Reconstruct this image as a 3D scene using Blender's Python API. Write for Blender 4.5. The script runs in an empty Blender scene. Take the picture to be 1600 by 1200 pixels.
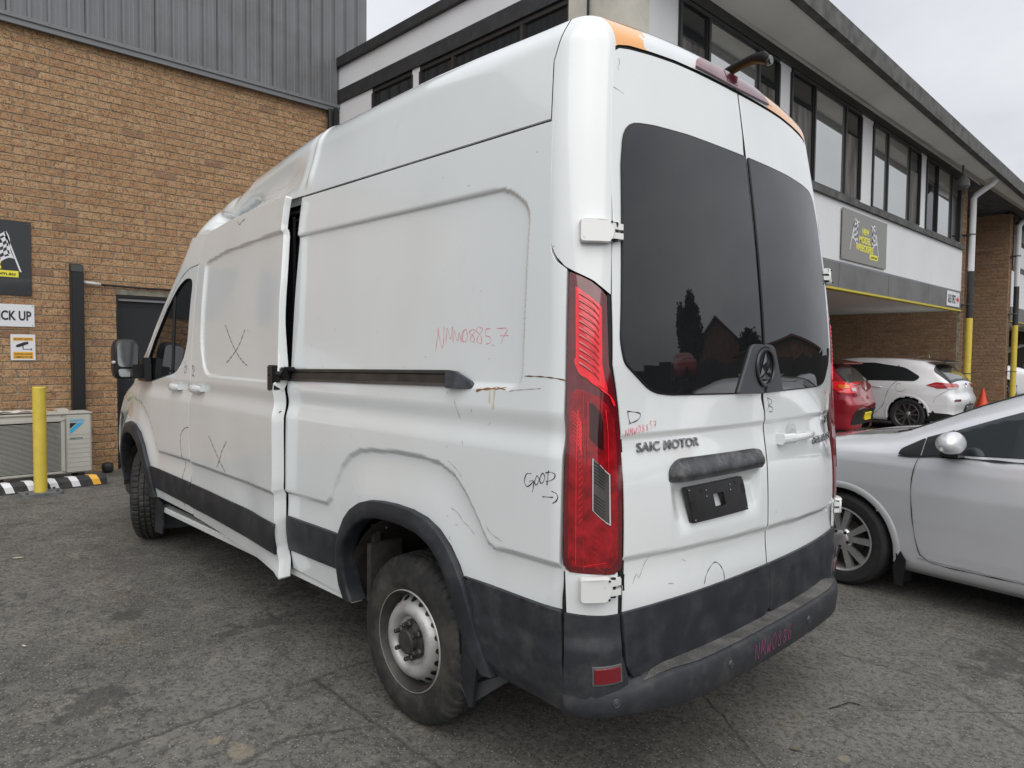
import bpy, bmesh, math, random
import numpy as np
from mathutils import Vector, Matrix
from mathutils.geometry import delaunay_2d_cdt
rnd = random.Random(7)
SC = bpy.context.scene
COL = SC.collection
PI = math.pi

# ------------------------------------------------------------------ camera
YAW, PITCH, ROLL, FPX = -0.77294, -0.042826, 0.010455, 1108.85
CAMLOC = (-1.228, 2.7055, 1.5558)
cd = bpy.data.cameras.new('camera'); cam = bpy.data.objects.new('camera', cd); COL.objects.link(cam)
cd.sensor_width = 36.0; cd.lens = FPX / 1600 * 36.0; cd.clip_start = 0.05; cd.clip_end = 2000
def _basis():
    cy, sy, cp, sp = math.cos(YAW), math.sin(YAW), math.cos(PITCH), math.sin(PITCH)
    f = Vector((cy*cp, sy*cp, sp)); r = Vector((sy, -cy, 0)); u = r.cross(f)
    cr, sr = math.cos(ROLL), math.sin(ROLL)
    return cr*r + sr*u, -sr*r + cr*u, f
_r, _u, _f = _basis()
cam.matrix_world = Matrix(((_r.x, _u.x, -_f.x, CAMLOC[0]), (_r.y, _u.y, -_f.y, CAMLOC[1]), (_r.z, _u.z, -_f.z, CAMLOC[2]), (0, 0, 0, 1)))
SC.camera = cam
SC.render.resolution_x = 1024; SC.render.resolution_y = 768

# ------------------------------------------------------------------ sky and sun (overcast)
W = bpy.data.worlds.new('World'); SC.world = W; W.use_nodes = True
nt = W.node_tree; nt.nodes.clear()
SUN_AZ, SUN_EL = math.radians(146), math.radians(50)      # direction towards the sun, azimuth from +X towards +Y
out = nt.nodes.new('ShaderNodeOutputWorld'); bg = nt.nodes.new('ShaderNodeBackground')
sky = nt.nodes.new('ShaderNodeTexSky'); sky.sky_type = 'NISHITA'; sky.sun_disc = False
sky.sun_elevation = SUN_EL; sky.sun_rotation = math.radians(90) - SUN_AZ
sky.dust_density = 4.0; sky.air_density = 1.0
tc = nt.nodes.new('ShaderNodeTexCoord'); mp = nt.nodes.new('ShaderNodeMapping'); mp.inputs['Scale'].default_value = (1, 1, 2.2)
nz = nt.nodes.new('ShaderNodeTexNoise'); nz.inputs['Scale'].default_value = 2.2; nz.inputs['Detail'].default_value = 5; nz.inputs['Roughness'].default_value = .5
cr = nt.nodes.new('ShaderNodeValToRGB')
cr.color_ramp.elements[0].position = .32; cr.color_ramp.elements[0].color = (6.0, 6.2, 6.7, 1)
cr.color_ramp.elements[1].position = .70; cr.color_ramp.elements[1].color = (8.9, 9.0, 9.3, 1)
mx = nt.nodes.new('ShaderNodeMixRGB'); mx.inputs[0].default_value = .9
nt.links.new(tc.outputs['Generated'], mp.inputs['Vector']); nt.links.new(mp.outputs[0], nz.inputs['Vector'])
nt.links.new(nz.outputs['Fac'], cr.inputs[0]); nt.links.new(sky.outputs[0], mx.inputs[1]); nt.links.new(cr.outputs[0], mx.inputs[2])
sp_ = nt.nodes.new('ShaderNodeSeparateXYZ'); nt.links.new(tc.outputs['Generated'], sp_.inputs[0])
gr_ = nt.nodes.new('ShaderNodeMapRange'); gr_.inputs[1].default_value = 0; gr_.inputs[2].default_value = 1; gr_.inputs[3].default_value = .66; gr_.inputs[4].default_value = 1.12   # overcast: brighter overhead
nt.links.new(sp_.outputs[2], gr_.inputs[0]); sv_ = nt.nodes.new('ShaderNodeVectorMath'); sv_.operation = 'SCALE'
nt.links.new(mx.outputs[0], sv_.inputs[0]); nt.links.new(gr_.outputs[0], sv_.inputs['Scale']); nt.links.new(sv_.outputs[0], bg.inputs['Color']); bg.inputs['Strength'].default_value = 0.105
nt.links.new(bg.outputs[0], out.inputs['Surface'])
sd = bpy.data.lights.new('sun', 'SUN'); sd.energy = 1.5; sd.angle = math.radians(80); sd.color = (1.0, .97, .92)
sun = bpy.data.objects.new('sun', sd); COL.objects.link(sun)
dv = Vector((math.cos(SUN_AZ)*math.cos(SUN_EL), math.sin(SUN_AZ)*math.cos(SUN_EL), math.sin(SUN_EL)))
sun.rotation_euler = dv.to_track_quat('Z', 'Y').to_euler(); sun.location = (0, 0, 30)
SC.view_settings.view_transform = 'Standard'; SC.view_settings.look = 'None'
SC.view_settings.gamma = 1; SC.view_settings.exposure = 0.34; SC.view_settings.use_curve_mapping = False
SC.render.engine = 'CYCLES'

# ------------------------------------------------------------------ helpers
def thing(name, label, cat, loc=(0, 0, 0), rz=0, group=None):
    o = bpy.data.objects.new(name, None); COL.objects.link(o)
    o.location = loc; o.rotation_euler = (0, 0, rz); o['label'] = label; o['category'] = cat
    o.empty_display_size = .2
    if group: o['group'] = group
    return o
def tag(o, label, cat, group=None):
    o['label'] = label; o['category'] = cat
    if group: o['group'] = group
    return o
def root_of(o):
    while o.parent: o = o.parent
    return o
def link(name, me, m, parent=None, local=False, kind=None, label=None):
    o = bpy.data.objects.new(name, me); COL.objects.link(o)
    if m is not None and len(me.materials) == 0:
        for k in (m if isinstance(m, (list, tuple)) else [m]): me.materials.append(k)
    if parent is not None:
        o.parent = parent
        if not local:
            off = -root_of(parent).location
            me.transform(Matrix.Translation(off))
    if kind: o['kind'] = kind
    if label: o['label'] = label
    return o
class MB:
    """collects geometry for one mesh"""
    def __init__(s): s.v = []; s.f = []; s.mi = []; s.n = 0
    def add(s, v, f, mi=0):
        b = len(s.v); s.v += [tuple(map(float, p)) for p in v]; s.f += [tuple(i + b for i in q) for q in f]; s.mi += [mi]*len(f); return s
    def box(s, a, b, mi=0, T=None, bev=0):
        x0, y0, z0 = a; x1, y1, z1 = b
        if bev > 0:
            bm = bmesh.new(); bmesh.ops.create_cube(bm, size=1)
            for w in bm.verts: w.co = Vector(((x0+x1)/2 + w.co.x*(x1-x0), (y0+y1)/2 + w.co.y*(y1-y0), (z0+z1)/2 + w.co.z*(z1-z0)))
            bmesh.ops.bevel(bm, geom=bm.edges[:], offset=bev, segments=2, affect='EDGES')
            bm.verts.index_update(); v = [w.co.copy() for w in bm.verts]; f = [[w.index for w in q.verts] for q in bm.faces]; bm.free()
        else:
            v = [Vector((x, y, z)) for x in (x0, x1) for y in (y0, y1) for z in (z0, z1)]
            f = [(0, 1, 3, 2), (4, 6, 7, 5), (0, 4, 5, 1), (2, 3, 7, 6), (0, 2, 6, 4), (1, 5, 7, 3)]
        if T is not None: v = [T @ Vector(p) for p in v]
        return s.add(v, f, mi)
    def obox(s, c, ax, ay, az, mi=0, bev=0):
        """box by centre and three half axis vectors"""
        ax, ay, az = Vector(ax), Vector(ay), Vector(az)
        M = Matrix.Translation(Vector(c)) @ Matrix(((ax.x, ay.x, az.x, 0), (ax.y, ay.y, az.y, 0), (ax.z, ay.z, az.z, 0), (0, 0, 0, 1)))
        return s.box((-1, -1, -1), (1, 1, 1), mi, M)
    def tube(s, pts, r, n=8, mi=0, caps=True, flat=1.0, up=None):
        pts = [Vector(p) for p in pts]; rs = r if isinstance(r, (list, tuple)) else [r]*len(pts)
        V = []; Fc = []
        t0 = (pts[1]-pts[0]).normalized(); a = Vector(up) if up else (Vector((0, 0, 1)) if abs(t0.z) < .9 else Vector((1, 0, 0)))
        for i, p in enumerate(pts):
            t = (pts[min(i+1, len(pts)-1)] - pts[max(i-1, 0)]).normalized()
            u = t.cross(a).normalized(); w = u.cross(t).normalized(); a = w
            for k in range(n):
                an = 2*PI*k/n; V.append(p + u*math.cos(an)*rs[i] + w*math.sin(an)*rs[i]*flat)
        for i in range(len(pts)-1):
            for k in range(n): Fc.append((i*n+k, i*n+(k+1) % n, (i+1)*n+(k+1) % n, (i+1)*n+k))
        if caps: Fc.append(tuple(range(n-1, -1, -1))); Fc.append(tuple((len(pts)-1)*n + k for k in range(n)))
        return s.add(V, Fc, mi)
    def lathe(s, prof, n=32, c=(0, 0, 0), axis='y', mi=0, closed=False, T=None):
        """prof = [(radius, along)]"""
        V = []; Fc = []; m = len(prof)
        for k in range(n):
            an = 2*PI*k/n; ca, sa = math.cos(an), math.sin(an)
            for r, h in prof:
                p = {'y': (r*ca, h, r*sa), 'z': (r*ca, r*sa, h), 'x': (h, r*ca, r*sa)}[axis]
                p = Vector(p) + Vector(c)
                V.append(T @ p if T is not None else p)
        for k in range(n):
            k2 = (k+1) % n
            for j in range(m - (0 if closed else 1)):
                j2 = (j+1) % m
                Fc.append((k*m+j, k2*m+j, k2*m+j2, k*m+j2))
        return s.add(V, Fc, mi)
    def prism(s, poly, ex, mi=0):
        """poly: list of 3d points, ex: extrusion vector"""
        n = len(poly); V = [Vector(p) for p in poly]; V += [p + Vector(ex) for p in V[:n]]
        Fc = [tuple(range(n)), tuple(range(2*n-1, n-1, -1))] + [(i, i+n, (i+1) % n + n, (i+1) % n) for i in range(n)]
        return s.add(V, Fc, mi)
    def grid(s, P, mi=0, closeu=False):
        """P[i][j] 3d points"""
        a, b = len(P), len(P[0]); V = [p for row in P for p in row]; Fc = []
        for i in range(a - (0 if closeu else 1)):
            for j in range(b-1):
                i2 = (i+1) % a
                Fc.append((i*b+j, i2*b+j, i2*b+j+1, i*b+j+1))
        return s.add(V, Fc, mi)
    def mesh(s, name, smooth=False):
        me = bpy.data.meshes.new(name); me.from_pydata(s.v, [], s.f)
        if any(s.mi): me.polygons.foreach_set('material_index', s.mi)
        me.update()
        if smooth:
            me.polygons.foreach_set('use_smooth', [True]*len(me.polygons))
            if smooth is not True: me.set_sharp_from_angle(angle=math.radians(smooth))
        return me
    def build(s, name, m, parent=None, smooth=False, fix=True, **k):
        me = s.mesh(name, smooth)
        if fix:
            bm = bmesh.new(); bm.from_mesh(me); bmesh.ops.recalc_face_normals(bm, faces=bm.faces[:]); bm.to_mesh(me); bm.free()
            if smooth and smooth is not True: me.set_sharp_from_angle(angle=math.radians(smooth))
        return link(name, me, m, parent, **k)

# ------------------------------------------------------------------ materials
MAT = {}
def N(nt, t, **k):
    n = nt.nodes.new(t)
    for a, b in k.items():
        if a.startswith('i_'):
            key = a[2:].replace('_', ' ')
            n.inputs[int(key) if key.isdigit() else key].default_value = b
        else: setattr(n, a, b)
    return n
def mat(name, col=(.5, .5, .5), rough=.5, metal=0, coat=0, spec=.5, var=0, vscale=8, dirt=None, dscale=3, dlo=.45, dhi=.7, bump=0, bscale=60, detail=6, coatr=.03, trans=0, alpha=1, emit=None, ramp=None, vz=1.0, roughvar=0):
    m = bpy.data.materials.new(name); m.use_nodes = True; t = m.node_tree; b = t.nodes['Principled BSDF']
    L = t.links.new
    b.inputs['Roughness'].default_value = rough; b.inputs['Metallic'].default_value = metal
    b.inputs['Coat Weight'].default_value = coat; b.inputs['Coat Roughness'].default_value = coatr
    b.inputs['Specular IOR Level'].default_value = spec; b.inputs['Transmission Weight'].default_value = trans
    b.inputs['Alpha'].default_value = alpha
    g = N(t, 'ShaderNodeNewGeometry'); mpn = N(t, 'ShaderNodeMapping'); mpn.inputs['Scale'].default_value = (1, 1, vz); L(g.outputs['Position'], mpn.inputs[0])
    c = None
    base = N(t, 'ShaderNodeRGB'); base.outputs[0].default_value = (*col, 1); c = base.outputs[0]
    if var:
        n = N(t, 'ShaderNodeTexNoise', i_Scale=vscale, i_Detail=detail); L(mpn.outputs[0], n.inputs['Vector'])
        mr = N(t, 'ShaderNodeMapRange', i_1=.3, i_2=.7, i_3=1-var, i_4=1+var); L(n.outputs['Fac'], mr.inputs[0])
        mm = N(t, 'ShaderNodeVectorMath', operation='SCALE'); L(c, mm.inputs[0]); L(mr.outputs[0], mm.inputs['Scale']); c = mm.outputs[0]
    if dirt:
        n = N(t, 'ShaderNodeTexNoise', i_Scale=dscale, i_Detail=8, i_Roughness=.65); L(mpn.outputs[0], n.inputs['Vector'])
        mr = N(t, 'ShaderNodeMapRange', i_1=dlo, i_2=dhi); L(n.outputs['Fac'], mr.inputs[0])
        mi = N(t, 'ShaderNodeMixRGB'); L(mr.outputs[0], mi.inputs[0]); L(c, mi.inputs[1]); mi.inputs[2].default_value = (*dirt, 1); c = mi.outputs[0]
    if roughvar:
        n = N(t, 'ShaderNodeTexNoise', i_Scale=vscale*.7, i_Detail=7); L(mpn.outputs[0], n.inputs['Vector'])
        mr = N(t, 'ShaderNodeMapRange', i_1=.3, i_2=.7, i_3=max(0, rough-roughvar), i_4=rough+roughvar); L(n.outputs['Fac'], mr.inputs[0]); L(mr.outputs[0], b.inputs['Roughness'])
    L(c, b.inputs['Base Color'])
    if emit: b.inputs['Emission Color'].default_value = (*emit[:3], 1); b.inputs['Emission Strength'].default_value = emit[3]
    if bump:
        n = N(t, 'ShaderNodeTexNoise', i_Scale=bscale, i_Detail=4); L(g.outputs['Position'], n.inputs['Vector'])
        bp = N(t, 'ShaderNodeBump', i_Strength=1.0, i_Distance=bump); L(n.outputs['Fac'], bp.inputs['Height']); L(bp.outputs[0], b.inputs['Normal'])
    MAT[name] = m
    return m
def nodes(m):
    t = m.node_tree; return t, t.nodes['Principled BSDF'], t.links.new
# ------------------------------------------------------------------ text and strokes
def text_data(txt, size=1.0, ext=.01, align='LEFT', bold=0.0, shear=0.0, space=1.0):
    c = bpy.data.curves.new('lettering', 'FONT'); c.body = txt; c.size = size; c.extrude = ext; c.align_x = align
    c.offset = bold; c.shear = shear; c.space_character = space; c.resolution_u = 3
    o = bpy.data.objects.new('tmp', c); COL.objects.link(o)
    dg = bpy.context.evaluated_depsgraph_get(); me = bpy.data.meshes.new_from_object(o.evaluated_get(dg))
    bpy.data.objects.remove(o); bpy.data.curves.remove(c)
    return me
def text(name, txt, org, xd, yd, size, m, parent, ext=.002, width=None, **k):
    """flat lettering: org lower left, xd reading direction, yd up direction"""
    me = text_data(txt, 1.0, 0.5, **k)
    xs = [v.co.x for v in me.vertices]; w = max(xs) - min(xs); x0 = min(xs)
    xd = Vector(xd).normalized(); yd = Vector(yd).normalized(); zd = xd.cross(yd)
    s = size/.7; sx = s if width is None else width/w
    M = Matrix(((xd.x*sx, yd.x*s, zd.x*2*ext, org[0]), (xd.y*sx, yd.y*s, zd.y*2*ext, org[1]), (xd.z*sx, yd.z*s, zd.z*2*ext, org[2]), (0, 0, 0, 1)))
    me.transform(Matrix.Translation((-x0, 0, 0))); me.transform(M)
    return link(name, me, m, parent)
GLYPH = {  # pen strokes on a 0..1 x 0..1 cell
 'N': [[(0.05, 0), (.1, 1), (.75, 0.02), (.85, 1.05)]], 'M': [[(0, 0), (.12, 1), (.45, .3), (.8, 1), (.9, 0)]], 'W': [[(0, 1), (.2, 0), (.45, .7), (.65, 0), (.95, 1)]],
 '0': [[(.5, 1), (.15, .8), (.08, .35), (.35, 0), (.7, .15), (.85, .6), (.7, .95), (.5, 1)]],
 '8': [[(.75, .85), (.45, 1), (.2, .8), (.35, .58), (.7, .35), (.65, .08), (.35, 0), (.15, .2), (.4, .5), (.75, .85)]],
 '5': [[(.85, 1), (.3, 1), (.22, .6), (.6, .62), (.8, .35), (.55, .02), (.1, .05)]], '7': [[(.1, 1), (.9, 1), (.5, 0)], [(.3, .5), (.9, .52)]],
 'B': [[(.1, 0), (.2, 1)], [(.2, .98), (.7, .95), (.85, .75), (.35, .52), (.9, .35), (.75, .05), (.1, 0)]], 'D': [[(.15, 0), (.25, 1)], [(.1, 1), (.7, .95), (1, .6), (.8, .15), (.15, 0)]],
 'G': [[(.85, .9), (.5, 1), (.12, .7), (.1, .2), (.5, .05), (.85, .35)], [(.55, .4), (.95, .42), (.85, -.35)]],
 'O': [[(.5, .9), (.15, .6), (.2, .1), (.55, .05), (.85, .5), (.75, .85), (.5, .9)]],
 '6': [[(.7, 1), (.25, .6), (.12, .2), (.45, 0), (.8, .2), (.7, .5), (.3, .45)]]}
def strokes_of(txt, p0, p1, h, slant=0.0):
    """glyph strokes laid on the line p0-p1 in a 2d surface chart; h = height"""
    n = len(txt); p0 = np.array(p0); p1 = np.array(p1); R_ = []; d = (p1-p0)/n
    for i, ch in enumerate(txt):
        for st in GLYPH.get(ch, []):
            R_.append([tuple(p0 + d*(i + .1 + .78*x) + np.array([slant*y*d[0], h*y*(1+.12*math.sin(i*2.3))])) for x, y in st])
    return R_
def resample(st, step):
    """Catmull-Rom through the points of a stroke"""
    P = [np.array(p, float) for p in st]; o = []
    for i in range(len(P)-1):
        a, b, c, d = P[max(i-1, 0)], P[i], P[i+1], P[min(i+2, len(P)-1)]
        n = max(1, int(np.linalg.norm(c-b)/step))
        for k in range(n):
            t = k/n; o.append(.5*((2*b) + (-a+c)*t + (2*a-5*b+4*c-d)*t*t + (-a+3*b-3*c+d)*t**3))
    o.append(P[-1]); return o
def pen(name, strokes, surf, m, parent, w=.0016, off=.0012, step=.006, smooth=True, **k):
    mb = MB()
    for st in strokes:
        P = resample(st, step) if smooth else [np.array(p, float) for p in st]
        if len(P) < 2: continue
        P = np.array(P); T = np.gradient(P, axis=0); T /= np.linalg.norm(T, axis=1)[:, None]+1e-9
        Nn = np.stack([-T[:, 1], T[:, 0]], 1)
        ww = w*(.75+.35*np.sin(np.arange(len(P))*.9+len(P)))[:, None]
        A = surf(*(P+Nn*ww).T, off); B = surf(*(P-Nn*ww).T, off)
        mb.grid([list(map(tuple, A)), list(map(tuple, B))])
    return mb.build(name, m, parent, fix=False, **k)

# ------------------------------------------------------------------ 2d tools
def ss(a, b, x): t = np.clip((x-a)/(b-a), 0, 1); return t*t*(3-2*t)
def inside(poly, x, y):
    p = np.asarray(poly, float); r = np.zeros(x.shape, bool); n = len(p)
    for i in range(n):
        x0, y0 = p[i]; x1, y1 = p[(i+1) % n]
        c = (y0 > y) != (y1 > y)
        with np.errstate(divide='ignore', invalid='ignore'):
            r ^= c & (x < (x1-x0)*(y-y0)/((y1-y0) if y1 != y0 else 1e-12)+x0)
    return r
def dpoly(poly, x, y, closed=True):
    p = np.asarray(poly, float); d = np.full(x.shape, 1e9); n = len(p)
    for i in range(n if closed else n-1):
        a = p[i]; b = p[(i+1) % n]; ab = b-a; t = np.clip(((x-a[0])*ab[0]+(y-a[1])*ab[1])/(ab@ab+1e-12), 0, 1)
        d = np.minimum(d, np.hypot(x-a[0]-t*ab[0], y-a[1]-t*ab[1]))
    return d
def sdp(poly, x, y): d = dpoly(poly, x, y); return np.where(inside(poly, x, y), -d, d)
def rpoly(pts, r=.03, n=5):
    """round the corners of a polygon; pts items may be (x,y) or (x,y,r)"""
    o = []; m = len(pts)
    for i in range(m):
        p = np.array(pts[i][:2], float); rr = pts[i][2] if len(pts[i]) > 2 else r
        a = np.array(pts[i-1][:2], float)-p; b = np.array(pts[(i+1) % m][:2], float)-p
        la, lb = np.linalg.norm(a), np.linalg.norm(b)
        k = min(rr, la*.48, lb*.48)
        if k < 1e-4: o.append(tuple(p)); continue
        a = p+a/la*k; b = p+b/lb*k
        for j in range(n+1):
            t = j/n; o.append(tuple((1-t)**2*a+2*t*(1-t)*p+t*t*b))
    return o
def densify(poly, h, closed=True):
    o = []; n = len(poly)
    for i in range(n if closed else n-1):
        a = np.array(poly[i], float); b = np.array(poly[(i+1) % n], float); k = max(1, int(math.ceil(np.linalg.norm(b-a)/h)))
        o += [a+(b-a)*j/k for j in range(k)]
    if not closed: o.append(np.array(poly[-1], float))
    return o
def normals_of(surf, u, v, e=.0015):
    A = surf(u+e, v)-surf(u-e, v); B = surf(u, v+e)-surf(u, v-e)
    n = np.cross(A, B); return n/(np.linalg.norm(n, axis=1)[:, None]+1e-12)
def panel(name, outline, surf, h, m, parent, flange=.018, sign=1, ref=(2.6, 0, 1.3), holes=(), hb=None, refine=None, fmat=None, **k):
    """curved sheet cut to a 2d outline, with a turned-in edge. surf(u,v)->Nx3; sign flips the outward normal"""
    hb = hb or h
    loops = [densify(outline, hb)] + [densify(q, hb) for q in holes]
    pts = []; edges = []
    for lp in loops:
        b = len(pts); n = len(lp); pts += [tuple(p) for p in lp]; edges += [(b+i, b+(i+1) % n) for i in range(n)]
    nb = len(pts)
    P = np.array(outline); x0, y0 = P.min(0); x1, y1 = P.max(0)
    gx, gy = np.meshgrid(np.arange(x0+h*.3, x1, h), np.arange(y0+h*.3, y1, h)); gx = gx.ravel(); gy = gy.ravel()
    gx = gx + (np.round((gy-y0)/h) % 2)*h*.5
    ok = inside(outline, gx, gy) & (dpoly(outline, gx, gy) > h*.45)
    for q in holes: ok &= ~inside(q, gx, gy) & (dpoly(q, gx, gy) > h*.45)
    pts += list(zip(gx[ok], gy[ok]))
    vs, es, fs, *_ = delaunay_2d_cdt([Vector(p) for p in pts], edges, [], 0, 1e-7)
    V2 = np.array([(v.x, v.y) for v in vs]); Fa = np.array([tuple(f) for f in fs if len(f) == 3])
    c = V2[Fa].mean(1); ok = inside(outline, c[:, 0], c[:, 1])
    for q in holes: ok &= ~inside(q, c[:, 0], c[:, 1])
    Fa = Fa[ok]
    V3 = surf(V2[:, 0], V2[:, 1]); Nn = normals_of(surf, V2[:, 0], V2[:, 1])
    sign = 1 if (Nn*(V3-np.array(ref))).sum(1).mean() > 0 else -1
    Nn = Nn*sign
    fn = np.cross(V3[Fa[:, 1]]-V3[Fa[:, 0]], V3[Fa[:, 2]]-V3[Fa[:, 0]]); fl = (fn*Nn[Fa[:, 0]]).sum(1) < 0
    Fa[fl] = Fa[fl][:, ::-1]
    verts = V3.tolist(); faces = Fa.tolist(); nor = Nn.tolist(); fm = [0]*len(faces)
    if flange:
        for li, lp in enumerate(loops):
            L2 = np.array(lp); n = len(L2); B3 = surf(L2[:, 0], L2[:, 1]); BN = normals_of(surf, L2[:, 0], L2[:, 1])*sign
            t = np.roll(B3, -1, 0)-np.roll(B3, 1, 0); lat = np.cross(t, BN); lat /= np.linalg.norm(lat, axis=1)[:, None]+1e-12
            cen = B3.mean(0); 
            a2 = 0.5*np.sum(L2[:, 0]*np.roll(L2[:, 1], -1)-np.roll(L2[:, 0], -1)*L2[:, 1])
            o = 1 if ((lat*(B3-cen)).sum(1).mean() > 0) else -1
            if li > 0: o = -o
            lat = lat*o
            rings = [(B3, (BN*.8+lat*.6)), (B3-BN*.0035+lat*.0015, lat*.9+BN*.3), (B3-BN*(flange(L2[:, 1])[:, None] if callable(flange) else flange)+lat*.0015, lat)]
            b = len(verts)
            for R3, RN in rings: verts += R3.tolist(); nor += (RN/np.linalg.norm(RN, axis=1)[:, None]).tolist()
            for r_ in range(2):
                for i in range(n):
                    q = [b+r_*n+i, b+r_*n+(i+1) % n, b+(r_+1)*n+(i+1) % n, b+(r_+1)*n+i]
                    p0, p1, p2 = (np.array(verts[q[j]]) for j in (0, 1, 2)); fnn = np.cross(p1-p0, p2-p0)
                    if fnn@lat[i] < 0: q = q[::-1]
                    faces.append(q); fm.append(1 if r_ == 1 else 0)
    me = bpy.data.meshes.new(name); me.from_pydata(verts, [], faces); me.update()
    me.polygons.foreach_set('use_smooth', [True]*len(me.polygons))
    if fmat is not None: me.polygons.foreach_set('material_index', fm); m = [m, fmat]
    me.normals_split_custom_set_from_vertices(nor)
    return link(name, me, m, parent, **k)
def gridmesh(name, P, Nrm, m, parent, flip=False, **k):
    a, b = P.shape[:2]; idx = np.arange(a*b).reshape(a, b)
    F_ = np.stack([idx[:-1, :-1], idx[1:, :-1], idx[1:, 1:], idx[:-1, 1:]], -1).reshape(-1, 4)
    V = P.reshape(-1, 3); Nn = Nrm.reshape(-1, 3)
    fn = np.cross(V[F_[:, 1]]-V[F_[:, 0]], V[F_[:, 2]]-V[F_[:, 0]]); fl = (fn*Nn[F_[:, 0]]).sum(1) < 0
    F_[fl] = F_[fl][:, ::-1]
    me = bpy.data.meshes.new(name); me.from_pydata(V.tolist(), [], F_.tolist()); me.update()
    me.polygons.foreach_set('use_smooth', [True]*len(me.polygons)); me.normals_split_custom_set_from_vertices(Nn.tolist())
    return link(name, me, m, parent, **k)
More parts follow.
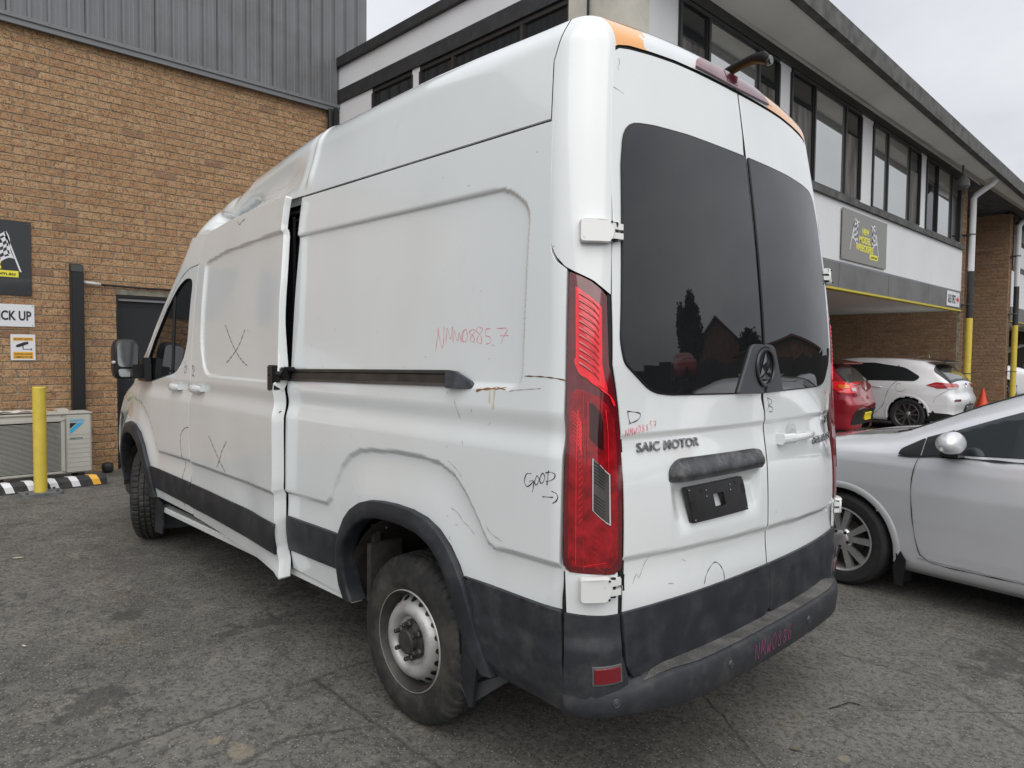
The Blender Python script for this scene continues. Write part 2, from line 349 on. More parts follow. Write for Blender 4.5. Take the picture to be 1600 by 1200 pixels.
# outlines and pen strokes on the van skin, in metres (side chart: x,z; rear chart: y,z; corner chart: (x+y)/sqrt2,z)
T = {
 'lamp': [(0.8913,1.8209),(0.8942,1.6657),(0.8965,1.4601),(0.8989,1.256),(0.9028,1.0516),(0.9028,0.8929),(0.8925,0.8695),(0.8824,0.8624),(0.8116,0.8572),(0.7364,0.8491),(0.7161,0.8618),(0.7119,0.8798),(0.7124,1.1492),(0.715,1.2113),(0.7199,1.2881),(0.731,1.3799),(0.7444,1.4528),(0.7631,1.523),(0.7686,1.667),(0.771,1.7434),(0.7883,1.7635),(0.8219,1.7895),(0.8547,1.8058)],
 'lamp_hot': [(0.8728,1.7728),(0.8606,1.7645),(0.8257,1.7399),(0.788,1.7077),(0.7857,1.5311),(0.7801,1.4963),(0.7643,1.4367),(0.8029,1.4615),(0.8382,1.4857),(0.8627,1.5079),(0.8699,1.5262)],
 'lamp_ribs': [[(0.8616,1.7562),(0.834,1.7377),(0.8091,1.7175),(0.7964,1.7013)],[(0.8614,1.7337),(0.8338,1.7153),(0.809,1.6951),(0.7963,1.6789)],[(0.8613,1.7113),(0.8337,1.6929),(0.8088,1.6727),(0.7962,1.6565)],[(0.8611,1.6888),(0.8335,1.6705),(0.8087,1.6503),(0.7961,1.6341)],[(0.861,1.6664),(0.8334,1.6481),(0.8085,1.6279),(0.7959,1.6117)],[(0.8608,1.644),(0.8332,1.6258),(0.8084,1.6056),(0.7957,1.5894)],[(0.8606,1.6217),(0.8331,1.6035),(0.8082,1.5833),(0.7956,1.5671)],[(0.8604,1.5994),(0.8329,1.5812),(0.808,1.561),(0.7954,1.5448)],[(0.8603,1.577),(0.8327,1.5589),(0.8078,1.5387),(0.7951,1.5224)],[(0.8601,1.5547),(0.8325,1.5366),(0.8076,1.5164),(0.7949,1.5001)],[(0.8599,1.5324),(0.8323,1.5144),(0.8074,1.4942),(0.7947,1.4779)]],
 'lamp_arc': [(0.8711,1.5425),(0.8688,1.518),(0.8565,1.4977),(0.8361,1.4817),(0.8029,1.4574),(0.7686,1.4326),(0.753,1.4159),(0.7414,1.3907)],
 'lamp_rev': [(0.8136,1.2256),(0.7904,1.2048),(0.7689,1.1814),(0.7579,1.1724),(0.7545,1.0112),(0.7676,1.0207),(0.7912,1.0407),(0.8122,1.0616)],
 'lamp_revlines': [[(0.8104,1.2134),(0.7925,1.2008),(0.7743,1.1878)],[(0.8103,1.2033),(0.7925,1.1907),(0.7743,1.1777)],[(0.8102,1.1932),(0.7924,1.1806),(0.7742,1.1675)],[(0.8101,1.1831),(0.7923,1.1704),(0.7742,1.1574)],[(0.8101,1.1729),(0.7922,1.1603),(0.7741,1.1472)],[(0.81,1.1628),(0.7922,1.1502),(0.774,1.1371)],[(0.8099,1.1527),(0.7921,1.1401),(0.774,1.1269)],[(0.8096,1.1122),(0.7918,1.0995),(0.7736,1.0863)],[(0.8095,1.1021),(0.7917,1.0894),(0.7736,1.0762)],[(0.8094,1.092),(0.7916,1.0793),(0.7735,1.066)],[(0.8093,1.0818),(0.7915,1.0691),(0.7734,1.0558)],[(0.8092,1.0717),(0.7914,1.059),(0.7733,1.0457)],[(0.8091,1.0616),(0.7913,1.0488),(0.7732,1.0355)]],
 'lamp_mid': [(0.8252,1.4043),(0.8065,1.3921),(0.7895,1.3695),(0.7796,1.3387),(0.7779,1.249),(0.7929,1.2576),(0.8243,1.2905)],
 'lamp_low': [(0.8861,1.4236),(0.8682,1.4444),(0.8377,1.4368),(0.7963,1.4206),(0.7638,1.3915),(0.7432,1.3474),(0.7335,1.2541),(0.7284,1.1305),(0.7259,0.8992),(0.7459,0.8738),(0.8767,0.8816),(0.889,0.9051),(0.8897,1.1345)],
 'lamp_v1': [(0.8458,1.4326),(0.8445,1.2579),(0.8403,0.8714)],
 'lamp_v2': [(0.8314,1.4083),(0.8323,1.2581),(0.8263,0.884)],
 'lamp_v3': [(0.7724,1.3794),(0.763,1.2971),(0.7601,1.1746)],
 'lamp_v4': [(0.8616,1.3794),(0.8665,1.2169),(0.8648,0.8908)],
 'lamp_bot': [(0.8385,0.8839),(0.8017,0.8898),(0.768,0.8915)],
 'lamp_ladder': [[(0.8593,1.3307),(0.8482,1.343)],[(0.8591,1.3114),(0.8481,1.3238)],[(0.859,1.2921),(0.8479,1.3045)],[(0.8588,1.2729),(0.8478,1.2852)],[(0.8587,1.2536),(0.8476,1.266)],[(0.8585,1.2344),(0.8475,1.2468)],[(0.8584,1.2151),(0.8473,1.2275)],[(0.8582,1.1959),(0.8472,1.2083)],[(0.858,1.1767),(0.847,1.1891)],[(0.8579,1.1574),(0.8469,1.1699)],[(0.8577,1.1382),(0.8467,1.1506)],[(0.8575,1.1189),(0.8465,1.1314)],[(0.8573,1.0996),(0.8463,1.1121)],[(0.8571,1.0804),(0.8461,1.0929)],[(0.8569,1.0611),(0.8459,1.0736)],[(0.8567,1.0417),(0.8457,1.0543)],[(0.8564,1.0224),(0.8455,1.035)]],
 'lamp_arcs': [[(0.8808,1.3748),(0.8676,1.365),(0.8553,1.3449),(0.8491,1.3187)],[(0.8801,1.3626),(0.8675,1.3528),(0.8552,1.3328),(0.849,1.3065)],[(0.8794,1.3504),(0.8674,1.3406),(0.8552,1.3206),(0.8489,1.2943)],[(0.8787,1.3383),(0.8673,1.3284),(0.8551,1.3084),(0.8488,1.2822)],[(0.878,1.3261),(0.8672,1.3163),(0.855,1.2963),(0.8487,1.27)],[(0.8773,1.3139),(0.8672,1.3041),(0.8549,1.2841),(0.8486,1.2579)],[(0.8766,1.3018),(0.8671,1.2919),(0.8548,1.2719),(0.8485,1.2457)],[(0.8759,1.2896),(0.867,1.2797),(0.8547,1.2598),(0.8484,1.2336)]],
 'lamp_hatch': [[(0.8238,1.0028),(0.803,0.9861),(0.7777,0.9664)],[(0.8236,0.9824),(0.8028,0.9657),(0.7774,0.9459)],[(0.8233,0.9619),(0.8025,0.9452),(0.7771,0.9253)],[(0.823,0.9415),(0.8022,0.9247),(0.7768,0.9047)],[(0.8227,0.921),(0.8019,0.9042),(0.7765,0.8841)],[(0.8225,0.9005),(0.8016,0.8836),(0.7761,0.8634)],[(0.8847,1.2365),(0.8684,1.2128)],[(0.8839,1.1552),(0.8677,1.1317)],[(0.8831,1.0738),(0.8668,1.0504)],[(0.8821,0.9921),(0.8658,0.9688)],[(0.8811,0.91),(0.8647,0.8867)]],
 'nmw': [[(0.9548,1.6581),(0.9693,1.5626)],[(0.9668,1.6521),(0.9255,1.5744),(0.9238,1.6574)],[(0.9063,1.5936),(0.9049,1.6509),(0.8809,1.6087),(0.8728,1.6564),(0.8641,1.5934)],[(0.8621,1.6426),(0.8386,1.6008),(0.832,1.6346),(0.815,1.597),(0.807,1.6417)],[(0.7923,1.6451),(0.811,1.6343),(0.8159,1.6082),(0.7966,1.5984),(0.7819,1.6153),(0.7923,1.6451)],[(0.7526,1.6445),(0.7743,1.6338),(0.7483,1.6187),(0.7433,1.5981),(0.7663,1.6041),(0.7565,1.6225),(0.7386,1.6369),(0.7526,1.6445)],[(0.7199,1.6533),(0.7355,1.6405),(0.7062,1.6183),(0.7042,1.5929),(0.729,1.6003),(0.7175,1.622),(0.6995,1.6435),(0.7199,1.6533)],[(0.6565,1.6449),(0.681,1.6432),(0.6826,1.6216),(0.6574,1.6142),(0.6508,1.5977),(0.6768,1.5892)],[(0.6249,1.6444),(0.5714,1.6434),(0.5846,1.617),(0.5981,1.5925)],[(0.6053,1.6186),(0.5615,1.6195)]],
 'good': [[(0.4005,1.1586),(0.4213,1.1559),(0.4298,1.1398),(0.4305,1.1224),(0.42,1.1131),(0.4052,1.1195),(0.3908,1.1335)],[(0.4085,1.131),(0.3891,1.1354),(0.3928,1.0978)],[(0.3767,1.1511),(0.3844,1.1352),(0.3794,1.124),(0.3691,1.1309),(0.365,1.1484),(0.374,1.1557),(0.3767,1.1511)],[(0.3567,1.1579),(0.3619,1.1425),(0.3576,1.1325),(0.3445,1.1385),(0.3395,1.1602),(0.3484,1.1674),(0.3567,1.1579)],[(0.3233,1.1789),(0.3262,1.1515),(0.3289,1.1303)],[(0.337,1.1689),(0.3152,1.1745),(0.2978,1.1694),(0.2996,1.1568),(0.3141,1.1468),(0.3332,1.1414)],[(0.3478,1.0897),(0.3022,1.0944)],[(0.3078,1.1132),(0.2908,1.1083),(0.2846,1.0966),(0.29,1.0836),(0.3042,1.0746)]],
 'x1': [[(2.9593,1.7059),(2.8762,1.6223),(2.7876,1.552),(2.6857,1.4986),(2.6154,1.4748)],[(2.6828,1.6748),(2.7413,1.5959),(2.8124,1.5409),(2.9114,1.484)],[(2.6407,1.6705),(2.639,1.6562)]],
 'x2': [[(3.0948,1.0425),(3.0134,0.9789),(2.9292,0.9157),(2.8392,0.8589)],[(2.819,1.0396),(2.8827,0.9811),(2.9292,0.9157),(2.9675,0.8694)]],
 'tick': [(2.8705,2.3242),(2.8369,2.301),(2.8058,2.312),(2.7586,2.3244)],
 'scr': [[(3.4018,1.4312),(3.4237,1.4592),(3.3777,1.4439),(3.4017,1.4069),(3.3785,1.3995)],[(3.4051,1.3987),(3.3651,1.3878)]],
 'scr2': [[(3.5612,1.4857),(3.5644,1.444),(3.5341,1.4612),(3.5281,1.4324),(3.5559,1.4068),(3.5739,1.4355)]],
 'scratch': [[(0.8324,1.1512),(0.7905,1.1298),(0.7531,1.1013)],[(0.829,0.9727),(0.7875,0.9579),(0.7613,0.9338),(0.7284,0.9184),(0.6995,0.8955)],[(0.6207,0.9474),(0.5933,0.9227),(0.534,0.9049)],[(0.8159,1.3779),(0.7861,1.3109)],[(0.5254,1.4246),(0.507,1.4298),(0.3785,1.4419)]],
 'rust': [(0.4564,1.4807),(0.3792,1.4809),(0.318,1.4775),(0.2805,1.4713)],
 'rust2': [(0.698,1.4191),(0.671,1.426),(0.5943,1.4338),(0.5456,1.4348)],
 'winL': [(0.7776,2.1895),(0.7621,2.277),(0.7386,2.3188),(0.6991,2.3401),(0.5868,2.3545),(0.4024,2.3618),(-0.0204,2.3635),(0.0249,1.5979),(0.0159,1.411),(0.2059,1.4131),(0.6285,1.424),(0.7032,1.4463),(0.783,1.4924),(0.832,1.5335),(0.8466,1.5687),(0.8183,1.9383)],
 'saic': [(0.7666,1.2346),(0.4421,1.2256),(0.7647,1.2641)],
 'garn': [(0.6253,1.1671),(0.6035,1.1882),(0.5719,1.1955),(0.0717,1.1917),(0.0247,1.1839),(0.0082,1.1556),(0.0121,1.1176),(0.2275,1.1175),(0.6285,1.1214)],
 'plate': [(0.5476,1.0928),(0.1866,1.0949),(0.1449,0.9635),(0.5139,0.9655)],
 'arcmark': [(0.4245,0.7289),(0.4139,0.7551),(0.3907,0.7766),(0.3541,0.7933),(0.3235,0.7803),(0.2999,0.7514),(0.2934,0.7184),(0.295,0.6772)],
 'B1': [[(0.8121,1.372),(0.81,1.353),(0.8024,1.3287)],[(0.8138,1.3708),(0.7863,1.3678),(0.7556,1.3602),(0.7651,1.3415),(0.8092,1.329)]],
 'B2': [[(-0.0615,1.3838),(-0.0743,1.3598),(-0.0592,1.333)],[(-0.0616,1.3862),(-0.1008,1.3745),(-0.0915,1.359),(-0.0707,1.356),(-0.108,1.3425),(-0.0983,1.3271),(-0.0728,1.3323)]],
 'nmw2': [(0.8254,1.2868),(0.6743,1.3101)],
 'dmark': [(-0.6974,1.3086),(-0.6711,1.2829),(-0.6715,1.2467),(-0.6969,1.2086)],
 'dmark2': [(-0.7014,1.1446),(-0.7286,1.1054),(-0.7974,1.075)],
 'dline': [(-0.1076,0.9228),(-0.1097,0.9089)],
 'scrR': [(0.7387,2.5629),(0.7357,2.5461),(0.7473,2.5314),(0.745,2.5203)],
 'scrR2': [(0.7775,2.4544),(0.7554,2.448),(0.7329,2.4416)],
}
# ================================================================== materials
white = mat('van_paint', (.73, .76, .76), .18, coat=1, coatr=.05, var=.025, vscale=2.5, dirt=(.56, .55, .50), dscale=2.5, dlo=.62, dhi=1.0, vz=.4)
whiteP = mat('white_hinge_paint', (.70, .71, .70), .35, coat=.5, dirt=(.25, .2, .15), dscale=30, dlo=.66, dhi=.8)
cladm = mat('grey_plastic', (.019, .0215, .027), .48, var=.35, vscale=9, dirt=(.055, .056, .056), dscale=9, dlo=.5, dhi=.9, bump=.0004, bscale=900)
cladd = mat('dusty_plastic', (.025, .027, .033), .55, var=.22, vscale=30, dirt=(.085, .083, .078), dscale=11, dlo=.5, dhi=.9, bump=.0005, bscale=700)
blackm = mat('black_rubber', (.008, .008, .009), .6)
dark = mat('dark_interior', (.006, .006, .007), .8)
glassb = mat('privacy_glass', (.010, .011, .012), .02, spec=.68, var=.2, vscale=3)
tyrem = mat('tyre_rubber', (.018, .018, .018), .75, var=.3, vscale=25, dirt=(.10, .095, .075), dscale=5, dlo=.48, dhi=.8, bump=.0006, bscale=300)
rimm = mat('steel_rim', (.46, .46, .45), .38, metal=.45, var=.1, vscale=10, dirt=(.10, .085, .07), dscale=9, dlo=.52, dhi=.85)
rimin = mat('rim_barrel', (.06, .06, .058), .55, metal=.5, dirt=(.10, .09, .075), dscale=14)
hubm = mat('greasy_hub', (.075, .072, .068), .5, metal=.6, var=.3, vscale=30, bump=.001, bscale=120)
chrome = mat('chrome', (.55, .56, .57), .12, metal=1)
alum = mat('rail_aluminium', (.16, .158, .15), .35, metal=.85, var=.2, vscale=6)
redd = mat('lamp_dark_red', (.12, .004, .008), .08, coat=1, spec=.8, var=.35, vscale=18)
redh = mat('lamp_bright_red', (.90, .018, .030), .12, coat=1, var=.12, vscale=40)
redm = mat('lamp_mid_red', (.40, .006, .012), .12, coat=1, var=.25, vscale=30)
reflm = mat('reflector_red', (.17, .008, .014), .25, coat=.6, bump=.001, bscale=400)
brk = mat('brake_lens', (.19, .06, .075), .12, coat=1, var=.25, vscale=14)
lensg = mat('clear_lens', (.16, .15, .15), .12, metal=.7, coat=1)
lensw = mat('clear_lens_rim', (.55, .52, .52), .15, coat=1)
ink = mat('black_ink', (.012, .012, .02), .5)
inkr = mat('red_crayon', (.78, .16, .22), .7)
inkm = mat('magenta_crayon', (.30, .05, .16), .7)
scr = mat('scratch_grey', (.32, .32, .31), .7)
rustm = mat('rust', (.28, .13, .04), .85, var=.4, vscale=60)
# body paint with peeled orange primer at the header
capm = mat('van_paint_header', (.73, .755, .76), .26, coat=1, coatr=.05, var=.025, vscale=2.5)
t, b, L = nodes(capm)
src = b.inputs['Base Color'].links[0].from_socket
g = N(t, 'ShaderNodeNewGeometry'); sx = N(t, 'ShaderNodeSeparateXYZ'); L(g.outputs['Position'], sx.inputs[0])
nz_ = N(t, 'ShaderNodeTexNoise', i_Scale=16, i_Detail=3); L(g.outputs['Position'], nz_.inputs['Vector'])
def mth(op, a, b_=None, c_=None):
    n = N(t, 'ShaderNodeMath', operation=op)
    for i, v in enumerate((a, b_, c_)):
        if v is None: continue
        if isinstance(v, (int, float)): n.inputs[i].default_value = v
        else: L(v, n.inputs[i])
    return n.outputs[0]
yn = mth('ADD', sx.outputs[1], mth('MULTIPLY', mth('SUBTRACT', nz_.outputs[0], .5), .16))
zn = mth('ADD', sx.outputs[2], mth('MULTIPLY', mth('SUBTRACT', nz_.outputs[0], .5), .02))
p1 = mth('MULTIPLY', mth('GREATER_THAN', yn, .575), mth('MULTIPLY', mth('LESS_THAN', sx.outputs[1], .742), mth('GREATER_THAN', sx.outputs[2], 2.60)))
p2 = mth('MULTIPLY', mth('LESS_THAN', yn, .06), mth('GREATER_THAN', zn, 2.690))
p3 = mth('MULTIPLY', mth('LESS_THAN', yn, -.27), mth('GREATER_THAN', zn, 2.60))
msk = mth('MULTIPLY', mth('MINIMUM', mth('ADD', p1, mth('ADD', p2, p3)), 1), mth('LESS_THAN', sx.outputs[0], .40))
mxo = N(t, 'ShaderNodeMixRGB'); L(msk, mxo.inputs[0]); L(src, mxo.inputs[1]); mxo.inputs[2].default_value = (.86, .40, .10, 1); L(mxo.outputs[0], b.inputs['Base Color'])

# ================================================================== the van: skin as a distance function
ZS = [.2, .45, .72, 1.0, 1.3, 1.45, 1.9, 2.34, 2.6, 2.9]; YS = [.96, .985, 1.02, 1.025, 1.018, 1.005, .975, .925, .88, .82]
ZR = [.2, .6, 1.0, 1.35, 1.6, 1.9, 2.3, 2.6, 2.9]; XR = [.105, .09, .09, .114, .124, .152, .205, .25, .30]
ZF = [.2, .5, .9, 1.05, 1.2, 1.30, 1.5, 1.77, 2.0, 2.19, 2.35, 2.6, 2.9]; XF = [5.56, 5.60, 5.58, 5.48, 5.25, 5.00, 4.71, 4.43, 4.18, 3.99, 3.86, 3.64, 3.2]
def interp(z, zs, v):
    zs = np.asarray(zs, float); v = np.asarray(v, float); z = np.clip(z, zs[0], zs[-1]); m = np.gradient(v, zs)
    i = np.clip(np.searchsorted(zs, z)-1, 0, len(zs)-2); h = zs[i+1]-zs[i]; t = (z-zs[i])/h
    return (2*t**3-3*t**2+1)*v[i]+(t**3-2*t**2+t)*h*m[i]+(-2*t**3+3*t**2)*v[i+1]+(t**3-t**2)*h*m[i+1]
RAD = .13
def ysf(x, z): return interp(z, ZS, YS) - .13*ss(4.4, 5.7, x)
def sdf(P, rad=RAD):
    x, y, z = P[..., 0], P[..., 1], P[..., 2]
    r = rad
    a = np.abs(y)-ysf(x, z)+r
    b = interp(z, ZR, XR)+.07*np.minimum(np.abs(y)/.9, 1.4)**2.5-x+r
    c = z-(2.778+.008*ss(.5, 1.0, x)-.04*(y/.9)**2)+r
    f = (x-interp(z, ZF, XF)+.16*np.minimum(np.abs(y)/.95, 1.4)**2.2)*np.where(z > 1.2, .80, 1.0)+r
    m = np.maximum(np.maximum(a, b), np.maximum(c, f))
    A, B, Cc, Ff = (np.maximum(q, 0) for q in (a, b, c, f))
    return np.sqrt(A*A+B*B+Cc*Cc+Ff*Ff)+np.minimum(m, 0)-r
def cast(P, D, n=46):
    P = np.array(P, float); D = np.broadcast_to(np.array(D, float), P.shape)
    for _ in range(n): P = P+D*(np.clip(sdf(P), -.3, .6)*.85)[..., None]
    return P
def project(P, n=8):
    P = np.array(P, float); e = 1e-3
    for _ in range(n):
        s = sdf(P); G = np.stack([(sdf(P+np.array(d)*e)-sdf(P-np.array(d)*e))/(2*e) for d in ((1, 0, 0), (0, 1, 0), (0, 0, 1))], -1)
        P = P-G*(s/((G**2).sum(-1)+1e-9))[..., None]
    return P
def sdfn(P, e=1e-3):
    G = np.stack([(sdf(P+np.array(d)*e)-sdf(P-np.array(d)*e))/(2*e) for d in ((1, 0, 0), (0, 1, 0), (0, 0, 1))], -1)
    return G/(np.linalg.norm(G, axis=-1)[..., None]+1e-12)
# ---- pressed features of the left side
RECESS = rpoly([(2.6, 2.150), (.60, 2.150, .16), (.478, 2.06, .05), (.465, 1.434, .06), (2.6, 1.405)], .02)
LOW = [(3.6, .848), (2.3, .848), (1.88, .853), (1.741, .856), (1.705, .883), (1.671, .947), (1.604, 1.044), (1.539, 1.098), (1.456, 1.133), (1.355, 1.146), (1.167, 1.157), (.995, 1.155), (.89, 1.145), (.797, 1.11), (.73, 1.05), (.673, .98), (.61, .894), (.576, .879), (.486, .885), (.2, .885), (.2, 0), (3.6, 0)]
DREC = rpoly([(2.0, 2.17), (2.4, 2.17), (3.0, 2.150), (3.325, 2.108, .05), (3.318, 1.60, .1), (3.22, 1.40, .16), (2.9, 1.392), (2.0, 1.392)], .02)
def shoulder(z): return -.013*ss(1.372, 1.296, z)*(1-ss(1.292, 1.215, z))
def disp_side(x, z):
    d = shoulder(z)
    din = -sdp(RECESS, x, z); top = ss(1.9, 2.1, z)
    d = d - .015*ss(0, .017, din)
    dl = -sdp(LOW, x, z)
    d = d - .017*ss(0, .022, dl)*(1-.85*ss(.04, .24, dl))
    d = d + .0012*np.sin(x*5.1+z*2.3)*np.sin(z*6.2+x*1.7)
    return d
def S_side(x, z, off=0):
    P = cast(np.stack([x, np.full_like(x, 1.25), z], -1), (0, -1, 0)); P[:, 1] += disp_side(x, z)+off; return P
def S_plain(x, z, off=0):
    P = cast(np.stack([x, np.full_like(x, 1.25), z], -1), (0, -1, 0)); P[:, 1] += shoulder(z)+off; return P
def S_right(x, z, off=0):
    P = S_plain(x, z, off); P[:, 1] *= -1; return P
BUL = .062
def S_door(x, z, off=0):
    """the sliding door, sprung outwards at its rear edge and dented"""
    P = cast(np.stack([x, np.full_like(x, 1.25), z], -1), (0, -1, 0))
    d = shoulder(z) - 0.014*ss(0, .017, -sdp(DREC, x, z))
    dl = .85-z; d = d - .016*ss(0, .022, dl)*(1-.8*ss(.04, .24, dl))
    tt = np.clip((3.45-x)/1.27, 0, 1.1)
    d = d + BUL*tt**1.5 + .006
    d = d + .006*np.exp(-((x-2.55)/.25)**2-((z-1.75)/.35)**2)*-1 - .009*np.exp(-((x-2.5)/.16)**2-((z-.72)/.16)**2)
    d = d + .0022*np.sin(x*9+z*4)*np.sin(z*7.3-x*2.5)*tt
    d = d + .02*ss(.5, .40, z)*ss(2.5, 2.15, x)
    P[:, 1] += d+off; return P
def S_fdoor(x, z, off=0):
    P = S_plain(x, z, off); dl = .85-z; P[:, 1] -= .014*ss(0, .022, dl)*(1-.8*ss(.04, .24, dl)); return P
FLOW = [(3.2, .86), (4.05, .86), (4.12, .96), (4.24, 1.09), (4.40, 1.18), (4.65, 1.215), (4.9, 1.17), (5.3, 1.0), (5.6, .9), (5.6, 0), (3.2, 0)]
def S_fend(x, z, off=0):
    P = S_plain(x, z, off)
    dl = -sdp(FLOW, x, z); P[:, 1] -= .018*ss(0, .03, dl)*(1-.95*ss(.04, .2, dl)); return P
def S_fdoor2(x, z, off=0):
    P = S_plain(x, z, off)
    dl = -sdp(FLOW, x, z); P[:, 1] -= .018*ss(0, .03, dl)*(1-.95*ss(.04, .2, dl)); return P
# ---- rear
WREC = [(.55, 1.112), (.02, 1.108), (.035, .93), (.50, .93)]
def disp_rear(y, z):
    d = .011*ss(.872, .846, z-.035*y)*(1-.9*ss(.83, .70, z-.035*y))
    q = -sdp([(.62, 1.118), (.025, 1.108), (.03, .90), (.60, .90)], y, z)
    d = d + .022*ss(-.01, .05, q)*ss(.90, 1.08, z)
    d = d + .008*ss(1.30, 1.275, z-.0*y)*(1-ss(1.27, 1.12, z))*(np.abs(y) < 2)
    # dent in the right door
    d = d + .012*np.exp(-((y+.80)/.07)**2-((z-1.22)/.13)**2)
    return d
def S_rear(y, z, off=0):
    P = cast(np.stack([np.full_like(y, -.1), y, z], -1), (1, 0, 0)); P[:, 0] += disp_rear(y, z)-off; return P
def S_glass(y, z, off=0):
    P = cast(np.stack([np.full_like(y, -.1), y, z], -1), (1, 0, 0)); P[:, 0] -= off+.0015*np.sin(y*7)*np.sin(z*5); return P
NC = np.array([-1, 1, 0])/2**.5; TC = np.array([1, 1, 0])/2**.5
def S_corn(s, z, off=0):
    P0 = s[:, None]*TC+np.stack([0*s, 0*s, z], -1)+NC*.75
    return cast(P0, -NC)+NC*np.reshape(off, (-1, 1))
def S_cornR(s, z, off=0): P = S_corn(s, z, off); P[:, 1] *= -1; return P

van = thing('cargo_van', 'large dented white high-roof cargo van with crushed front roof, parked nose to the brick wall', 'van', (1.15, 0, 0))
H = .0105
# ---- dark liner behind every gap
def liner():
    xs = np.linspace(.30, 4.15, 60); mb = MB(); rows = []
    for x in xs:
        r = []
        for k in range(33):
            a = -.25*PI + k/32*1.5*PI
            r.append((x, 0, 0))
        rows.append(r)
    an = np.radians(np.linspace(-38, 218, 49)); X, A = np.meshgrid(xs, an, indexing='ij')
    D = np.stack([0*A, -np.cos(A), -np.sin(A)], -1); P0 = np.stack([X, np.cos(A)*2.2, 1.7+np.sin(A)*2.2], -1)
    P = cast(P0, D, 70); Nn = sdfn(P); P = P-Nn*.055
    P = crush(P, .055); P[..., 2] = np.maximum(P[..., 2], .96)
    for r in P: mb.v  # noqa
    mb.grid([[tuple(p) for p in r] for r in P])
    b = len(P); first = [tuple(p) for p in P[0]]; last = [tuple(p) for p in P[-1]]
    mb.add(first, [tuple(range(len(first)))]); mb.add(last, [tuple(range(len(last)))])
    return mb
KX = [1.2, 1.7, 2.06, 2.2, 2.57, 3.0, 3.25, 3.45, 3.6, 3.9, 4.3]; KD = [0, .015, .018, .018, .053, .101, .176, .11, .02, 0, 0]
def crush(P, inset=0):
    """front left of the roof pushed down and in; a smooth field that fades towards the right side"""
    x, y, z = P[..., 0].copy(), P[..., 1].copy(), P[..., 2].copy()
    hx = ss(1.6, 2.16, x)*.35+ss(2.1, 3.1, x)*.65
    up = ss(2.335, 2.62, z)
    side = ss(-.9, .55, y)
    drop = np.interp(x, KX, KD)
    z2 = z - drop*up*side
    y2 = y - .06*hx*up*np.clip(side, 0, 1)*np.where(y > 0, 1, 0)
    m = ss(2.12, 2.35, x)*ss(2.36, 2.50, z)*ss(0.2, .7, y)
    # one broad concave sheet, then a star of sharp folds at its front end
    hol = np.sin(PI*np.clip((z-2.36)/.27, 0, 1))*ss(2.12, 2.5, x)*ss(3.45, 3.05, x)
    y2 = y2 - .050*hol*ss(.3, .7, y)
    dx = x-3.20; dz = (z-2.49)*1.25; rr = np.hypot(dx, dz)
    star = np.abs(np.sin(2.5*np.arctan2(dz, dx)+.5))
    Wp = np.exp(-(dx/.20)**2)*ss(2.365, 2.42, z)*ss(2.60, 2.53, z)*ss(.3, .7, y)
    y2 = y2 - Wp*(.10+.075*star*np.clip(rr/.10, 0, 1))
    z2 = z2 - np.interp(x, [2.5, 3.0, 3.35, 3.6, 4.2], [0, .016, .052, .050, .05])*ss(2.72, 2.35, z)*ss(0, .6, y)
    y2 = np.where((z < 2.37) & (y > 0), np.maximum(y2, y-.01), y2)
    # ridge where the roof skin has buckled
    rd = np.exp(-((x-2.100)/.022)**2)*ss(2.36, 2.46, z)*ss(.1, .6, y)
    y2 = y2+.012*rd-.006*np.exp(-((x-2.15)/.03)**2)*ss(2.36, 2.46, z)*ss(.1, .6, y)
    return np.stack([x, y2, z2], -1)
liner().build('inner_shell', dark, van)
MB().box((.30, -.86, .36), (5.3, .86, .50)).box((.3, -.84, .5), (.62, .84, .96)).box((1.72, -.93, .5), (4.05, .93, .96)).box((1.9, -.55, .2), (4.2, .55, .36)).build('underbody', dark, van)
MB().tube([(1.15, -.8, .35), (1.15, .8, .35)], .05).tube([(4.65, -.8, .45), (4.65, .8, .45)], .045).tube([(1.15, -.12, .35), (1.15, .12, .35)], .15, n=12).build('axle', hubm, van)

# ---- rear quarter panels
def arch(c, r, zc, a0, a1, n=28, ey=1.0): return [(c+r*math.cos(math.radians(a)), zc+r*ey*math.sin(math.radians(a))) for a in np.linspace(a0, a1, n)]
ARO = [(1.625, .424), (1.650, .485), (1.650, .578), (1.630, .669), (1.592, .745), (1.548, .812), (1.495, .863), (1.425, .902), (1.345, .924), (1.256, .934), (1.155, .937), (1.045, .932), (.955, .916), (.880, .884), (.815, .832), (.766, .770), (.728, .700), (.700, .610), (.680, .520), (.650, .450), (.612, .388)]
ARI = [(1.535, .424), (1.568, .485), (1.580, .560), (1.573, .64), (1.548, .70), (1.505, .755), (1.450, .800), (1.385, .835), (1.300, .855), (1.205, .862), (1.10, .860), (1.00, .848), (.925, .820), (.868, .775), (.830, .720), (.802, .655), (.785, .58), (.760, .515), (.718, .445), (.668, .392)]
qo = [(2.142, 2.338), (2.143, 1.6), (2.141, 1.43), (2.138, 1.3), (2.138, .85), (2.142, .72), (2.145, .54), (2.14, .442)] + ARO[:17] + [(.735, .735), (.27, .728), (.266, .862), (.277, .868), (.2765, 1.05), (.2785, 1.25), (.286, 1.46), (.302, 1.78), (.306, 1.832), (.345, 1.858), (.368, 1.892), (.376, 1.94), (.395, 2.15), (.412, 2.338)]
panel('quarter_panel', qo, S_side, H, white, van, flange=.03, hb=.01)
panel('sill_strip', [(2.14, .545), (1.655, .545), (1.648, .485), (1.625, .43), (2.12, .43)], lambda x, z, off=0: S_plain(x, z, -.012), .02, white, van, flange=.03)
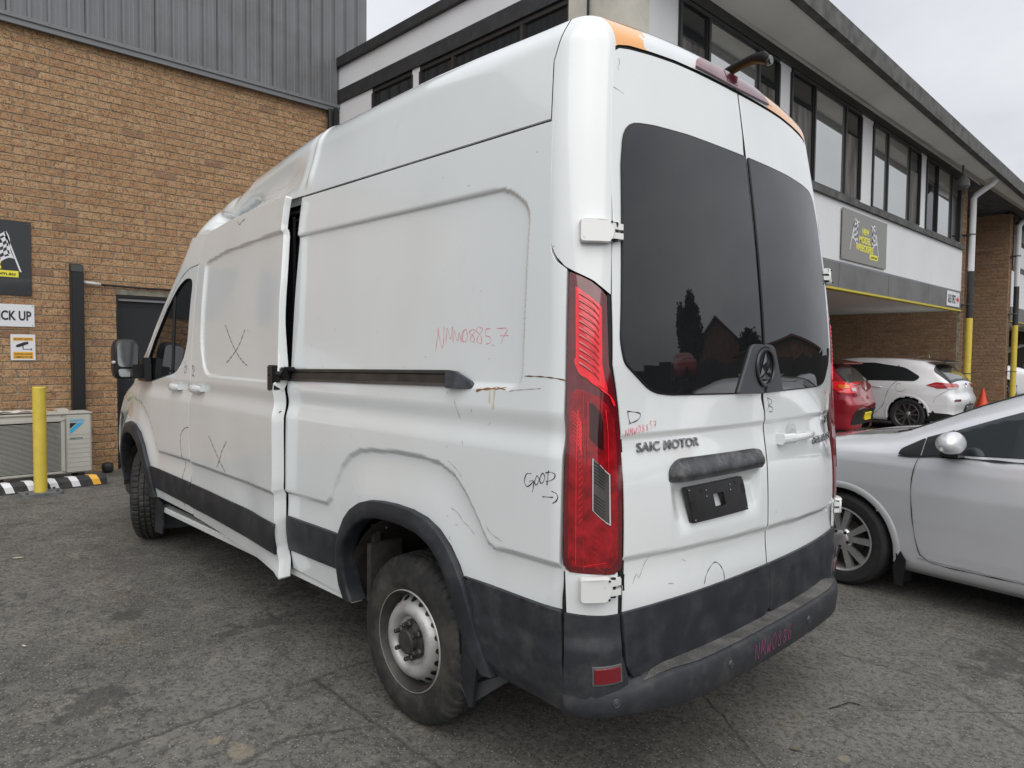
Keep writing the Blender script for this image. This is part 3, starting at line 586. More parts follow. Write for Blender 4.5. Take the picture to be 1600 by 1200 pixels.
qr = rpoly([(2.9, 2.338), (2.9, .44), (1.62, .44), (1.62, .66), (1.45, .89), (1.15, .935), (.86, .89), (.69, .6), (.6, .39), (.27, .37), (.28, 1.2), (.306, 1.83), (.38, 1.95), (.412, 2.338)], .02)
panel('quarter_panel', qr, S_right, .03, white, van, flange=.03)
panel('door_panel', [(4.15, .45), (2.91, .45), (2.91, 2.338), (3.3, 2.30), (3.5, 2.05), (4.43, 1.33), (4.43, 1.1)], S_right, .035, white, van, flange=.03)
# dark cladding strips and wheel arch flares
def cl(off): return lambda x, z, o=0: S_plain(x, z, off+.004*np.sin(np.clip((z-.53)/.19, 0, 1)*PI)+o)
panel('side_cladding', [(2.13, .716), (1.612, .718), (1.655, .60), (1.652, .545), (2.148, .538)], cl(.006), .02, cladm, van, flange=.02, hb=.012)
panel('rear_side_cladding', [(.738, .733), (.27, .728), (.27, .44), (.26, .366), (.44, .378), (.62, .388), (.655, .45), (.69, .53), (.71, .62)], lambda x, z, o=0: S_plain(x, z, .006+.008*ss(.62, .56, z)-.03*ss(.45, .36, z)+o), .02, cladd, van, flange=.03, hb=.012)
def flare(name, AO, AI, par, yf, m=cladm):
    a = np.array(densify(AO, .02, False)); b_ = np.array(densify(AI, .02, False)); n = 90
    def rs(p):
        d = np.r_[0, np.cumsum(np.linalg.norm(np.diff(p, axis=0), axis=1))]; q = np.linspace(0, d[-1], n); return np.stack([np.interp(q, d, p[:, 0]), np.interp(q, d, p[:, 1])], 1)
    a, b_ = rs(a), rs(b_); prof = [(-.005, .0), (0, .016), (.04, .024), (.5, .036), (.88, .034), (.97, .028), (1.0, .016), (1.0, -.05)]
    rows = []
    for t_, off in prof:
        q = a+(b_-a)*t_; P = yf(q[:, 0], q[:, 1], off); rows.append([tuple(p) for p in P])
    return MB().grid(rows).build(name, m, par, smooth=40)
flare('wheel_arch_flare', ARO, ARI, van, S_plain)
flare('wheel_arch_flare', ARO, ARI, van, S_right)

# ---- sill
MB().box((1.60, .90, .390), (4.2, .968, .430), bev=.008).build('sill', white, van, smooth=35)
MB().box((1.60, -.985, .395), (4.2, -.92, .436), bev=.008).build('sill', white, van, smooth=35)
MB().box((2.0, .86, .44), (2.4, .965, .62)).build('door_step', dark, van)

# ---- sliding door
do = [(3.352, 2.285), (3.40, 2.215), (3.425, 2.125), (3.432, 1.98), (3.440, 1.749), (3.445, 1.586), (3.436, 1.381), (3.440, 1.177), (3.437, 1.0), (3.430, .932), (3.418, .853), (3.445, .707), (3.47, .556), (3.47, .482), (2.7, .445), (2.20, .425), (2.13, .40), (2.150, .50), (2.158, .56), (2.150, .70), (2.155, .80), (2.145, .90), (2.145, 1.2), (2.155, 1.30), (2.155, 1.37), (2.145, 1.42), (2.158, 1.55), (2.165, 1.72), (2.172, 1.92), (2.19, 2.12), (2.20, 2.20), (2.196, 2.3), (2.19, 2.345), (2.75, 2.332), (2.95, 2.322), (3.2, 2.302)]
sdoor = panel('sliding_door', do, S_door, H, white, van, flange=lambda z: .034+.028*ss(1.75, 1.35, z), hb=.01)
panel('door_cladding', [(3.432, .703), (3.466, .556), (3.464, .545), (2.166, .520), (2.152, .56), (2.142, .685)], lambda x, z, o=0: S_door(x, z, .011+.006*np.sin(np.clip((z-.53)/.16, 0, 1)*PI)), .02, cladm, sdoor, flange=.014, hb=.012)
for (x0, z0) in ((2.149, 1.243), (2.149, 1.195)):
    MB().lathe([(.0, 0), (.011, 0)], 12, (0, 0, 0), 'x', T=Matrix.Translation((x0-.003, 1.045, z0))).build('latch_hole', blackm, sdoor)
MB().box((2.145, 1.03, 1.214), (2.149, 1.055, 1.232)).build('latch_hole', blackm, sdoor)
def door_handle(xc, zc, surf, par, L_=.20):
    p = surf(np.array([xc]), np.array([zc]))[0]; y = p[1]
    mb = MB(); n = 13; rows = []
    for i in range(n):
        t_ = i/(n-1); x = xc-L_/2+L_*t_; lift = .026+.016*math.sin(PI*t_); w = .019*(.75+.5*math.sin(PI*min(1, t_*1.0))**.6)
        rows.append([(x, y+lift+.009*math.cos(a), zc+w*math.sin(a)) for a in np.linspace(0, 2*PI, 15)])
    mb.grid(rows); mb.add(rows[0][:-1], [tuple(range(14))]); mb.add(rows[-1][:-1], [tuple(range(14))])
    for dx in (-.42, .40): mb.obox((xc+dx*L_, y+.012, zc), (.022, 0, 0), (0, .016, 0), (0, 0, .015))
    h = mb.build('door_handle', white, par, smooth=40)
    MB().lathe([(0, 0), (.045, 0), (.048, .002), (.05, 0)], 24, T=Matrix.Translation((xc, y+.0015, zc)) @ Matrix.Diagonal((1.0, 1, .85, 1))).build('handle_bowl', scrd, h, smooth=True)
    return h
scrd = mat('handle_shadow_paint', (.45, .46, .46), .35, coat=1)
door_handle(3.305, 1.318, S_door, sdoor)
pen('pen_mark', T['x1'], lambda a, b, o=0: S_door(a-.06*ss(3.4, 2.3, a), b, o), ink, sdoor, w=.0022, off=.002)
pen('pen_mark', T['x2'], lambda a, b, o=0: S_door(a-.05*ss(3.4, 2.3, a), b, o), ink, sdoor, w=.0022, off=.002)
pen('pen_mark', [T['tick']]+T['scr'], lambda a, b, o=0: S_door(a-.04*ss(3.4, 2.3, a), b-.02*ss(2, 2.2, b), o), ink, sdoor, w=.002, off=.002)

# ---- front door
fo = [(3.452, 2.100), (3.458, 1.98), (3.462, 1.749), (3.468, 1.586), (3.458, 1.381), (3.462, 1.177), (3.455, .95), (3.440, .853), (3.467, .707), (3.495, .556), (3.495, .487), (4.13, .505), (4.165, .50), (4.185, .60), (4.215, .72), (4.30, .86), (4.40, .96), (4.455, 1.05), (4.475, 1.19), (4.485, 1.285), (4.49, 1.33), (4.22, 1.61), (3.97, 1.85), (3.80, 1.995), (3.70, 2.05), (3.60, 2.088)]
fw = rpoly([(3.525, 2.015, .05), (3.64, 2.030, .05), (3.77, 1.985, .1), (3.96, 1.84), (4.19, 1.62), (4.33, 1.45), (4.40, 1.34, .03), (4.19, 1.335), (3.72, 1.405, .15), (3.595, 1.50, .1), (3.55, 1.62)], .02)
fdoor = panel('front_door', fo, S_fdoor2, .016, white, van, flange=.03, hb=.012, holes=[fw], fmat=blackm)  # flange coloured black to paint the shade in the door gap
wn = panel('window', fw, lambda x, z, o=0: S_plain(x, z, -.012), .05, glassb, fdoor, flange=0)
bp = [(3.80, 1.395), (3.83, 1.395), (3.87, 1.90), (3.84, 1.93)]
panel('window_bar', bp, lambda x, z, o=0: S_plain(x, z, -.006), .05, blackm, fdoor, flange=.004)
fr_ = [tuple(p) for p in S_plain(*np.array(densify(fw+[fw[0]], .02, False)).T, -.006)]
MB().tube(fr_, .007, n=5).build('window_seal', blackm, fdoor, smooth=True)
panel('door_cladding', [(3.462, .705), (4.208, .722), (4.182, .62), (4.172, .572), (3.49, .545), (3.49, .56)], cl(.006), .03, cladm, fdoor, flange=.014)
door_handle(3.70, 1.312, S_plain, fdoor, .18)
fl = resample([(3.455, 1.062), (3.52, 1.052), (3.585, 1.012), (3.60, .948), (3.575, .851), (3.56, .80), (3.60, .722), (3.625, .549), (3.61, .50)], .02)
pen('filler_flap_gap', [[tuple(p) for p in fl]], S_fdoor2, blackm, fdoor, w=.0022, off=.0015)
pen('pen_mark', T['scr2'], S_fdoor2, ink, fdoor, w=.002, off=.002)
# mirror
mir = MB()
def blob(mb, c, hx, hy, hz, e=3.2, n=20, shear=0, k=None):
    V = []; rows = []
    for i in range(n+1):
        th = -PI/2+PI*i/n; row = []
        for j in range(n*2+1):
            ph = 2*PI*j/(n*2)
            f = lambda v, p: math.copysign(abs(v)**(2/p), v)
            x, y, z = f(math.cos(th), e)*f(math.cos(ph), e), f(math.cos(th), e)*f(math.sin(ph), e), f(math.sin(th), e)
            row.append((c[0]+x*hx+shear*z*hz, c[1]+y*hy, c[2]+z*hz))
        rows.append(row)
    return mb.grid(rows)
MX, MY, MZ = 4.32, 1.140, 1.485
blob(mir, (MX+.03, MY, MZ), .060, .086, .146, 4.0)
mirr = mir.build('wing_mirror', mat('mirror_plastic', (.012, .012, .013), .35), van, smooth=True)
MB().prism([(MX-.041, MY+dy, MZ+dz) for dy, dz in rpoly([(-.066, -.052), (.066, -.052), (.07, .122), (-.062, .122)], .035)], (.003, 0, 0)).build('mirror_glass', chrome, mirr)
MB().prism([(MX-.041, MY+dy, MZ+dz) for dy, dz in rpoly([(-.056, -.122), (.056, -.122), (.064, -.066), (-.064, -.066)], .018)], (.003, 0, 0)).build('mirror_glass', chrome, mirr)
blob(MB(), (MX-.01, MY+.086, MZ-.02), .03, .012, .012, 2.5, 8).build('indicator', lensw, mirr, smooth=True)
MB().obox((4.31, 1.05, 1.40), (.06, 0, 0), (0, .07, 0), (0, 0, .05)).prism([(4.44, .985, 1.33), (4.20, 1.01, 1.33), (4.22, 1.008, 1.50), (4.30, 1.0, 1.50)], (0, .045, 0)).build('mirror_arm', MAT['mirror_plastic'], mirr)

# ---- front wing, bonnet, windscreen, bumper
AFO = [(4.165, .50), (4.185, .60), (4.215, .72), (4.30, .86), (4.40, .955), (4.52, 1.0), (4.65, 1.012), (4.80, .99), (4.93, .92), (5.04, .80), (5.10, .65), (5.12, .50)]
AFI = [(4.235, .50), (4.245, .58), (4.275, .69), (4.35, .80), (4.43, .872), (4.53, .915), (4.65, .928), (4.79, .91), (4.90, .85), (4.985, .75), (5.03, .62), (5.045, .50)]
fe = [(4.495, 1.325), (4.49, 1.285), (4.48, 1.19), (4.46, 1.06), (4.405, .965)] + AFO[4:] + [(5.30, .50), (5.42, .75), (5.40, .95), (5.25, 1.10), (5.0, 1.22), (4.75, 1.31), (4.60, 1.345)]
panel('front_wing', fe, S_fend, .02, white, van, flange=.03)
flare('wheel_arch_flare', AFO, AFI, van, S_plain)
panel('front_wing', fe, S_right, .04, white, van, flange=.03); flare('wheel_arch_flare', AFO, AFI, van, S_right)
def S_front(y, z, off=0):
    P = cast(np.stack([np.full_like(y, 6.2), y, z], -1), (-1, 0, 0), 60); P[:, 0] += off; return P
panel('windscreen', rpoly([(-.80, 1.34), (.80, 1.34), (.74, 2.08), (-.74, 2.08)], .06), S_front, .06, glassb, van, flange=0)
panel('bonnet', [(-.86, 1.10), (.86, 1.10), (.86, 1.32), (-.86, 1.32)], S_front, .05, white, van, flange=.03)
panel('grille', [(-.84, .70), (.84, .70), (.84, 1.09), (-.84, 1.09)], S_front, .06, blackm, van, flange=.03)
panel('front_bumper', [(-.84, .36), (.84, .36), (.84, .69), (-.84, .69)], S_front, .06, cladm, van, flange=.03)
def S_fc(s, z, off=0):
    n = np.array([1, 1, 0])/2**.5; tt = np.array([-1, 1, 0])/2**.5
    return cast(s[:, None]*tt+np.stack([0*s, 0*s, z], -1)+n*5.2, -n, 70)+n*off
panel('front_corner', [(-3.32, .36), (-3.0, .36), (-3.0, .62), (-3.32, .62)], S_fc, .04, cladm, van, flange=.03)
panel('headlamp', [(-3.36, .80), (-3.02, .80), (-2.98, 1.12), (-3.30, 1.05)], S_fc, .04, lensg, van, flange=.02)

# ---- cab side above the front door
panel('cab_side', [(3.362, 2.292), (3.387, 2.25), (3.442, 2.15), (3.455, 2.108), (3.60, 2.097), (3.72, 2.057), (3.83, 1.987), (3.98, 1.862), (4.24, 1.612), (4.50, 1.337), (4.585, 1.36), (4.43, 1.55), (4.16, 1.82), (3.96, 2.02), (3.80, 2.18), (3.71, 2.292)], S_plain, .02, white, van, flange=.03)
# ---- roof
def roofgrid(x0, x1, nx, name, a0, a1):
    an = np.concatenate([np.linspace(a0, 62, 70), np.linspace(63, 117, 30), np.linspace(118, a1, 50)]); an = np.radians(an)
    tt = np.linspace(0, 1, nx)
    A, TT = np.meshgrid(an, tt, indexing='ij')
    x0 = np.interp(np.minimum(A, PI-A), CA, CX)+.0045
    X = x0+(x1-x0)*TT
    D = np.stack([0*A, -np.cos(A), -np.sin(A)], -1); P0 = np.stack([X, np.cos(A)*1.8, 2.18+np.sin(A)*1.8], -1)
    P = cast(P0, D, 60); P = crush(P)
    # pressed bulge along the roof side above the gutter
    gu = np.cross(np.gradient(P, axis=1), np.gradient(P, axis=0)); gu /= np.linalg.norm(gu, axis=-1)[..., None]+1e-12
    s = np.sign((gu*np.stack([0*A, np.cos(A), np.sin(A)], -1)).sum(-1)).mean(); gu *= np.sign(s)
    return gridmesh(name, P, gu, white, van), P
# ---- rear frame: corner pillars and header in one grid, left pillar -> header -> right pillar
def cap():
    npil, nh, nz, nov = 26, 50, 80, 30
    zt = 2.555
    sL = lambda z: np.interp(z, [1.75, 1.90, 1.95, 2.15, 2.345, 2.6], [.952, .955, .958, .962, .950, .940])   # seam with the side
    yg = lambda z: np.interp(z, [1.7, 1.75, 1.88, 2.015, 2.21, 2.416, 2.565, 2.60], [.872, .870, .861, .845, .832, .802, .774, .765])
    def sG(z):
        y = yg(z); P = cast(np.stack([np.full_like(y, -.1), y, z], -1), (1, 0, 0)); return (P[:, 0]+P[:, 1])/2**.5
    cols = []
    for i in range(npil):
        a = i/(npil-1)
        zl = float(np.interp(a, [0, .05, .12, .25, .40, .70, 1.0], [1.955, 1.90, 1.872, 1.84, 1.823, 1.795, 1.750]))
        z = np.linspace(zl, zt, nz); s = sL(z)*(1-a)+sG(z)*a; low = S_corn(s, z)
        P1 = np.array([.4445, .82-.10*a, 0]); cols.append((low, P1))
    for j in range(1, 2*nh):
        f = j/nh
        y0 = .770-.04*0; 
        yy = .762*(1-f)
        zd = float(np.interp(abs(yy), [0, .30, .43, .566, .679, .736, .759, .775], [2.645, 2.643, 2.641, 2.633, 2.624, 2.611, 2.596, 2.568]))
        low = S_rear0(np.full(nz, yy), np.linspace(zd, zd+.004, nz))
        cols.append((low, np.array([.4445, .72*(1-f), 0])))
    for i in range(npil-1, -1, -1):
        low, P1 = cols[i]; cols.append((low*np.array([1, -1, 1]), P1*np.array([1, -1, 1])))
    G = []
    for low, P1 in cols:
        P0 = low[-1]; P1 = P1.copy(); P1[2] = 2.76
        tt = np.linspace(0, 1, nov+1)[1:, None]
        up = P0*(1-tt)+P1*tt+np.sin(tt*PI)*.06*np.array([-.5, np.sign(P0[1])*.5*min(1, abs(P0[1])/.7)**4, 1])
        up = project(up, 12)
        up[-1, 0] = .4445
        G.append(np.concatenate([low, up]))
    G = np.array(G); Nn = sdfn(G)
    o = gridmesh('rear_frame', G, Nn, capm, van)
    # turned edge along the door opening, coloured black as the gap's shade
    k0 = npil-1; edge = [G[k0][i] for i in range(nz)] + [G[k][0] for k in range(k0+1, len(G)-npil)] + [G[len(G)-npil][i] for i in range(nz-1, -1, -1)]
    edge = np.array(edge); en = sdfn(edge)
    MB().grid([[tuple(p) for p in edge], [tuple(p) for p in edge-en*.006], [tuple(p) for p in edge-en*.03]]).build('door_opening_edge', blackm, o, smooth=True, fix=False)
    e2 = G[0]; n2 = sdfn(e2); MB().grid([[tuple(p) for p in e2[:nz+5]], [tuple(p) for p in (e2-n2*.02)[:nz+5]]]).build('pillar_edge', white, o, smooth=True, fix=False)
    return o, G
def S_rear0(y, z, off=0): return cast(np.stack([np.full_like(y, -.1), y, z], -1), (1, 0, 0))
cap_o, CG = cap()
CA = np.arctan2(CG[0][:, 2]-2.18, np.abs(CG[0][:, 1])); CX = CG[0][:, 0]
# left edge follows z = 2.348 : angle seen from (0, 2.18)
ang = math.degrees(math.atan2(2.349-2.18, .925))
rf, PR = roofgrid(.447, 4.05, 330, 'roof', ang, 180-ang)
for e in (PR[0], PR[-1]):
    sg = 1 if e[0][1] > 0 else -1
    MB().grid([[tuple(p) for p in e], [(p[0], p[1]-.012*sg, p[2]-.001) for p in e], [(p[0], p[1]-.03*sg, p[2]-.03) for p in e]]).build('roof_gutter', white, rf, smooth=True)

# lower part of the corner pillars, below the lamps, with the hinge pocket
for fn in (S_corn, S_cornR):
    panel('corner_pillar', [(.896, .862), (.890, .728), (.81, .722), (.722, .716), (.722, .80), (.725, .852), (.80, .858)], fn, .014, white, van, flange=.02)
    panel('corner_cladding', [(.8965, .724), (.8965, .50), (.8965, .455), (.80, .44), (.680, .44), (.682, .50), (.706, .58), (.716, .713), (.81, .719)], lambda s, z, o=0, fn=fn: fn(s, z, .004+.016*ss(.66, .60, z)+o), .014, cladd, van, flange=.02)
    # liner behind the corner
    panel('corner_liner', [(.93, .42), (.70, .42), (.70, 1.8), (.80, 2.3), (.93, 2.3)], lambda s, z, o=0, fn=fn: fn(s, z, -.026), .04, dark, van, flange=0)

# ---- tail lamps
for sgn, fn in ((1, S_corn), (-1, S_cornR)):
    lp = T['lamp']
    def fo_(o_): return lambda s, z, o=0, fn=fn, o_=o_: fn(s, z, o_+o)
    lamp = panel('tail_lamp', lp, fo_(.004), .012, redd, van, flange=.03, hb=.01)
    panel('lamp_upper_lens', T['lamp_hot'], fo_(.0075), .012, redh, lamp, flange=.005)
    panel('lamp_lower_lens', T['lamp_low'], fo_(.0055), .012, mat('lamp_wine_red', (.27, .005, .010), .10, coat=1, var=.45, vscale=26) if 'lamp_wine_red' not in MAT else MAT['lamp_wine_red'], lamp, flange=.002)
    mb = MB()
    for st in T['lamp_ribs']:
        P = np.array(resample(st, .01)); tw = np.interp(np.arange(len(P)), [0, len(P)-1], [1, .35]); rows = []
        for k_, of in ((-.009, .0085), (-.006, .0125), (.001, .011), (.004, .0085)):
            rows.append([tuple(p) for p in fn(P[:, 0], P[:, 1]+k_*tw, of)])
        mb.grid(rows)
    mb.build('lamp_rib', redm, lamp, smooth=40, fix=False)
    pen('lamp_light_guide', [T['lamp_arc']], fo_(0), redh, lamp, w=.004, off=.0095)
    pen('lamp_line', [T['lamp_v1'], T['lamp_v2']], fo_(0), redm, lamp, w=.0022, off=.0085, smooth=False)
    pen('lamp_line', [T['lamp_v3'], T['lamp_v4'], T['lamp_bot']], fo_(0), redh, lamp, w=.0018, off=.0085, smooth=False)
    pen('lamp_ladder', T['lamp_ladder']+T['lamp_arcs'], fo_(0), redh, lamp, w=.0016, off=.0080)
    pen('lamp_hatch', T['lamp_hatch'], fo_(0), redm, lamp, w=.0016, off=.0080)
    panel('lamp_dark_lens', T['lamp_mid'], fo_(.0065), .02, mat('lamp_black_red', (.035, .003, .005), .08, coat=1) if 'lamp_black_red' not in MAT else MAT['lamp_black_red'], lamp, flange=.003)
    rv = panel('reversing_lens', T['lamp_rev'], fo_(.008), .012, lensg, lamp, flange=.004)
    pen('lens_line', T['lamp_revlines'], fo_(0), blackm, rv, w=.0017, off=.0092)
    rl = T['lamp_rev']; pen('lens_rim', [rl[1:6], rl[5:8]+rl[:1]], fo_(0), lensw, rv, w=.0022, off=.0095, smooth=False)

# ---- hinges
def hinge(z0, z1, fn, flip=1, s0=.862, s1=.722):
    mb = MB(); zc = (z0+z1)/2; h = (z1-z0)/2
    ol = rpoly([(s0, z0), (s1+.035, z0), (s1+.02, zc), (s1+.035, z1), (s0, z1)], .012)
    rows = []
    for of, sc_ in ((0.002, 1.0), (.026, 1.0), (.034, .93)):
        q = np.array(densify(ol, .008)); c = q.mean(0); q = c+(q-c)*sc_; P = fn(q[:, 0], q[:, 1], of); rows.append([tuple(p) for p in P]+[tuple(P[0])])
    mb.grid(rows); mb.add(rows[-1][:-1], [tuple(range(len(rows[-1])-1))])
    o = mb.build('hinge', whiteP, van, smooth=35)
    # knuckle fingers over the door edge
    for dz in (.45, -.35):
        f = MB(); q = np.array([(s1+.05, zc+dz*h-.010), (s1-.006, zc+dz*h-.010), (s1-.006, zc+dz*h+.010), (s1+.05, zc+dz*h+.010)])
        a = fn(q[:, 0], q[:, 1], .006); b_ = fn(q[:, 0], q[:, 1], .030); f.add([*a, *b_], [(0, 1, 2, 3), (7, 6, 5, 4), (0, 4, 5, 1), (1, 5, 6, 2), (2, 6, 7, 3), (3, 7, 4, 0)])
        f.build('hinge_finger', whiteP, o)
    pc = fn(np.array([s1+.02]), np.array([zc]), .016)[0]
    MB().tube([pc+np.array([0, 0, -h*.8]), pc+np.array([0, 0, h*.8])], .009, n=10).build('hinge_pin', blackm, o)
    for dz in (.75, -.8):
        pb = fn(np.array([s1+.035]), np.array([zc+dz*h]), .036)[0]; blob(MB(), pb, .004, .004, .004, 2, 5).build('hinge_bolt', blackm, o)
for fn in (S_corn, S_cornR):
    hinge(1.915, 1.992, fn); hinge(.772, .850, fn, s0=.852)

# ---- black ribbons that paint the shade into the panel gaps
zz = np.linspace(.43, .86, 20)
for fn in (S_corn, S_cornR):
    pen('gap_shade', [[(.897, z) for z in zz], [(.702, z) for z in np.linspace(.45, .84, 20)]], fn, blackm, van, w=.006, off=-.006, smooth=False)
e = CG[0]
for sg in (1, -1):
    a = e.copy(); n_ = sdfn(a); a = a-n_*.007
    A1 = a+np.array([-.006, 0, 0]); A2 = a+np.array([.009, 0, 0]); A1[:, 1] *= sg; A2[:, 1] *= sg
    MB().grid([[tuple(p) for p in A1], [tuple(p) for p in A2]]).build('gap_shade', blackm, van, fix=False)
MB().grid([[tuple(p) for p in S_plain(np.linspace(.41, 2.13, 60), np.full(60, z), -.010)] for z in (2.332, 2.352)]).build('gap_shade', blackm, van, fix=False)
# ---- rear doors
LE = [(.733, 2.601), (.757, 2.586), (.771, 2.555), (.797, 2.416), (.827, 2.212), (.840, 2.015), (.857, 1.881), (.869, 1.749), (.877, 1.523), (.864, 1.452), (.854, 1.38), (.847, 1.289), (.845, 1.212), (.846, 1.15), (.852, .867), (.853, .70)]
TOPL = [(-.012, 2.634), (.3, 2.633), (.43, 2.631), (.566, 2.623), (.679, 2.613)]
LE = [(y-.0065, z) for y, z in LE]; TOPL = [(y, z-.004) for y, z in TOPL]
dl = [(-.012, .70)]+[(-.012, 1.30), (-.004, 1.36)]+TOPL+LE
doorL = panel('rear_door', [(-.036, .70), (-.032, 1.33), (-.008, 1.385), (-.006, 2.39), (-.014, 2.46)]+[(-.014, 2.630)]+TOPL[1:]+LE, S_rear, H, white, van, flange=.03, hb=.011, fmat=blackm, label='left rear door with the number plate bracket')  # black flange is painted gap shade over a white door edge
RE = [(-y, z) for y, z in LE][::-1]
doorR = panel('rear_door', [(-.031, 2.630)]+[(-y, z) for y, z in TOPL[1:]]+[(-y+.004, z) for y, z in LE]+[(-.051, .70), (-.049, 1.33), (-.036, 1.385), (-.034, 2.39), (-.033, 2.46)], S_rear, H, white, van, flange=.03, hb=.011, fmat=blackm, label='right rear door with the handle')  # flange black here too, painted shade of the gap
def S_rc(y, z, off=0): return S_glass(y, z, .008+.004*ss(.72, .64, z)+off)
panel('door_cladding', [(-.042, .712), (.852, .716), (.846, .62), (.833, .535), (.800, .490), (.597, .478), (.304, .470), (.045, .478), (-.055, .53)], S_rc, .016, cladm, doorL, flange=.02, hb=.012)
panel('door_cladding', [(-.050, .712), (-.852, .712), (-.842, .60), (-.823, .50), (-.788, .465), (-.3, .465), (-.08, .478), (-.063, .53)], S_rc, .016, cladm, doorR, flange=.02, hb=.012)
gL = rpoly([(-.003, 2.363, .004), (.40, 2.362), (.60, 2.354), (.745, 2.338, .07), (.778, 2.19, .02), (.805, 1.941), (.838, 1.60, .03), (.822, 1.53), (.70, 1.432, .07), (.60, 1.422), (-.003, 1.412, .004)], .02)
gR = rpoly([(-.036, 2.363, .004), (-.40, 2.361), (-.60, 2.354), (-.745, 2.338, .07), (-.774, 2.19, .02), (-.790, 1.941), (-.800, 1.60, .03), (-.785, 1.53), (-.70, 1.432, .07), (-.60, 1.422), (-.036, 1.412, .004)], .02)
for par, gg in ((doorL, gL), (doorR, gR)):
    panel('window', gg, lambda y, z, o=0: S_glass(y, z, .0075+o), .03, glassb, par, flange=.010)
    lp = densify(gg+[gg[0]], .02, False); q = np.array(lp); P = S_glass(q[:, 0], q[:, 1], .002)
    MB().tube([tuple(p) for p in P[:-1]]+[tuple(P[0])], .006, n=6).build('window_seal', blackm, par, smooth=True)
# dark closing strips, painted shade of the centre gap
MB().grid([[tuple(p) for p in S_rear(np.full(90, a), np.linspace(.50, 2.63, 90), -.007)] for a in (-.07, .03)]).build('door_gap_strip', blackm, doorR, smooth=True)
# dark blanking behind left/right gaps is the liner; emblem and its housing
emh = [(.091, 1.601), (-.097, 1.60), (-.176, 1.412), (.205, 1.414)]
panel('emblem_housing', rpoly([(-.004, 1.602, .004), (.088, 1.602, .03), (.205, 1.412, .01), (-.004, 1.409, .004)], .01), lambda y, z, o=0: S_glass(y, z, .017+o), .02, mat('housing_grey', (.05, .052, .06), .45), doorL, flange=.014)
panel('emblem_housing', rpoly([(-.030, 1.602, .004), (-.100, 1.601, .03), (-.178, 1.412, .01), (-.030, 1.409, .004)], .01), lambda y, z, o=0: S_glass(y, z, .017+o), .02, MAT['housing_grey'], doorR, flange=.014)
EC = S_glass(np.array([-.010]), np.array([1.512]), .018)[0]; nrm = Vector(sdfn(EC[None])[0])
xe = Vector((0, -1, 0)); ye = nrm.cross(xe)*-1; ye = -xe.cross(nrm) if ye.z < 0 else ye
ME_ = Matrix(((xe.x, ye.x, nrm.x, EC[0]), (xe.y, ye.y, nrm.y, EC[1]), (xe.z, ye.z, nrm.z, EC[2]), (0, 0, 0, 1)))
glossb = mat('gloss_black', (.012, .012, .014), .12, coat=1); satb = mat('satin_dark', (.07, .072, .08), .3, metal=.6)
em = MB().lathe([(0, 0), (.078, 0), (.083, .004), (.083, -.01)], 40, axis='z', T=ME_).build('emblem', glossb, doorR, smooth=35)
MB().lathe([(.066, .003), (.068, .009), (.077, .009), (.079, .003)], 40, axis='z', T=ME_).build('emblem_ring', satb, em, smooth=35)
mb = MB()
for sx_ in (-1, 1):
    for tri in ([(0, .058), (sx_*.026, .008), (sx_*.008, .0)], [(sx_*.030, -.002), (sx_*.052, -.042), (sx_*.006, -.022)], [(sx_*.004, -.03), (sx_*.044, -.048), (0, -.058)]):
        c = (sum(p[0] for p in tri)/3, sum(p[1] for p in tri)/3)
        mb.add([ME_ @ Vector((*p, .003)) for p in tri]+[ME_ @ Vector((*c, .012))], [(0, 1, 3), (1, 2, 3), (2, 0, 3)])
mb.build('emblem_facet', satb, em)
# garnish above the plate
gn = rpoly([(.628, 1.119, .01), (.628, 1.165, .02), (.600, 1.190, .03), (.56, 1.196), (.08, 1.193), (.035, 1.187, .02), (.012, 1.150, .02), (.012, 1.119, .01)], .015)
panel('plate_light_garnish', gn, lambda y, z, o=0: S_glass(y, z, .010+.026*ss(1.195, 1.150, z)*ss(.63, .58, y)*ss(.01, .05, y)-.012*ss(1.14, 1.119, z)+o), .012, mat('garnish_plastic', (.045, .047, .052), .5, var=.4, vscale=18, dirt=(.16, .16, .155), dscale=25, dlo=.5, dhi=.8), doorL, flange=.03, hb=.01)
pl = [(.549, 1.093), (.188, 1.095), (.145, .964), (.514, .965)]
hole = rpoly([(.394, 1.055), (.325, 1.056), (.306, 1.000), (.376, 1.000)], .008)
slots = [[(.535, 1.045), (.505, 1.047), (.492, 1.005), (.522, 1.003)], [(.205, 1.070), (.180, 1.071), (.168, 1.034), (.193, 1.032)], [(.478, 1.082), (.466, 1.082), (.462, 1.068), (.474, 1.068)], [(.255, 1.086), (.243, 1.086), (.238, 1.072), (.25, 1.072)]]
pbm = mat('bracket_black', (.013, .013, .014), .38, var=.3, vscale=20)
pbk = panel('plate_bracket', rpoly(pl, .006), lambda y, z, o=0: S_glass(y, z, .012+o), .03, pbm, doorL, flange=.02, holes=[hole])
for s_ in slots: panel('bracket_slot', s_, lambda y, z, o=0: S_glass(y, z, .0128), .02, blackm, pbk, flange=0)
for (a, c) in ((.54, 1.083), (.196, 1.087), (.158, .972), (.505, .973), (.44, 1.072), (.437, 1.050), (.283, 1.075), (.280, 1.055)):
    p = S_glass(np.array([a]), np.array([c]), .013)[0]; blob(MB(), p, .003, .004, .005, 2, 5).build('screw', lensg, pbk, smooth=True)
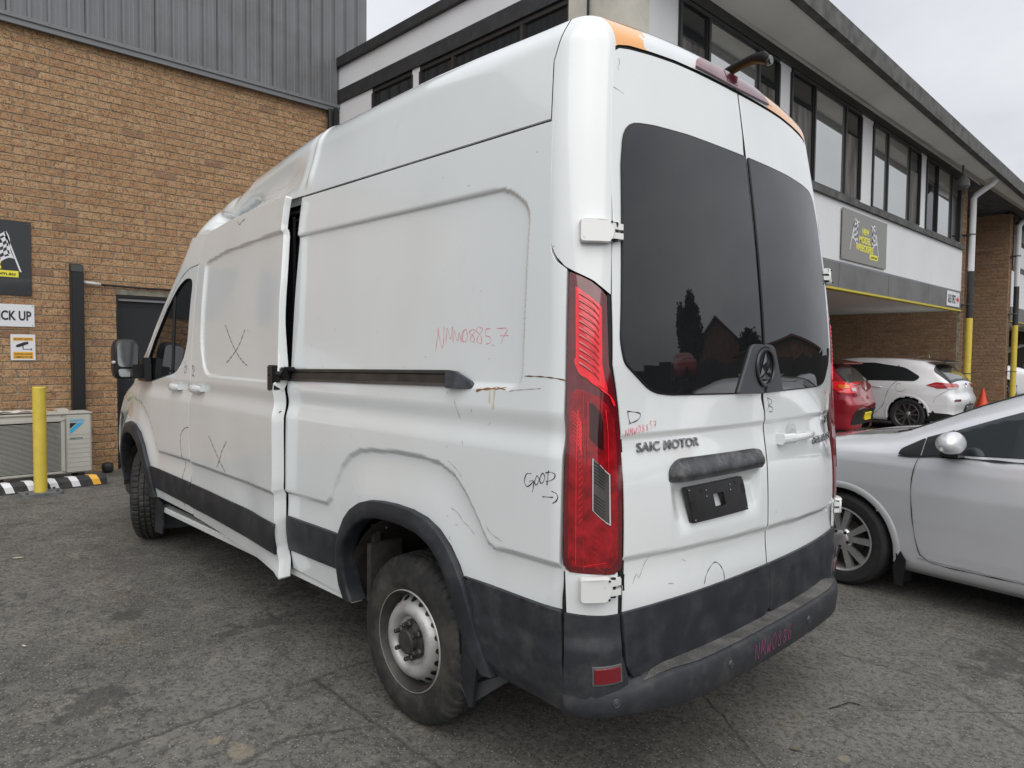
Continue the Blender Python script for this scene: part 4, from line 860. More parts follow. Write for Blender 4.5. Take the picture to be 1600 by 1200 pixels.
# lettering on the doors
a0 = S_rear(np.array([.772]), np.array([1.236]), .001)[0]; a1 = S_rear(np.array([.446]), np.array([1.227]), .001)[0]
bad = mat('badge_chrome', (.42, .43, .44), .22, metal=1, dirt=(.05, .05, .05), dscale=60)
def badge(txt, ya, yb, z, h, par, m):
    me = text_data(txt, 1.0, .5, bold=.012, space=1.05); V = np.array([tuple(v.co) for v in me.vertices]); V[:, 0] -= V[:, 0].min(); V[:, 0] /= V[:, 0].max()
    P = S_rear(ya+(yb-ya)*V[:, 0], z+V[:, 1]/.7*h); Nn = sdfn(P); P = P+Nn*np.where(V[:, 2] > 0, .0065, -.001)[:, None]
    me.vertices.foreach_set('co', P.ravel()); me.update(); return link('badge_lettering', me, m, par, kind='stuff')
badge('SAIC MOTOR', .772, .446, 1.233, .031, doorL, bad)
badge('DELIVER 9', -.520, -.83, 1.160, .030, doorR, bad)
badge('LDV', -.705, -.825, 1.238, .034, doorR, bad)
b0 = S_rear(np.array([-.535]), np.array([1.162]), .001)[0]; b1 = S_rear(np.array([-.815]), np.array([1.160]), .001)[0]
b0 = S_rear(np.array([-.715]), np.array([1.238]), .001)[0]; b1 = S_rear(np.array([-.825]), np.array([1.236]), .001)[0]
# handle of the right door
hy, hz = -.30, 1.212
px_ = S_rear(np.array([hy]), np.array([hz]))[0][0]
rows = []
for i in range(17):
    t_ = i/16; y = hy+.16-.32*t_; lift = .030+.018*math.sin(PI*t_); w = .021 if t_ < .3 else .016
    xs_ = S_rear(np.array([y]), np.array([hz]))[0][0]
    rows.append([(xs_-lift-.010*math.cos(a), y, hz+.002+w*math.sin(a)) for a in np.linspace(0, 2*PI, 15)])
hb_ = MB().grid(rows); hb_.add(rows[0][:-1], [tuple(range(14))]); hb_.add(rows[-1][:-1], [tuple(range(14))])
hb_.obox((px_-.014, hy+.145, hz), (.018, 0, 0), (0, .016, 0), (0, 0, .022)).obox((px_-.012, hy-.14, hz), (.018, 0, 0), (0, .012, 0), (0, 0, .012))
hnd = hb_.build('door_handle', white, doorR, smooth=40)
MB().lathe([(0, .0), (.008, .0), (.010, -.002), (.010, .01)], 14, axis='x', T=Matrix.Translation((px_-.049, hy+.085, hz+.002))).build('key_hole', lensg, hnd)
MB().lathe([(0, .0), (.050, 0), (.054, .002)], 24, axis='x', T=Matrix.Translation((px_-.0015, hy+.01, hz+.004))).build('handle_bowl', scrd, hnd, smooth=True)
# pen marks
pen('pen_mark', T['B1'], S_rear, ink, doorL, w=.0018)
pen('pen_mark', T['B2'], S_rear, ink, doorR, w=.0014)
pen('pen_mark', [T['arcmark']], S_rear, ink, doorL, w=.0016)
pen('pen_mark', [T['dmark'], T['dmark2'], T['dline']], S_rear, ink, doorR, w=.0012)
pen('scratch', [T['scrR'], T['scrR2']], S_rear, scr, doorL, w=.001, kind='stuff')
pen('scratch', [[(.80, .80), (.78, .83), (.77, .815), (.74, .86), (.72, .88)], [(.63, .77), (.60, .765)], [(.55, .84), (.53, .83)]], S_rear, scr, doorL, w=.0012, kind='stuff')
pen('crayon_number', strokes_of('NMW08857', (.826, 1.286), (.678, 1.311), .024), S_rear, inkr, doorL, w=.0013)
pen('crayon_number', [[(-.74, 1.375), (-.755, 1.392), (-.77, 1.38), (-.785, 1.40)], [(-.745, 1.39), (-.78, 1.385)]], S_rear, inkr, doorR, w=.002)
pen('pen_mark', T['good'], S_side, ink, van, w=.0018)
pen('crayon_number', T['nmw'], S_side, inkr, van, w=.0011)
pen('scratch', T['scratch'], S_side, scr, van, w=.0013, kind='stuff')
rng = random.Random(3)
chips = []
for _ in range(46):
    x, z = rng.uniform(.32, 2.0), rng.uniform(.8, 2.6); l = rng.uniform(.003, .012); a = rng.uniform(0, PI)
    if z < 2.3: chips.append([(x, z), (x+l*math.cos(a), z+l*math.sin(a))])
pen('stone_chip', chips, S_side, scr, van, w=.0012, smooth=False, kind='stuff')
pen('rust_crack', [T['rust']], S_side, rustm, van, w=.0022)
pen('rust_crack', [T['rust']], S_side, ink, van, w=.0010, off=.0018)
pen('rust_crack', [T['rust2']], S_side, rustm, van, w=.0045)
pen('rust_run', [[(.60, 1.43), (.602, 1.36)], [(.625, 1.43), (.622, 1.38)]], S_side, mat('rust_stain', (.58, .52, .38), .6), van, w=.004, off=.001)
# ---- shade in the gap round the doors, painted as black ribbons
LEo = np.array([(y+.006, z) for y, z in LE])
for sg in (1, -1):
    q = np.array(densify([(sg*y, z) for y, z in LEo], .015, False)); qi = q-np.array([sg*.012, .004])
    q2 = q+np.array([sg*.008, .002])
    MB().grid([[tuple(p) for p in S_rear0(qi[:, 0], qi[:, 1])+np.array([.007, 0, 0])], [tuple(p) for p in S_rear0(q2[:, 0], q2[:, 1])+np.array([.007, 0, 0])]]).build('gap_shade', blackm, van, fix=False)
yy_ = np.linspace(-.74, .74, 80); za_ = np.interp(abs(yy_), [0, .30, .43, .566, .679, .736, .759], [2.640, 2.638, 2.636, 2.628, 2.619, 2.606, 2.59])
MB().grid([[tuple(p) for p in S_rear0(yy_, za_+d)+np.array([.007, 0, 0])] for d in (-.012, .010)]).build('gap_shade', blackm, van, fix=False)
# ---- brake light, camera arm
def S_top(y, w, off=0):
    """header chart: w runs up from the door edge over the roof lip"""
    x0 = S_rear0(y, np.full_like(y, 2.645))
    P = x0+np.stack([w*.40, 0*w, w*1.0], -1); P = project(P, 8); return P+sdfn(P)*off
bo = [(.295, .006), (.262, .048), (.23, .060), (.0, .064), (-.20, .060), (-.255, .045), (-.300, .010), (0, .002)]
bl = panel('brake_light', rpoly(bo, .008), lambda y, w, o=0: S_top(y, w, .010), .012, brk, cap_o, flange=.012, sign=-1)
panel('brake_light_cell', [(.075, .010), (.075, .058), (-.01, .060), (-.01, .010)], lambda y, w, o=0: S_top(y, w, .0115), .012, mat('brake_cell', (.07, .01, .02), .15, coat=1), bl, flange=0, sign=-1)
pen('brake_light_seal', [[(.31, .0), (0, -.004), (-.31, .004)]], S_top, blackm, cap_o, w=.0035, off=.012, smooth=False)
arm = [(.42, -.16, 2.765), (.40, -.16, 2.782), (.36, -.16, 2.798), (.31, -.16, 2.808), (.26, -.16, 2.814), (.215, -.16, 2.808), (.195, -.16, 2.790)]
mb = MB(); rows = []
wd = [.030, .028, .026, .026, .030, .030, .022]; th = [.020, .018, .014, .013, .016, .024, .016]
for i, p in enumerate(arm):
    a = Vector(arm[min(i+1, 6)])-Vector(arm[max(i-1, 0)]); a.normalize(); nn = Vector((-a.z, 0, a.x)); nn = -nn if nn.z < 0 else nn
    rows.append([tuple(Vector(p)+Vector((0, 1, 0))*wd[i]*math.copysign(abs(math.cos(q))**.6, math.cos(q))+nn*th[i]*math.copysign(abs(math.sin(q))**.6, math.sin(q))) for q in np.linspace(0, 2*PI, 17)])
mb.grid(rows); mb.add(rows[-1][:-1], [tuple(range(16))])
ra = mb.build('camera_arm', glossb if False else mat('arm_black', (.008, .008, .009), .5, spec=.15), van, smooth=50)
blob(MB(), (.43, -.16, 2.762), .07, .07, .014, 2.6, 10).build('arm_base', MAT['arm_black'], ra, smooth=True)
MB().lathe([(0, 0), (.017, 0), (.019, .004), (.019, .02)], 16, axis='x', T=Matrix.Translation((.182, -.16, 2.790))).build('camera_lens', glossb, ra, smooth=40)

# ---- door track on the left side
ry = float(S_plain(np.array([1.5]), np.array([1.46]))[0][1])
def railsec(z0, z1, y0, y1, x0, x1, slope=(0, 0)):
    return [(x0, y0, z0+slope[0]), (x1, y0, z0), (x1, y1, z0), (x0, y1, z0+slope[0])], z1-z0
tr = MB()
za, zb_ = 1.405, 1.468                     # at the front end
def zline(x, lo): return (1.404+(1.429-1.404)*(2.12-x)/(2.12-.85)) if lo else (1.468+(1.492-1.468)*(2.12-x)/(2.12-.85))
xs_ = np.linspace(2.135, .845, 12)
prof = [(0, .000, 1), (.012, .0, 1), (.014, -.002, .93), (.012, -.004, .78), (.002, -.006, .72), (.001, 0, .28), (.016, 0, .20), (.018, 0, .04), (.0, 0, 0)]
rows = [[(x, ry-.006+o_, zline(x, 1)+(zline(x, 0)-zline(x, 1))*f) for o_, _, f in prof] for x in xs_]
track = tr.grid(rows).build('door_track', alum, van, smooth=25)
MB().grid([[(x, ry-.004+.006, zline(x, 1)+.014) for x in xs_], [(x, ry-.004+.0065, zline(x, 1)+.044) for x in xs_]]).build('track_groove', mat('groove_brown', (.045, .038, .032), .5, var=.4, vscale=12), track)
ec = [(.85, 1.426), (.85, 1.492), (.80, 1.488), (.768, 1.475), (.735, 1.455), (.719, 1.438), (.728, 1.428)]
panel('track_end_cap', rpoly(ec, .008), lambda x, z, o=0: S_plain(x, z, .004+.022*ss(.72, .80, x)), .012, mat('cap_grey', (.05, .052, .062), .45, var=.3, vscale=30), track, flange=.02, hb=.01)
br = MB().box((2.10, 1.015, 1.410), (2.19, 1.05, 1.475), bev=.006).box((2.15, 1.03, 1.355), (2.215, 1.085, 1.485), bev=.006).box((2.055, 1.01, 1.455), (2.17, 1.03, 1.478), bev=.004).tube([(2.12, 1.045, 1.44), (2.20, 1.075, 1.44)], .016, n=10).box((2.13, 1.05, 1.40), (2.18, 1.075, 1.43), bev=.004)
br.build('track_bracket', mat('greasy_black', (.01, .01, .01), .35, bump=.001, bscale=80), track)
# things seen in the door gap
g_ = MB()
for i, z in enumerate((2.262, 2.225, 2.185, 2.15)): g_.box((2.12, .86-.02*i, z), (2.36, .93-.006*i, z+.014), bev=.003)
g_.build('door_gap_strip', blackm, van)
MB().tube([(2.22, .93, .80), (2.22, .93, 2.25)], .008, n=6).build('door_gap_strip', blackm, van)
blob(MB(), (2.22, .965, .585), .05, .035, .045, 3, 10).build('roller', blackm, van, smooth=True)

# ---- rear bumper
PL = [(.275, .992), (.235, .985), (.190, .955), (.155, .915), (.122, .855), (.092, .785), (.062, .715), (.036, .640), (.018, .55), (.008, .42), (.002, .22), (.0, 0)]
PL = PL+[(x, -y) for x, y in PL[-2::-1]]
pth = [tuple(q) for q in resample(PL, .03)]
rows = []; tread = []
PA = np.array(pth); TT = np.gradient(PA, axis=0); TT /= np.linalg.norm(TT, axis=1)[:, None]; NN = np.stack([TT[:, 1], -TT[:, 0]], 1)
if (NN[len(NN)//2]@np.array([-1, 0])) < 0: NN = -NN
for (x, y), n in zip(PA, NN):
    k = float(ss(.66, .84, abs(y))); zt = .500*(1-k)+.464*k
    bot = .382
    def q(o_, z): return (x+n[0]*o_, y+n[1]*o_, z)
    k3 = float(ss(.70, .90, abs(y))); inn = -.115*(1-k3)-.045*k3; zi = zt+.004+.034*k
    rows.append([q(inn, zi-.08), q(inn, zi), q(-.014, zt+.004), q(-.005, zt), q(0, zt-.010), q(.002, zt-.05), q(-.004, bot+.006), q(-.014, bot-.006), q(-.07, bot-.012)])
    if abs(y) < .80:
        A_, B_ = np.array(q(inn, zi)), np.array(q(-.014, zt+.004)); f0 = .06+.84*float(ss(.66, .80, abs(y)))
        tread.append([tuple(A_+(B_-A_)*f0+np.array([0, 0, .0028])), tuple(A_+(B_-A_)*.95+np.array([0, 0, .0028]))])
bump = MB().grid(rows).build('rear_bumper', cladd, van, smooth=35)
tm = mat('step_tread', (.075, .074, .072), .7, var=.35, vscale=10, dirt=(.17, .165, .155), dscale=6)
t, b, L = nodes(tm); v_ = N(t, 'ShaderNodeTexVoronoi', i_Scale=190); g = N(t, 'ShaderNodeNewGeometry'); L(g.outputs['Position'], v_.inputs['Vector'])
bp_ = N(t, 'ShaderNodeBump', i_Strength=1.0, i_Distance=.003); bp_.invert = True; L(v_.outputs['Distance'], bp_.inputs['Height']); L(bp_.outputs[0], b.inputs['Normal'])
MB().grid(tread).build('step_tread', tm, bump, smooth=True)
MB().box((.08, -.70, .40), (.14, .70, .49)).box((.14, .76, .40), (.22, .88, .450)).box((.14, -.88, .40), (.22, -.76, .450)).build('bumper_core', cladm, bump)
def on_bumper(y, off=.003):
    i = int(np.argmin(abs(PA[:, 1]-y))); n = NN[i]; return Vector((PA[i, 0]+n[0]*off, PA[i, 1]+n[1]*off, 0)), Vector((n[0], n[1], 0))
for y, z in ((.885, .430), (.402, .452), (-.272, .450), (-.885, .430)):
    p, n = on_bumper(y); p.z = z; M = p.to_track_quat('X', 'Z').to_matrix().to_4x4(); 
    M = Matrix.Translation(p) @ n.to_track_quat('Z', 'Y').to_matrix().to_4x4()
    MB().lathe([(0, .002), (.007, .0035), (.0085, .001), (.011, .001), (.0125, .0035), (.0145, .001), (.0155, -.003)], 20, axis='z', T=M).build('parking_sensor', mat('sensor', (.05, .052, .058), .4) if 'sensor' not in MAT else MAT['sensor'], bump, smooth=True)
def S_bump(y, z, off=0):
    i = np.argsort(PA[:, 1]); X = np.interp(y, PA[i, 1], PA[i, 0]); nx = np.interp(y, PA[i, 1], NN[i, 0]); ny = np.interp(y, PA[i, 1], NN[i, 1])
    return np.stack([X+nx*(.002+off), y+ny*(.002+off), z], -1)
pen('crayon_number', strokes_of('NMW08863', (.225, .415), (-.135, .420), .058), S_bump, inkm, bump, w=.0018)
for fn in (S_corn, S_cornR):
    panel('reflector', [(.800, .550), (.712, .548), (.709, .500), (.798, .500)], lambda s, z, o=0, fn=fn: fn(s, z, .028), .02, reflm, van, flange=.012)
    panel('reflector_frame', [(.806, .556), (.708, .554), (.703, .494), (.804, .493)], lambda s, z, o=0, fn=fn: fn(s, z, .0245), .02, mat('frame_grey', (.10, .105, .11), .5) if 'frame_grey' not in MAT else MAT['frame_grey'], van, flange=.006)
# mud flaps
MB().prism([(.80, .985, .545), (.765, .99, .56), (.70, .985, .47), (.76, .96, .21), (.785, .955, .20), (.82, .955, .26)], (0, -.012, 0)).grid([[(.80, .985, .55), (.83, .955, .26), (.79, .95, .205)], [(.72, .80, .55), (.70, .78, .36), (.62, .76, .36)]]).build('mud_flap', cladm, van)
MB().grid([[(.815, .985, .56), (.83, .965, .40), (.835, .955, .225)], [(.78, .86, .56), (.79, .85, .40), (.80, .84, .25)], [(.74, .74, .56), (.75, .74, .42), (.76, .74, .32)]]).build('mud_flap', cladm, van, smooth=True)
MB().prism([(4.20, .99, .50), (4.10, .985, .46), (4.08, .985, .30), (4.10, .985, .24), (4.24, .985, .24), (4.24, .985, .42)], (0, -.012, 0)).grid([[(4.235, .985, .47), (4.235, .985, .25)], [(4.16, .72, .47), (4.16, .72, .25)]]).build('mud_flap', cladm, van)
# arch liners
def archliner(cx, ya, yb, R_, zb):
    rows = []
    for y in (ya, (ya+yb)/2, yb): rows.append([(cx+R_*math.cos(a), y, max(zb, .40+R_*1.02*math.sin(a))) for a in np.linspace(-.02, PI+.02, 26)])
    m_ = MB().grid(rows); m_.add([(cx-R_, yb, zb), (cx+R_, yb, zb), (cx+R_, yb, .40+R_), (cx-R_, yb, .40+R_)], [(0, 1, 2, 3)])
    return m_
lm = mat('arch_liner', (.022, .021, .019), .85, var=.4, vscale=12, dirt=(.06, .052, .042), dscale=8)
archliner(1.165, .985, .55, .455, .40).build('arch_liner', lm, van, smooth=30); archliner(1.165, -.985, -.55, .455, .40).build('arch_liner', lm, van, smooth=30)
archliner(4.64, .96, .50, .43, .46).build('arch_liner', lm, van, smooth=30); archliner(4.64, -.96, -.50, .43, .46).build('arch_liner', lm, van, smooth=30)
MB().box((1.47, .90, .44), (1.50, .93, .78)).box((1.44, .80, .44), (1.47, .97, .70)).build('arch_bracket', lm, van)

# ---- wheels
def tyre_mesh(Rt=.352, w=.225, rr=.208, n=252, block=True):
    prof = [(rr, -.012), (rr+.008, -.002), (rr+.03, .004), (rr+.07, .006), (Rt-.045, .000), (Rt-.022, -.010), (Rt-.008, -.022), (Rt-.001, -.038), (Rt, -.060), (Rt-.009, -.062), (Rt-.009, -.069), (Rt, -.071), (Rt+.001, -.098), (Rt-.009, -.100), (Rt-.009, -.108), (Rt+.001, -.110), (Rt+.001, -.138), (Rt-.009, -.140), (Rt-.009, -.147), (Rt, -.149), (Rt-.002, -.18), (Rt-.03, -.215), (rr+.05, -.225), (rr, -.21)]
    V = []; F_ = []; m = len(prof)
    for k in range(n):
        a = 2*PI*k/n
        for j, (r, h) in enumerate(prof):
            if block and k % 5 == 0 and j in (5, 6, 7, 8, 19, 20): r -= .008
            if block and k % 5 == 2 and j in (11, 12, 15, 16): r -= .005
            V.append((r*math.cos(a), h, r*math.sin(a)))
    for k in range(n):
        k2 = (k+1) % n
        for j in range(m-1): F_.append((k*m+j, k2*m+j, k2*m+j+1, k*m+j+1))
    mb = MB(); mb.add(V, F_); return mb
def steel_wheel(x, y, z, sgn=1, steer=0):
    T0 = Matrix.Translation((x, y, z)) @ Matrix.Rotation(steer, 4, 'Z') @ Matrix.Diagonal((1, sgn, 1, 1))
    a = tyre_mesh(); a.v = [tuple(T0 @ Vector(v)) for v in a.v]
    w = a.build('wheel', tyrem, van, smooth=38, label='steel wheel with dirty tyre')
    MB().lathe([(.207, -.012), (.212, -.004), (.208, .002), (.203, -.004), (.200, -.020), (.192, -.028), (.188, -.05), (.184, -.075), (.182, -.13), (.19, -.2)], 64, T=T0).build('rim_barrel', rimin, w, smooth=40)
    MB().lathe([(.2125, -.006), (.2105, .0025), (.2075, .0015), (.207, -.005)], 64, T=T0).build('rim_lip', rimm, w, smooth=True)
    disc = MB().lathe([(.188, -.062), (.184, -.052), (.156, -.012), (.150, -.004), (.140, .004), (.124, .006), (.112, .001), (.103, -.012), (.096, -.026), (.085, -.030), (.0, -.030)], 72, T=T0).build('wheel_disc', rimm, w, smooth=40)
    for i in range(20):
        an = 2*PI*i/20; r = .170; h = -.032; nrm = Vector((math.cos(an)*.82, .574, math.sin(an)*.82)).normalized()
        p = Vector((r*math.cos(an), h, r*math.sin(an)))+nrm*.0012; tg = Vector((-math.sin(an), 0, math.cos(an))); up = nrm.cross(tg)
        MB().add([T0 @ (p+tg*.0135*math.cos(q)+up*.0165*math.sin(q)) for q in np.linspace(0, 2*PI, 17)[:-1]], [tuple(range(16))]).build('vent_hole', blackm, disc)
    hub = MB().lathe([(.080, -.030), (.080, -.022), (.066, -.016), (.056, -.012), (.052, .012), (.044, .018), (.0, .019)], 40, T=T0).build('hub', hubm, w, smooth=35)
    for i in range(6):
        an = 2*PI*(i+.4)/6; M = T0 @ Matrix.Translation((.070*math.cos(an), 0, .070*math.sin(an)))
        MB().lathe([(.0165, -.030), (.0165, -.006), (.013, -.002), (.0095, 0), (.0095, .022), (.007, .024), (0, .024)], 6, T=M).build('wheel_nut', hubm, hub)
    return w
steel_wheel(1.155, .972, .352); steel_wheel(1.155, -.972, .352, -1)
steel_wheel(4.70, .960, .452, 1, math.radians(-27)); steel_wheel(4.70, -.94, .452, -1, math.radians(-27))
# ================================================================== ground
def gz(x, y):
    x = np.asarray(x, float); y = np.asarray(y, float)
    return .0272*np.clip(x-1.15, 0, 8) + .015*np.clip(-y-3.6, 0, 9) + .20*ss(-15.7, -17.3, y)
def gzf(x, y): return float(gz(x, y))
gm = mat('asphalt', (.105, .100, .092), .92)
t, b, L = nodes(gm)
g = N(t, 'ShaderNodeNewGeometry'); pos = g.outputs['Position']
def tn(sc, det=5, rough=.55, typ='ShaderNodeTexNoise', vec=None, **k):
    n = N(t, typ, i_Scale=sc, **k)
    if typ == 'ShaderNodeTexNoise': n.inputs['Detail'].default_value = det; n.inputs['Roughness'].default_value = rough
    L(vec or pos, n.inputs['Vector']); return n
def mr(v, a, b_, c_=0., d_=1.):
    n = N(t, 'ShaderNodeMapRange', i_1=a, i_2=b_, i_3=c_, i_4=d_); n.interpolation_type = 'SMOOTHSTEP'; L(v, n.inputs[0]); return n.outputs[0]
def mixc(f, a, b_):
    n = N(t, 'ShaderNodeMixRGB')
    if isinstance(f, (int, float)): n.inputs[0].default_value = f
    else: L(f, n.inputs[0])
    for i, v in ((1, a), (2, b_)):
        if isinstance(v, tuple): n.inputs[i].default_value = (*v, 1)
        else: L(v, n.inputs[i])
    return n.outputs[0]
def mt(op, a, b_=0, c_=None):
    n = N(t, 'ShaderNodeMath', operation=op)
    for i, v in enumerate((a, b_) if c_ is None else (a, b_, c_)):
        if isinstance(v, (int, float)): n.inputs[i].default_value = v
        else: L(v, n.inputs[i])
    return n.outputs[0]
big = tn(.55, 6, .6); mid = tn(3.2, 6, .65); fine = tn(40, 5, .65); grit = tn(120, 3, .6)
vo = tn(75, typ='ShaderNodeTexVoronoi'); vo2 = tn(150, typ='ShaderNodeTexVoronoi')
c = mixc(mr(big.outputs['Fac'], .35, .68), (.100, .095, .084), (.165, .160, .146))
c = mixc(mt('MULTIPLY', mr(mid.outputs['Fac'], .50, .72), .6), c, (.20, .19, .165)); m2 = tn(11, 5, .7); c = mixc(mt('MULTIPLY', mr(m2.outputs['Fac'], .52, .66), .55), c, (.21, .20, .175)); c = mixc(mt('MULTIPLY', mr(m2.outputs['Fac'], .47, .34), .5), c, (.050, .047, .042))
c = mixc(mt('MULTIPLY', mr(mid.outputs['Fac'], .48, .30), .6), c, (.052, .050, .046))
# exposed aggregate
c = mixc(mt('MULTIPLY', mr(fine.outputs['Fac'], .48, .60), .6), c, (.030, .029, .027))
st = mt('MULTIPLY', mt('LESS_THAN', vo.outputs['Distance'], .34), mr(grit.outputs['Fac'], .40, .52))
sep = N(t, 'ShaderNodeSeparateColor'); L(vo.outputs['Color'], sep.inputs[0])
stc = mixc(sep.outputs[0], (.14, .13, .115), (.30, .285, .255))
c = mixc(mt('MULTIPLY', st, .9), c, stc)
warm = tn(1.7, 5, .6); c = mixc(mt('MULTIPLY', mr(warm.outputs['Fac'], .60, .72), .35), c, (.20, .165, .11))
# joints and cracks: distance to line segments, wandering a little
wob = tn(5, 5, .6); wv = N(t, 'ShaderNodeVectorMath', operation='MULTIPLY_ADD'); L(wob.outputs['Color'], wv.inputs[0]); wv.inputs[1].default_value = (.05, .05, 0); L(pos, wv.inputs[2])
wv2 = N(t, 'ShaderNodeVectorMath', operation='SUBTRACT'); L(wv.outputs[0], wv2.inputs[0]); wv2.inputs[1].default_value = (.025, .025, 0)
flat = N(t, 'ShaderNodeVectorMath', operation='MULTIPLY'); L(wv2.outputs[0], flat.inputs[0]); flat.inputs[1].default_value = (1, 1, 0)
def seg(a, b_):
    ax, ay = a; dx, dy = b_[0]-a[0], b_[1]-a[1]; ll = dx*dx+dy*dy
    s1 = N(t, 'ShaderNodeVectorMath', operation='SUBTRACT'); L(flat.outputs[0], s1.inputs[0]); s1.inputs[1].default_value = (ax, ay, 0)
    dt = N(t, 'ShaderNodeVectorMath', operation='DOT_PRODUCT'); L(s1.outputs[0], dt.inputs[0]); dt.inputs[1].default_value = (dx/ll, dy/ll, 0)
    cl_ = N(t, 'ShaderNodeClamp'); L(dt.outputs['Value'], cl_.inputs[0])
    sc_ = N(t, 'ShaderNodeVectorMath', operation='SCALE'); sc_.inputs[0].default_value = (dx, dy, 0); L(cl_.outputs[0], sc_.inputs['Scale'])
    d_ = N(t, 'ShaderNodeVectorMath', operation='DISTANCE'); L(s1.outputs[0], d_.inputs[0]); L(sc_.outputs[0], d_.inputs[1]); return d_.outputs['Value']
segs = [((1.72, 5.0), (1.80, -3.5), .013), ((1.76, 1.07), (-.6, 1.07), .012), ((1.34, 1.60), (1.38, 1.38), .016), ((1.38, 1.38), (1.22, 1.07), .012), ((.62, -.30), (-.35, .42), .008), ((.20, -1.10), (-.30, -1.12), .014), ((-.30, -1.12), (-.95, -.60), .018), ((-.10, -.55), (-1.3, -1.7), .005), ((6.3, 5), (6.35, -1.5), .012)]
dm = None
for a, b_, w in segs:
    q = mr(seg(a, b_), w*.25, w*1.3, 1, 0); dm = q if dm is None else mt('MAXIMUM', dm, q)
brk_ = tn(2.1, 5, .7); dm = mt('MULTIPLY', dm, mr(brk_.outputs['Fac'], .32, .58, .25, 1))
c = mixc(mt('MULTIPLY', dm, .5), c, (.033, .031, .028))
def spot(x, y, r, col_, amt, cc, el=1.0):
    s1 = N(t, 'ShaderNodeVectorMath', operation='SUBTRACT'); L(flat.outputs[0], s1.inputs[0]); s1.inputs[1].default_value = (x, y, 0)
    s2 = N(t, 'ShaderNodeVectorMath', operation='MULTIPLY'); L(s1.outputs[0], s2.inputs[0]); s2.inputs[1].default_value = (1, el, 1)
    ln = N(t, 'ShaderNodeVectorMath', operation='LENGTH'); L(s2.outputs[0], ln.inputs[0])
    f = mr(mt('ADD', ln.outputs['Value'], mt('MULTIPLY', mt('SUBTRACT', m2.outputs['Fac'], .5), r*5)), r*.45, r, 1, 0)
    return mixc(mt('MULTIPLY', f, amt), cc, col_)
for x, y, r in ((2.5, 1.14, .09), (2.55, .96, .11), (3.1, 1.5, .10), (3.8, 2.1, .22), (4.6, 2.6, .3), (2.2, 1.9, .16), (3.3, 2.9, .25), (5.6, 2.0, .3), (.7, -.9, .2), (-.5, -1.6, .25), (2.9, .6, .2), (1.2, -1.5, .25)): c = spot(x, y, r, (.040, .039, .037), .6, c)
for x, y, r in ((1.42, 1.58, .06), (1.56, 1.62, .04), (-.21, -.10, .03), (4.2, 3.0, .08)): c = spot(x, y, r, (.33, .28, .20), .45, c)
c = spot(2.1, 2.75, .45, (.13, .12, .05), .5, c, 2.5)
L(c, b.inputs['Base Color'])
hgt = mt('ADD', mt('MULTIPLY', fine.outputs['Fac'], -.9), mt('ADD', mt('MULTIPLY', st, .35), mt('ADD', mt('MULTIPLY', grit.outputs['Fac'], .3), mt('MULTIPLY', dm, -1.0))))
bp_ = N(t, 'ShaderNodeBump', i_Strength=.9, i_Distance=.007); L(hgt, bp_.inputs['Height']); L(bp_.outputs[0], b.inputs['Normal'])
xs = np.concatenate([[-400, -120, -60, -25], np.linspace(-8, 14, 45), [25, 60, 120, 400]]); ys_ = np.concatenate([[-400, -120, -60, -35], np.linspace(-24, 8, 65), [20, 60, 120, 400]])
gb = MB().grid([[(x, y, gzf(x, y)) for y in ys_] for x in xs])
o = gb.build('ground', gm, None, smooth=True, fix=False); o['kind'] = 'structure'

# ================================================================== tan brick building with grey metal cladding
WX = 7.75
brickm = mat('tan_brick', (.5, .3, .15), .85)
t, b, L = nodes(brickm)
def brick_nodes(base_a, base_b, dark_, red_):
    global pos
    g = N(t, 'ShaderNodeNewGeometry'); pos = g.outputs['Position']
    oi = N(t, 'ShaderNodeObjectInfo'); rr_ = mt('FRACT', mt('ADD', oi.outputs['Random'], g.outputs['Random Per Island']))
    c = mixc(mr(rr_, 0, 1), base_a, base_b)
    n1 = tn(16, 5, .65); c = mixc(mt('MULTIPLY', mr(n1.outputs['Fac'], .45, .62), .75), c, red_)
    n2 = tn(62, 4, .7); c = mixc(mt('MULTIPLY', mr(n2.outputs['Fac'], .53, .61), .9), c, dark_)
    n3 = tn(150, 2, .5); c = mixc(mt('MULTIPLY', mr(n3.outputs['Fac'], .57, .64), .8), c, (.07, .04, .025))
    n4 = tn(.8, 4, .6); c = mixc(mt('MULTIPLY', mr(n4.outputs['Fac'], .5, .8), .25), c, (.22, .17, .10))
    odd = mt('GREATER_THAN', mt('FRACT', mt('MULTIPLY', rr_, 7.31)), .965); c = mixc(mt('MULTIPLY', odd, .55), c, (.20, .11, .075))
    L(c, b.inputs['Base Color'])
    bp_ = N(t, 'ShaderNodeBump', i_Strength=.9, i_Distance=.006); L(mt('ADD', n2.outputs['Fac'], mt('MULTIPLY', n3.outputs['Fac'], .5)), bp_.inputs['Height']); bp_.invert = True; L(bp_.outputs[0], b.inputs['Normal'])
brick_nodes((.42, .255, .130), (.50, .325, .175), (.10, .052, .028), (.33, .165, .085))
brick2m = mat('brown_brick', (.3, .2, .12), .9)
t, b, L = nodes(brick2m)
brick_nodes((.34, .215, .125), (.42, .27, .16), (.14, .07, .04), (.30, .16, .09))
mortar = mat('mortar', (.25, .235, .185), .95, var=.3, vscale=12, bump=.002, bscale=150)
clad = mat('metal_cladding', (.165, .172, .182), .38, var=.06, vscale=2, coat=.15, dirt=(.13, .13, .13), dscale=1.5)
flash = mat('flashing_grey', (.17, .175, .185), .4)
bb = thing('brick_warehouse', 'tan speckled brick building with grey ribbed cladding above, facing the van nose', 'building', (WX, 1, 0))
BL, BH, J = .222, .0735, .0095
z0 = .175; DY0, DY1, DZ = -2.2, .27, 2.18
YR, YL, ZT = -2.555, 6.2, 4.93
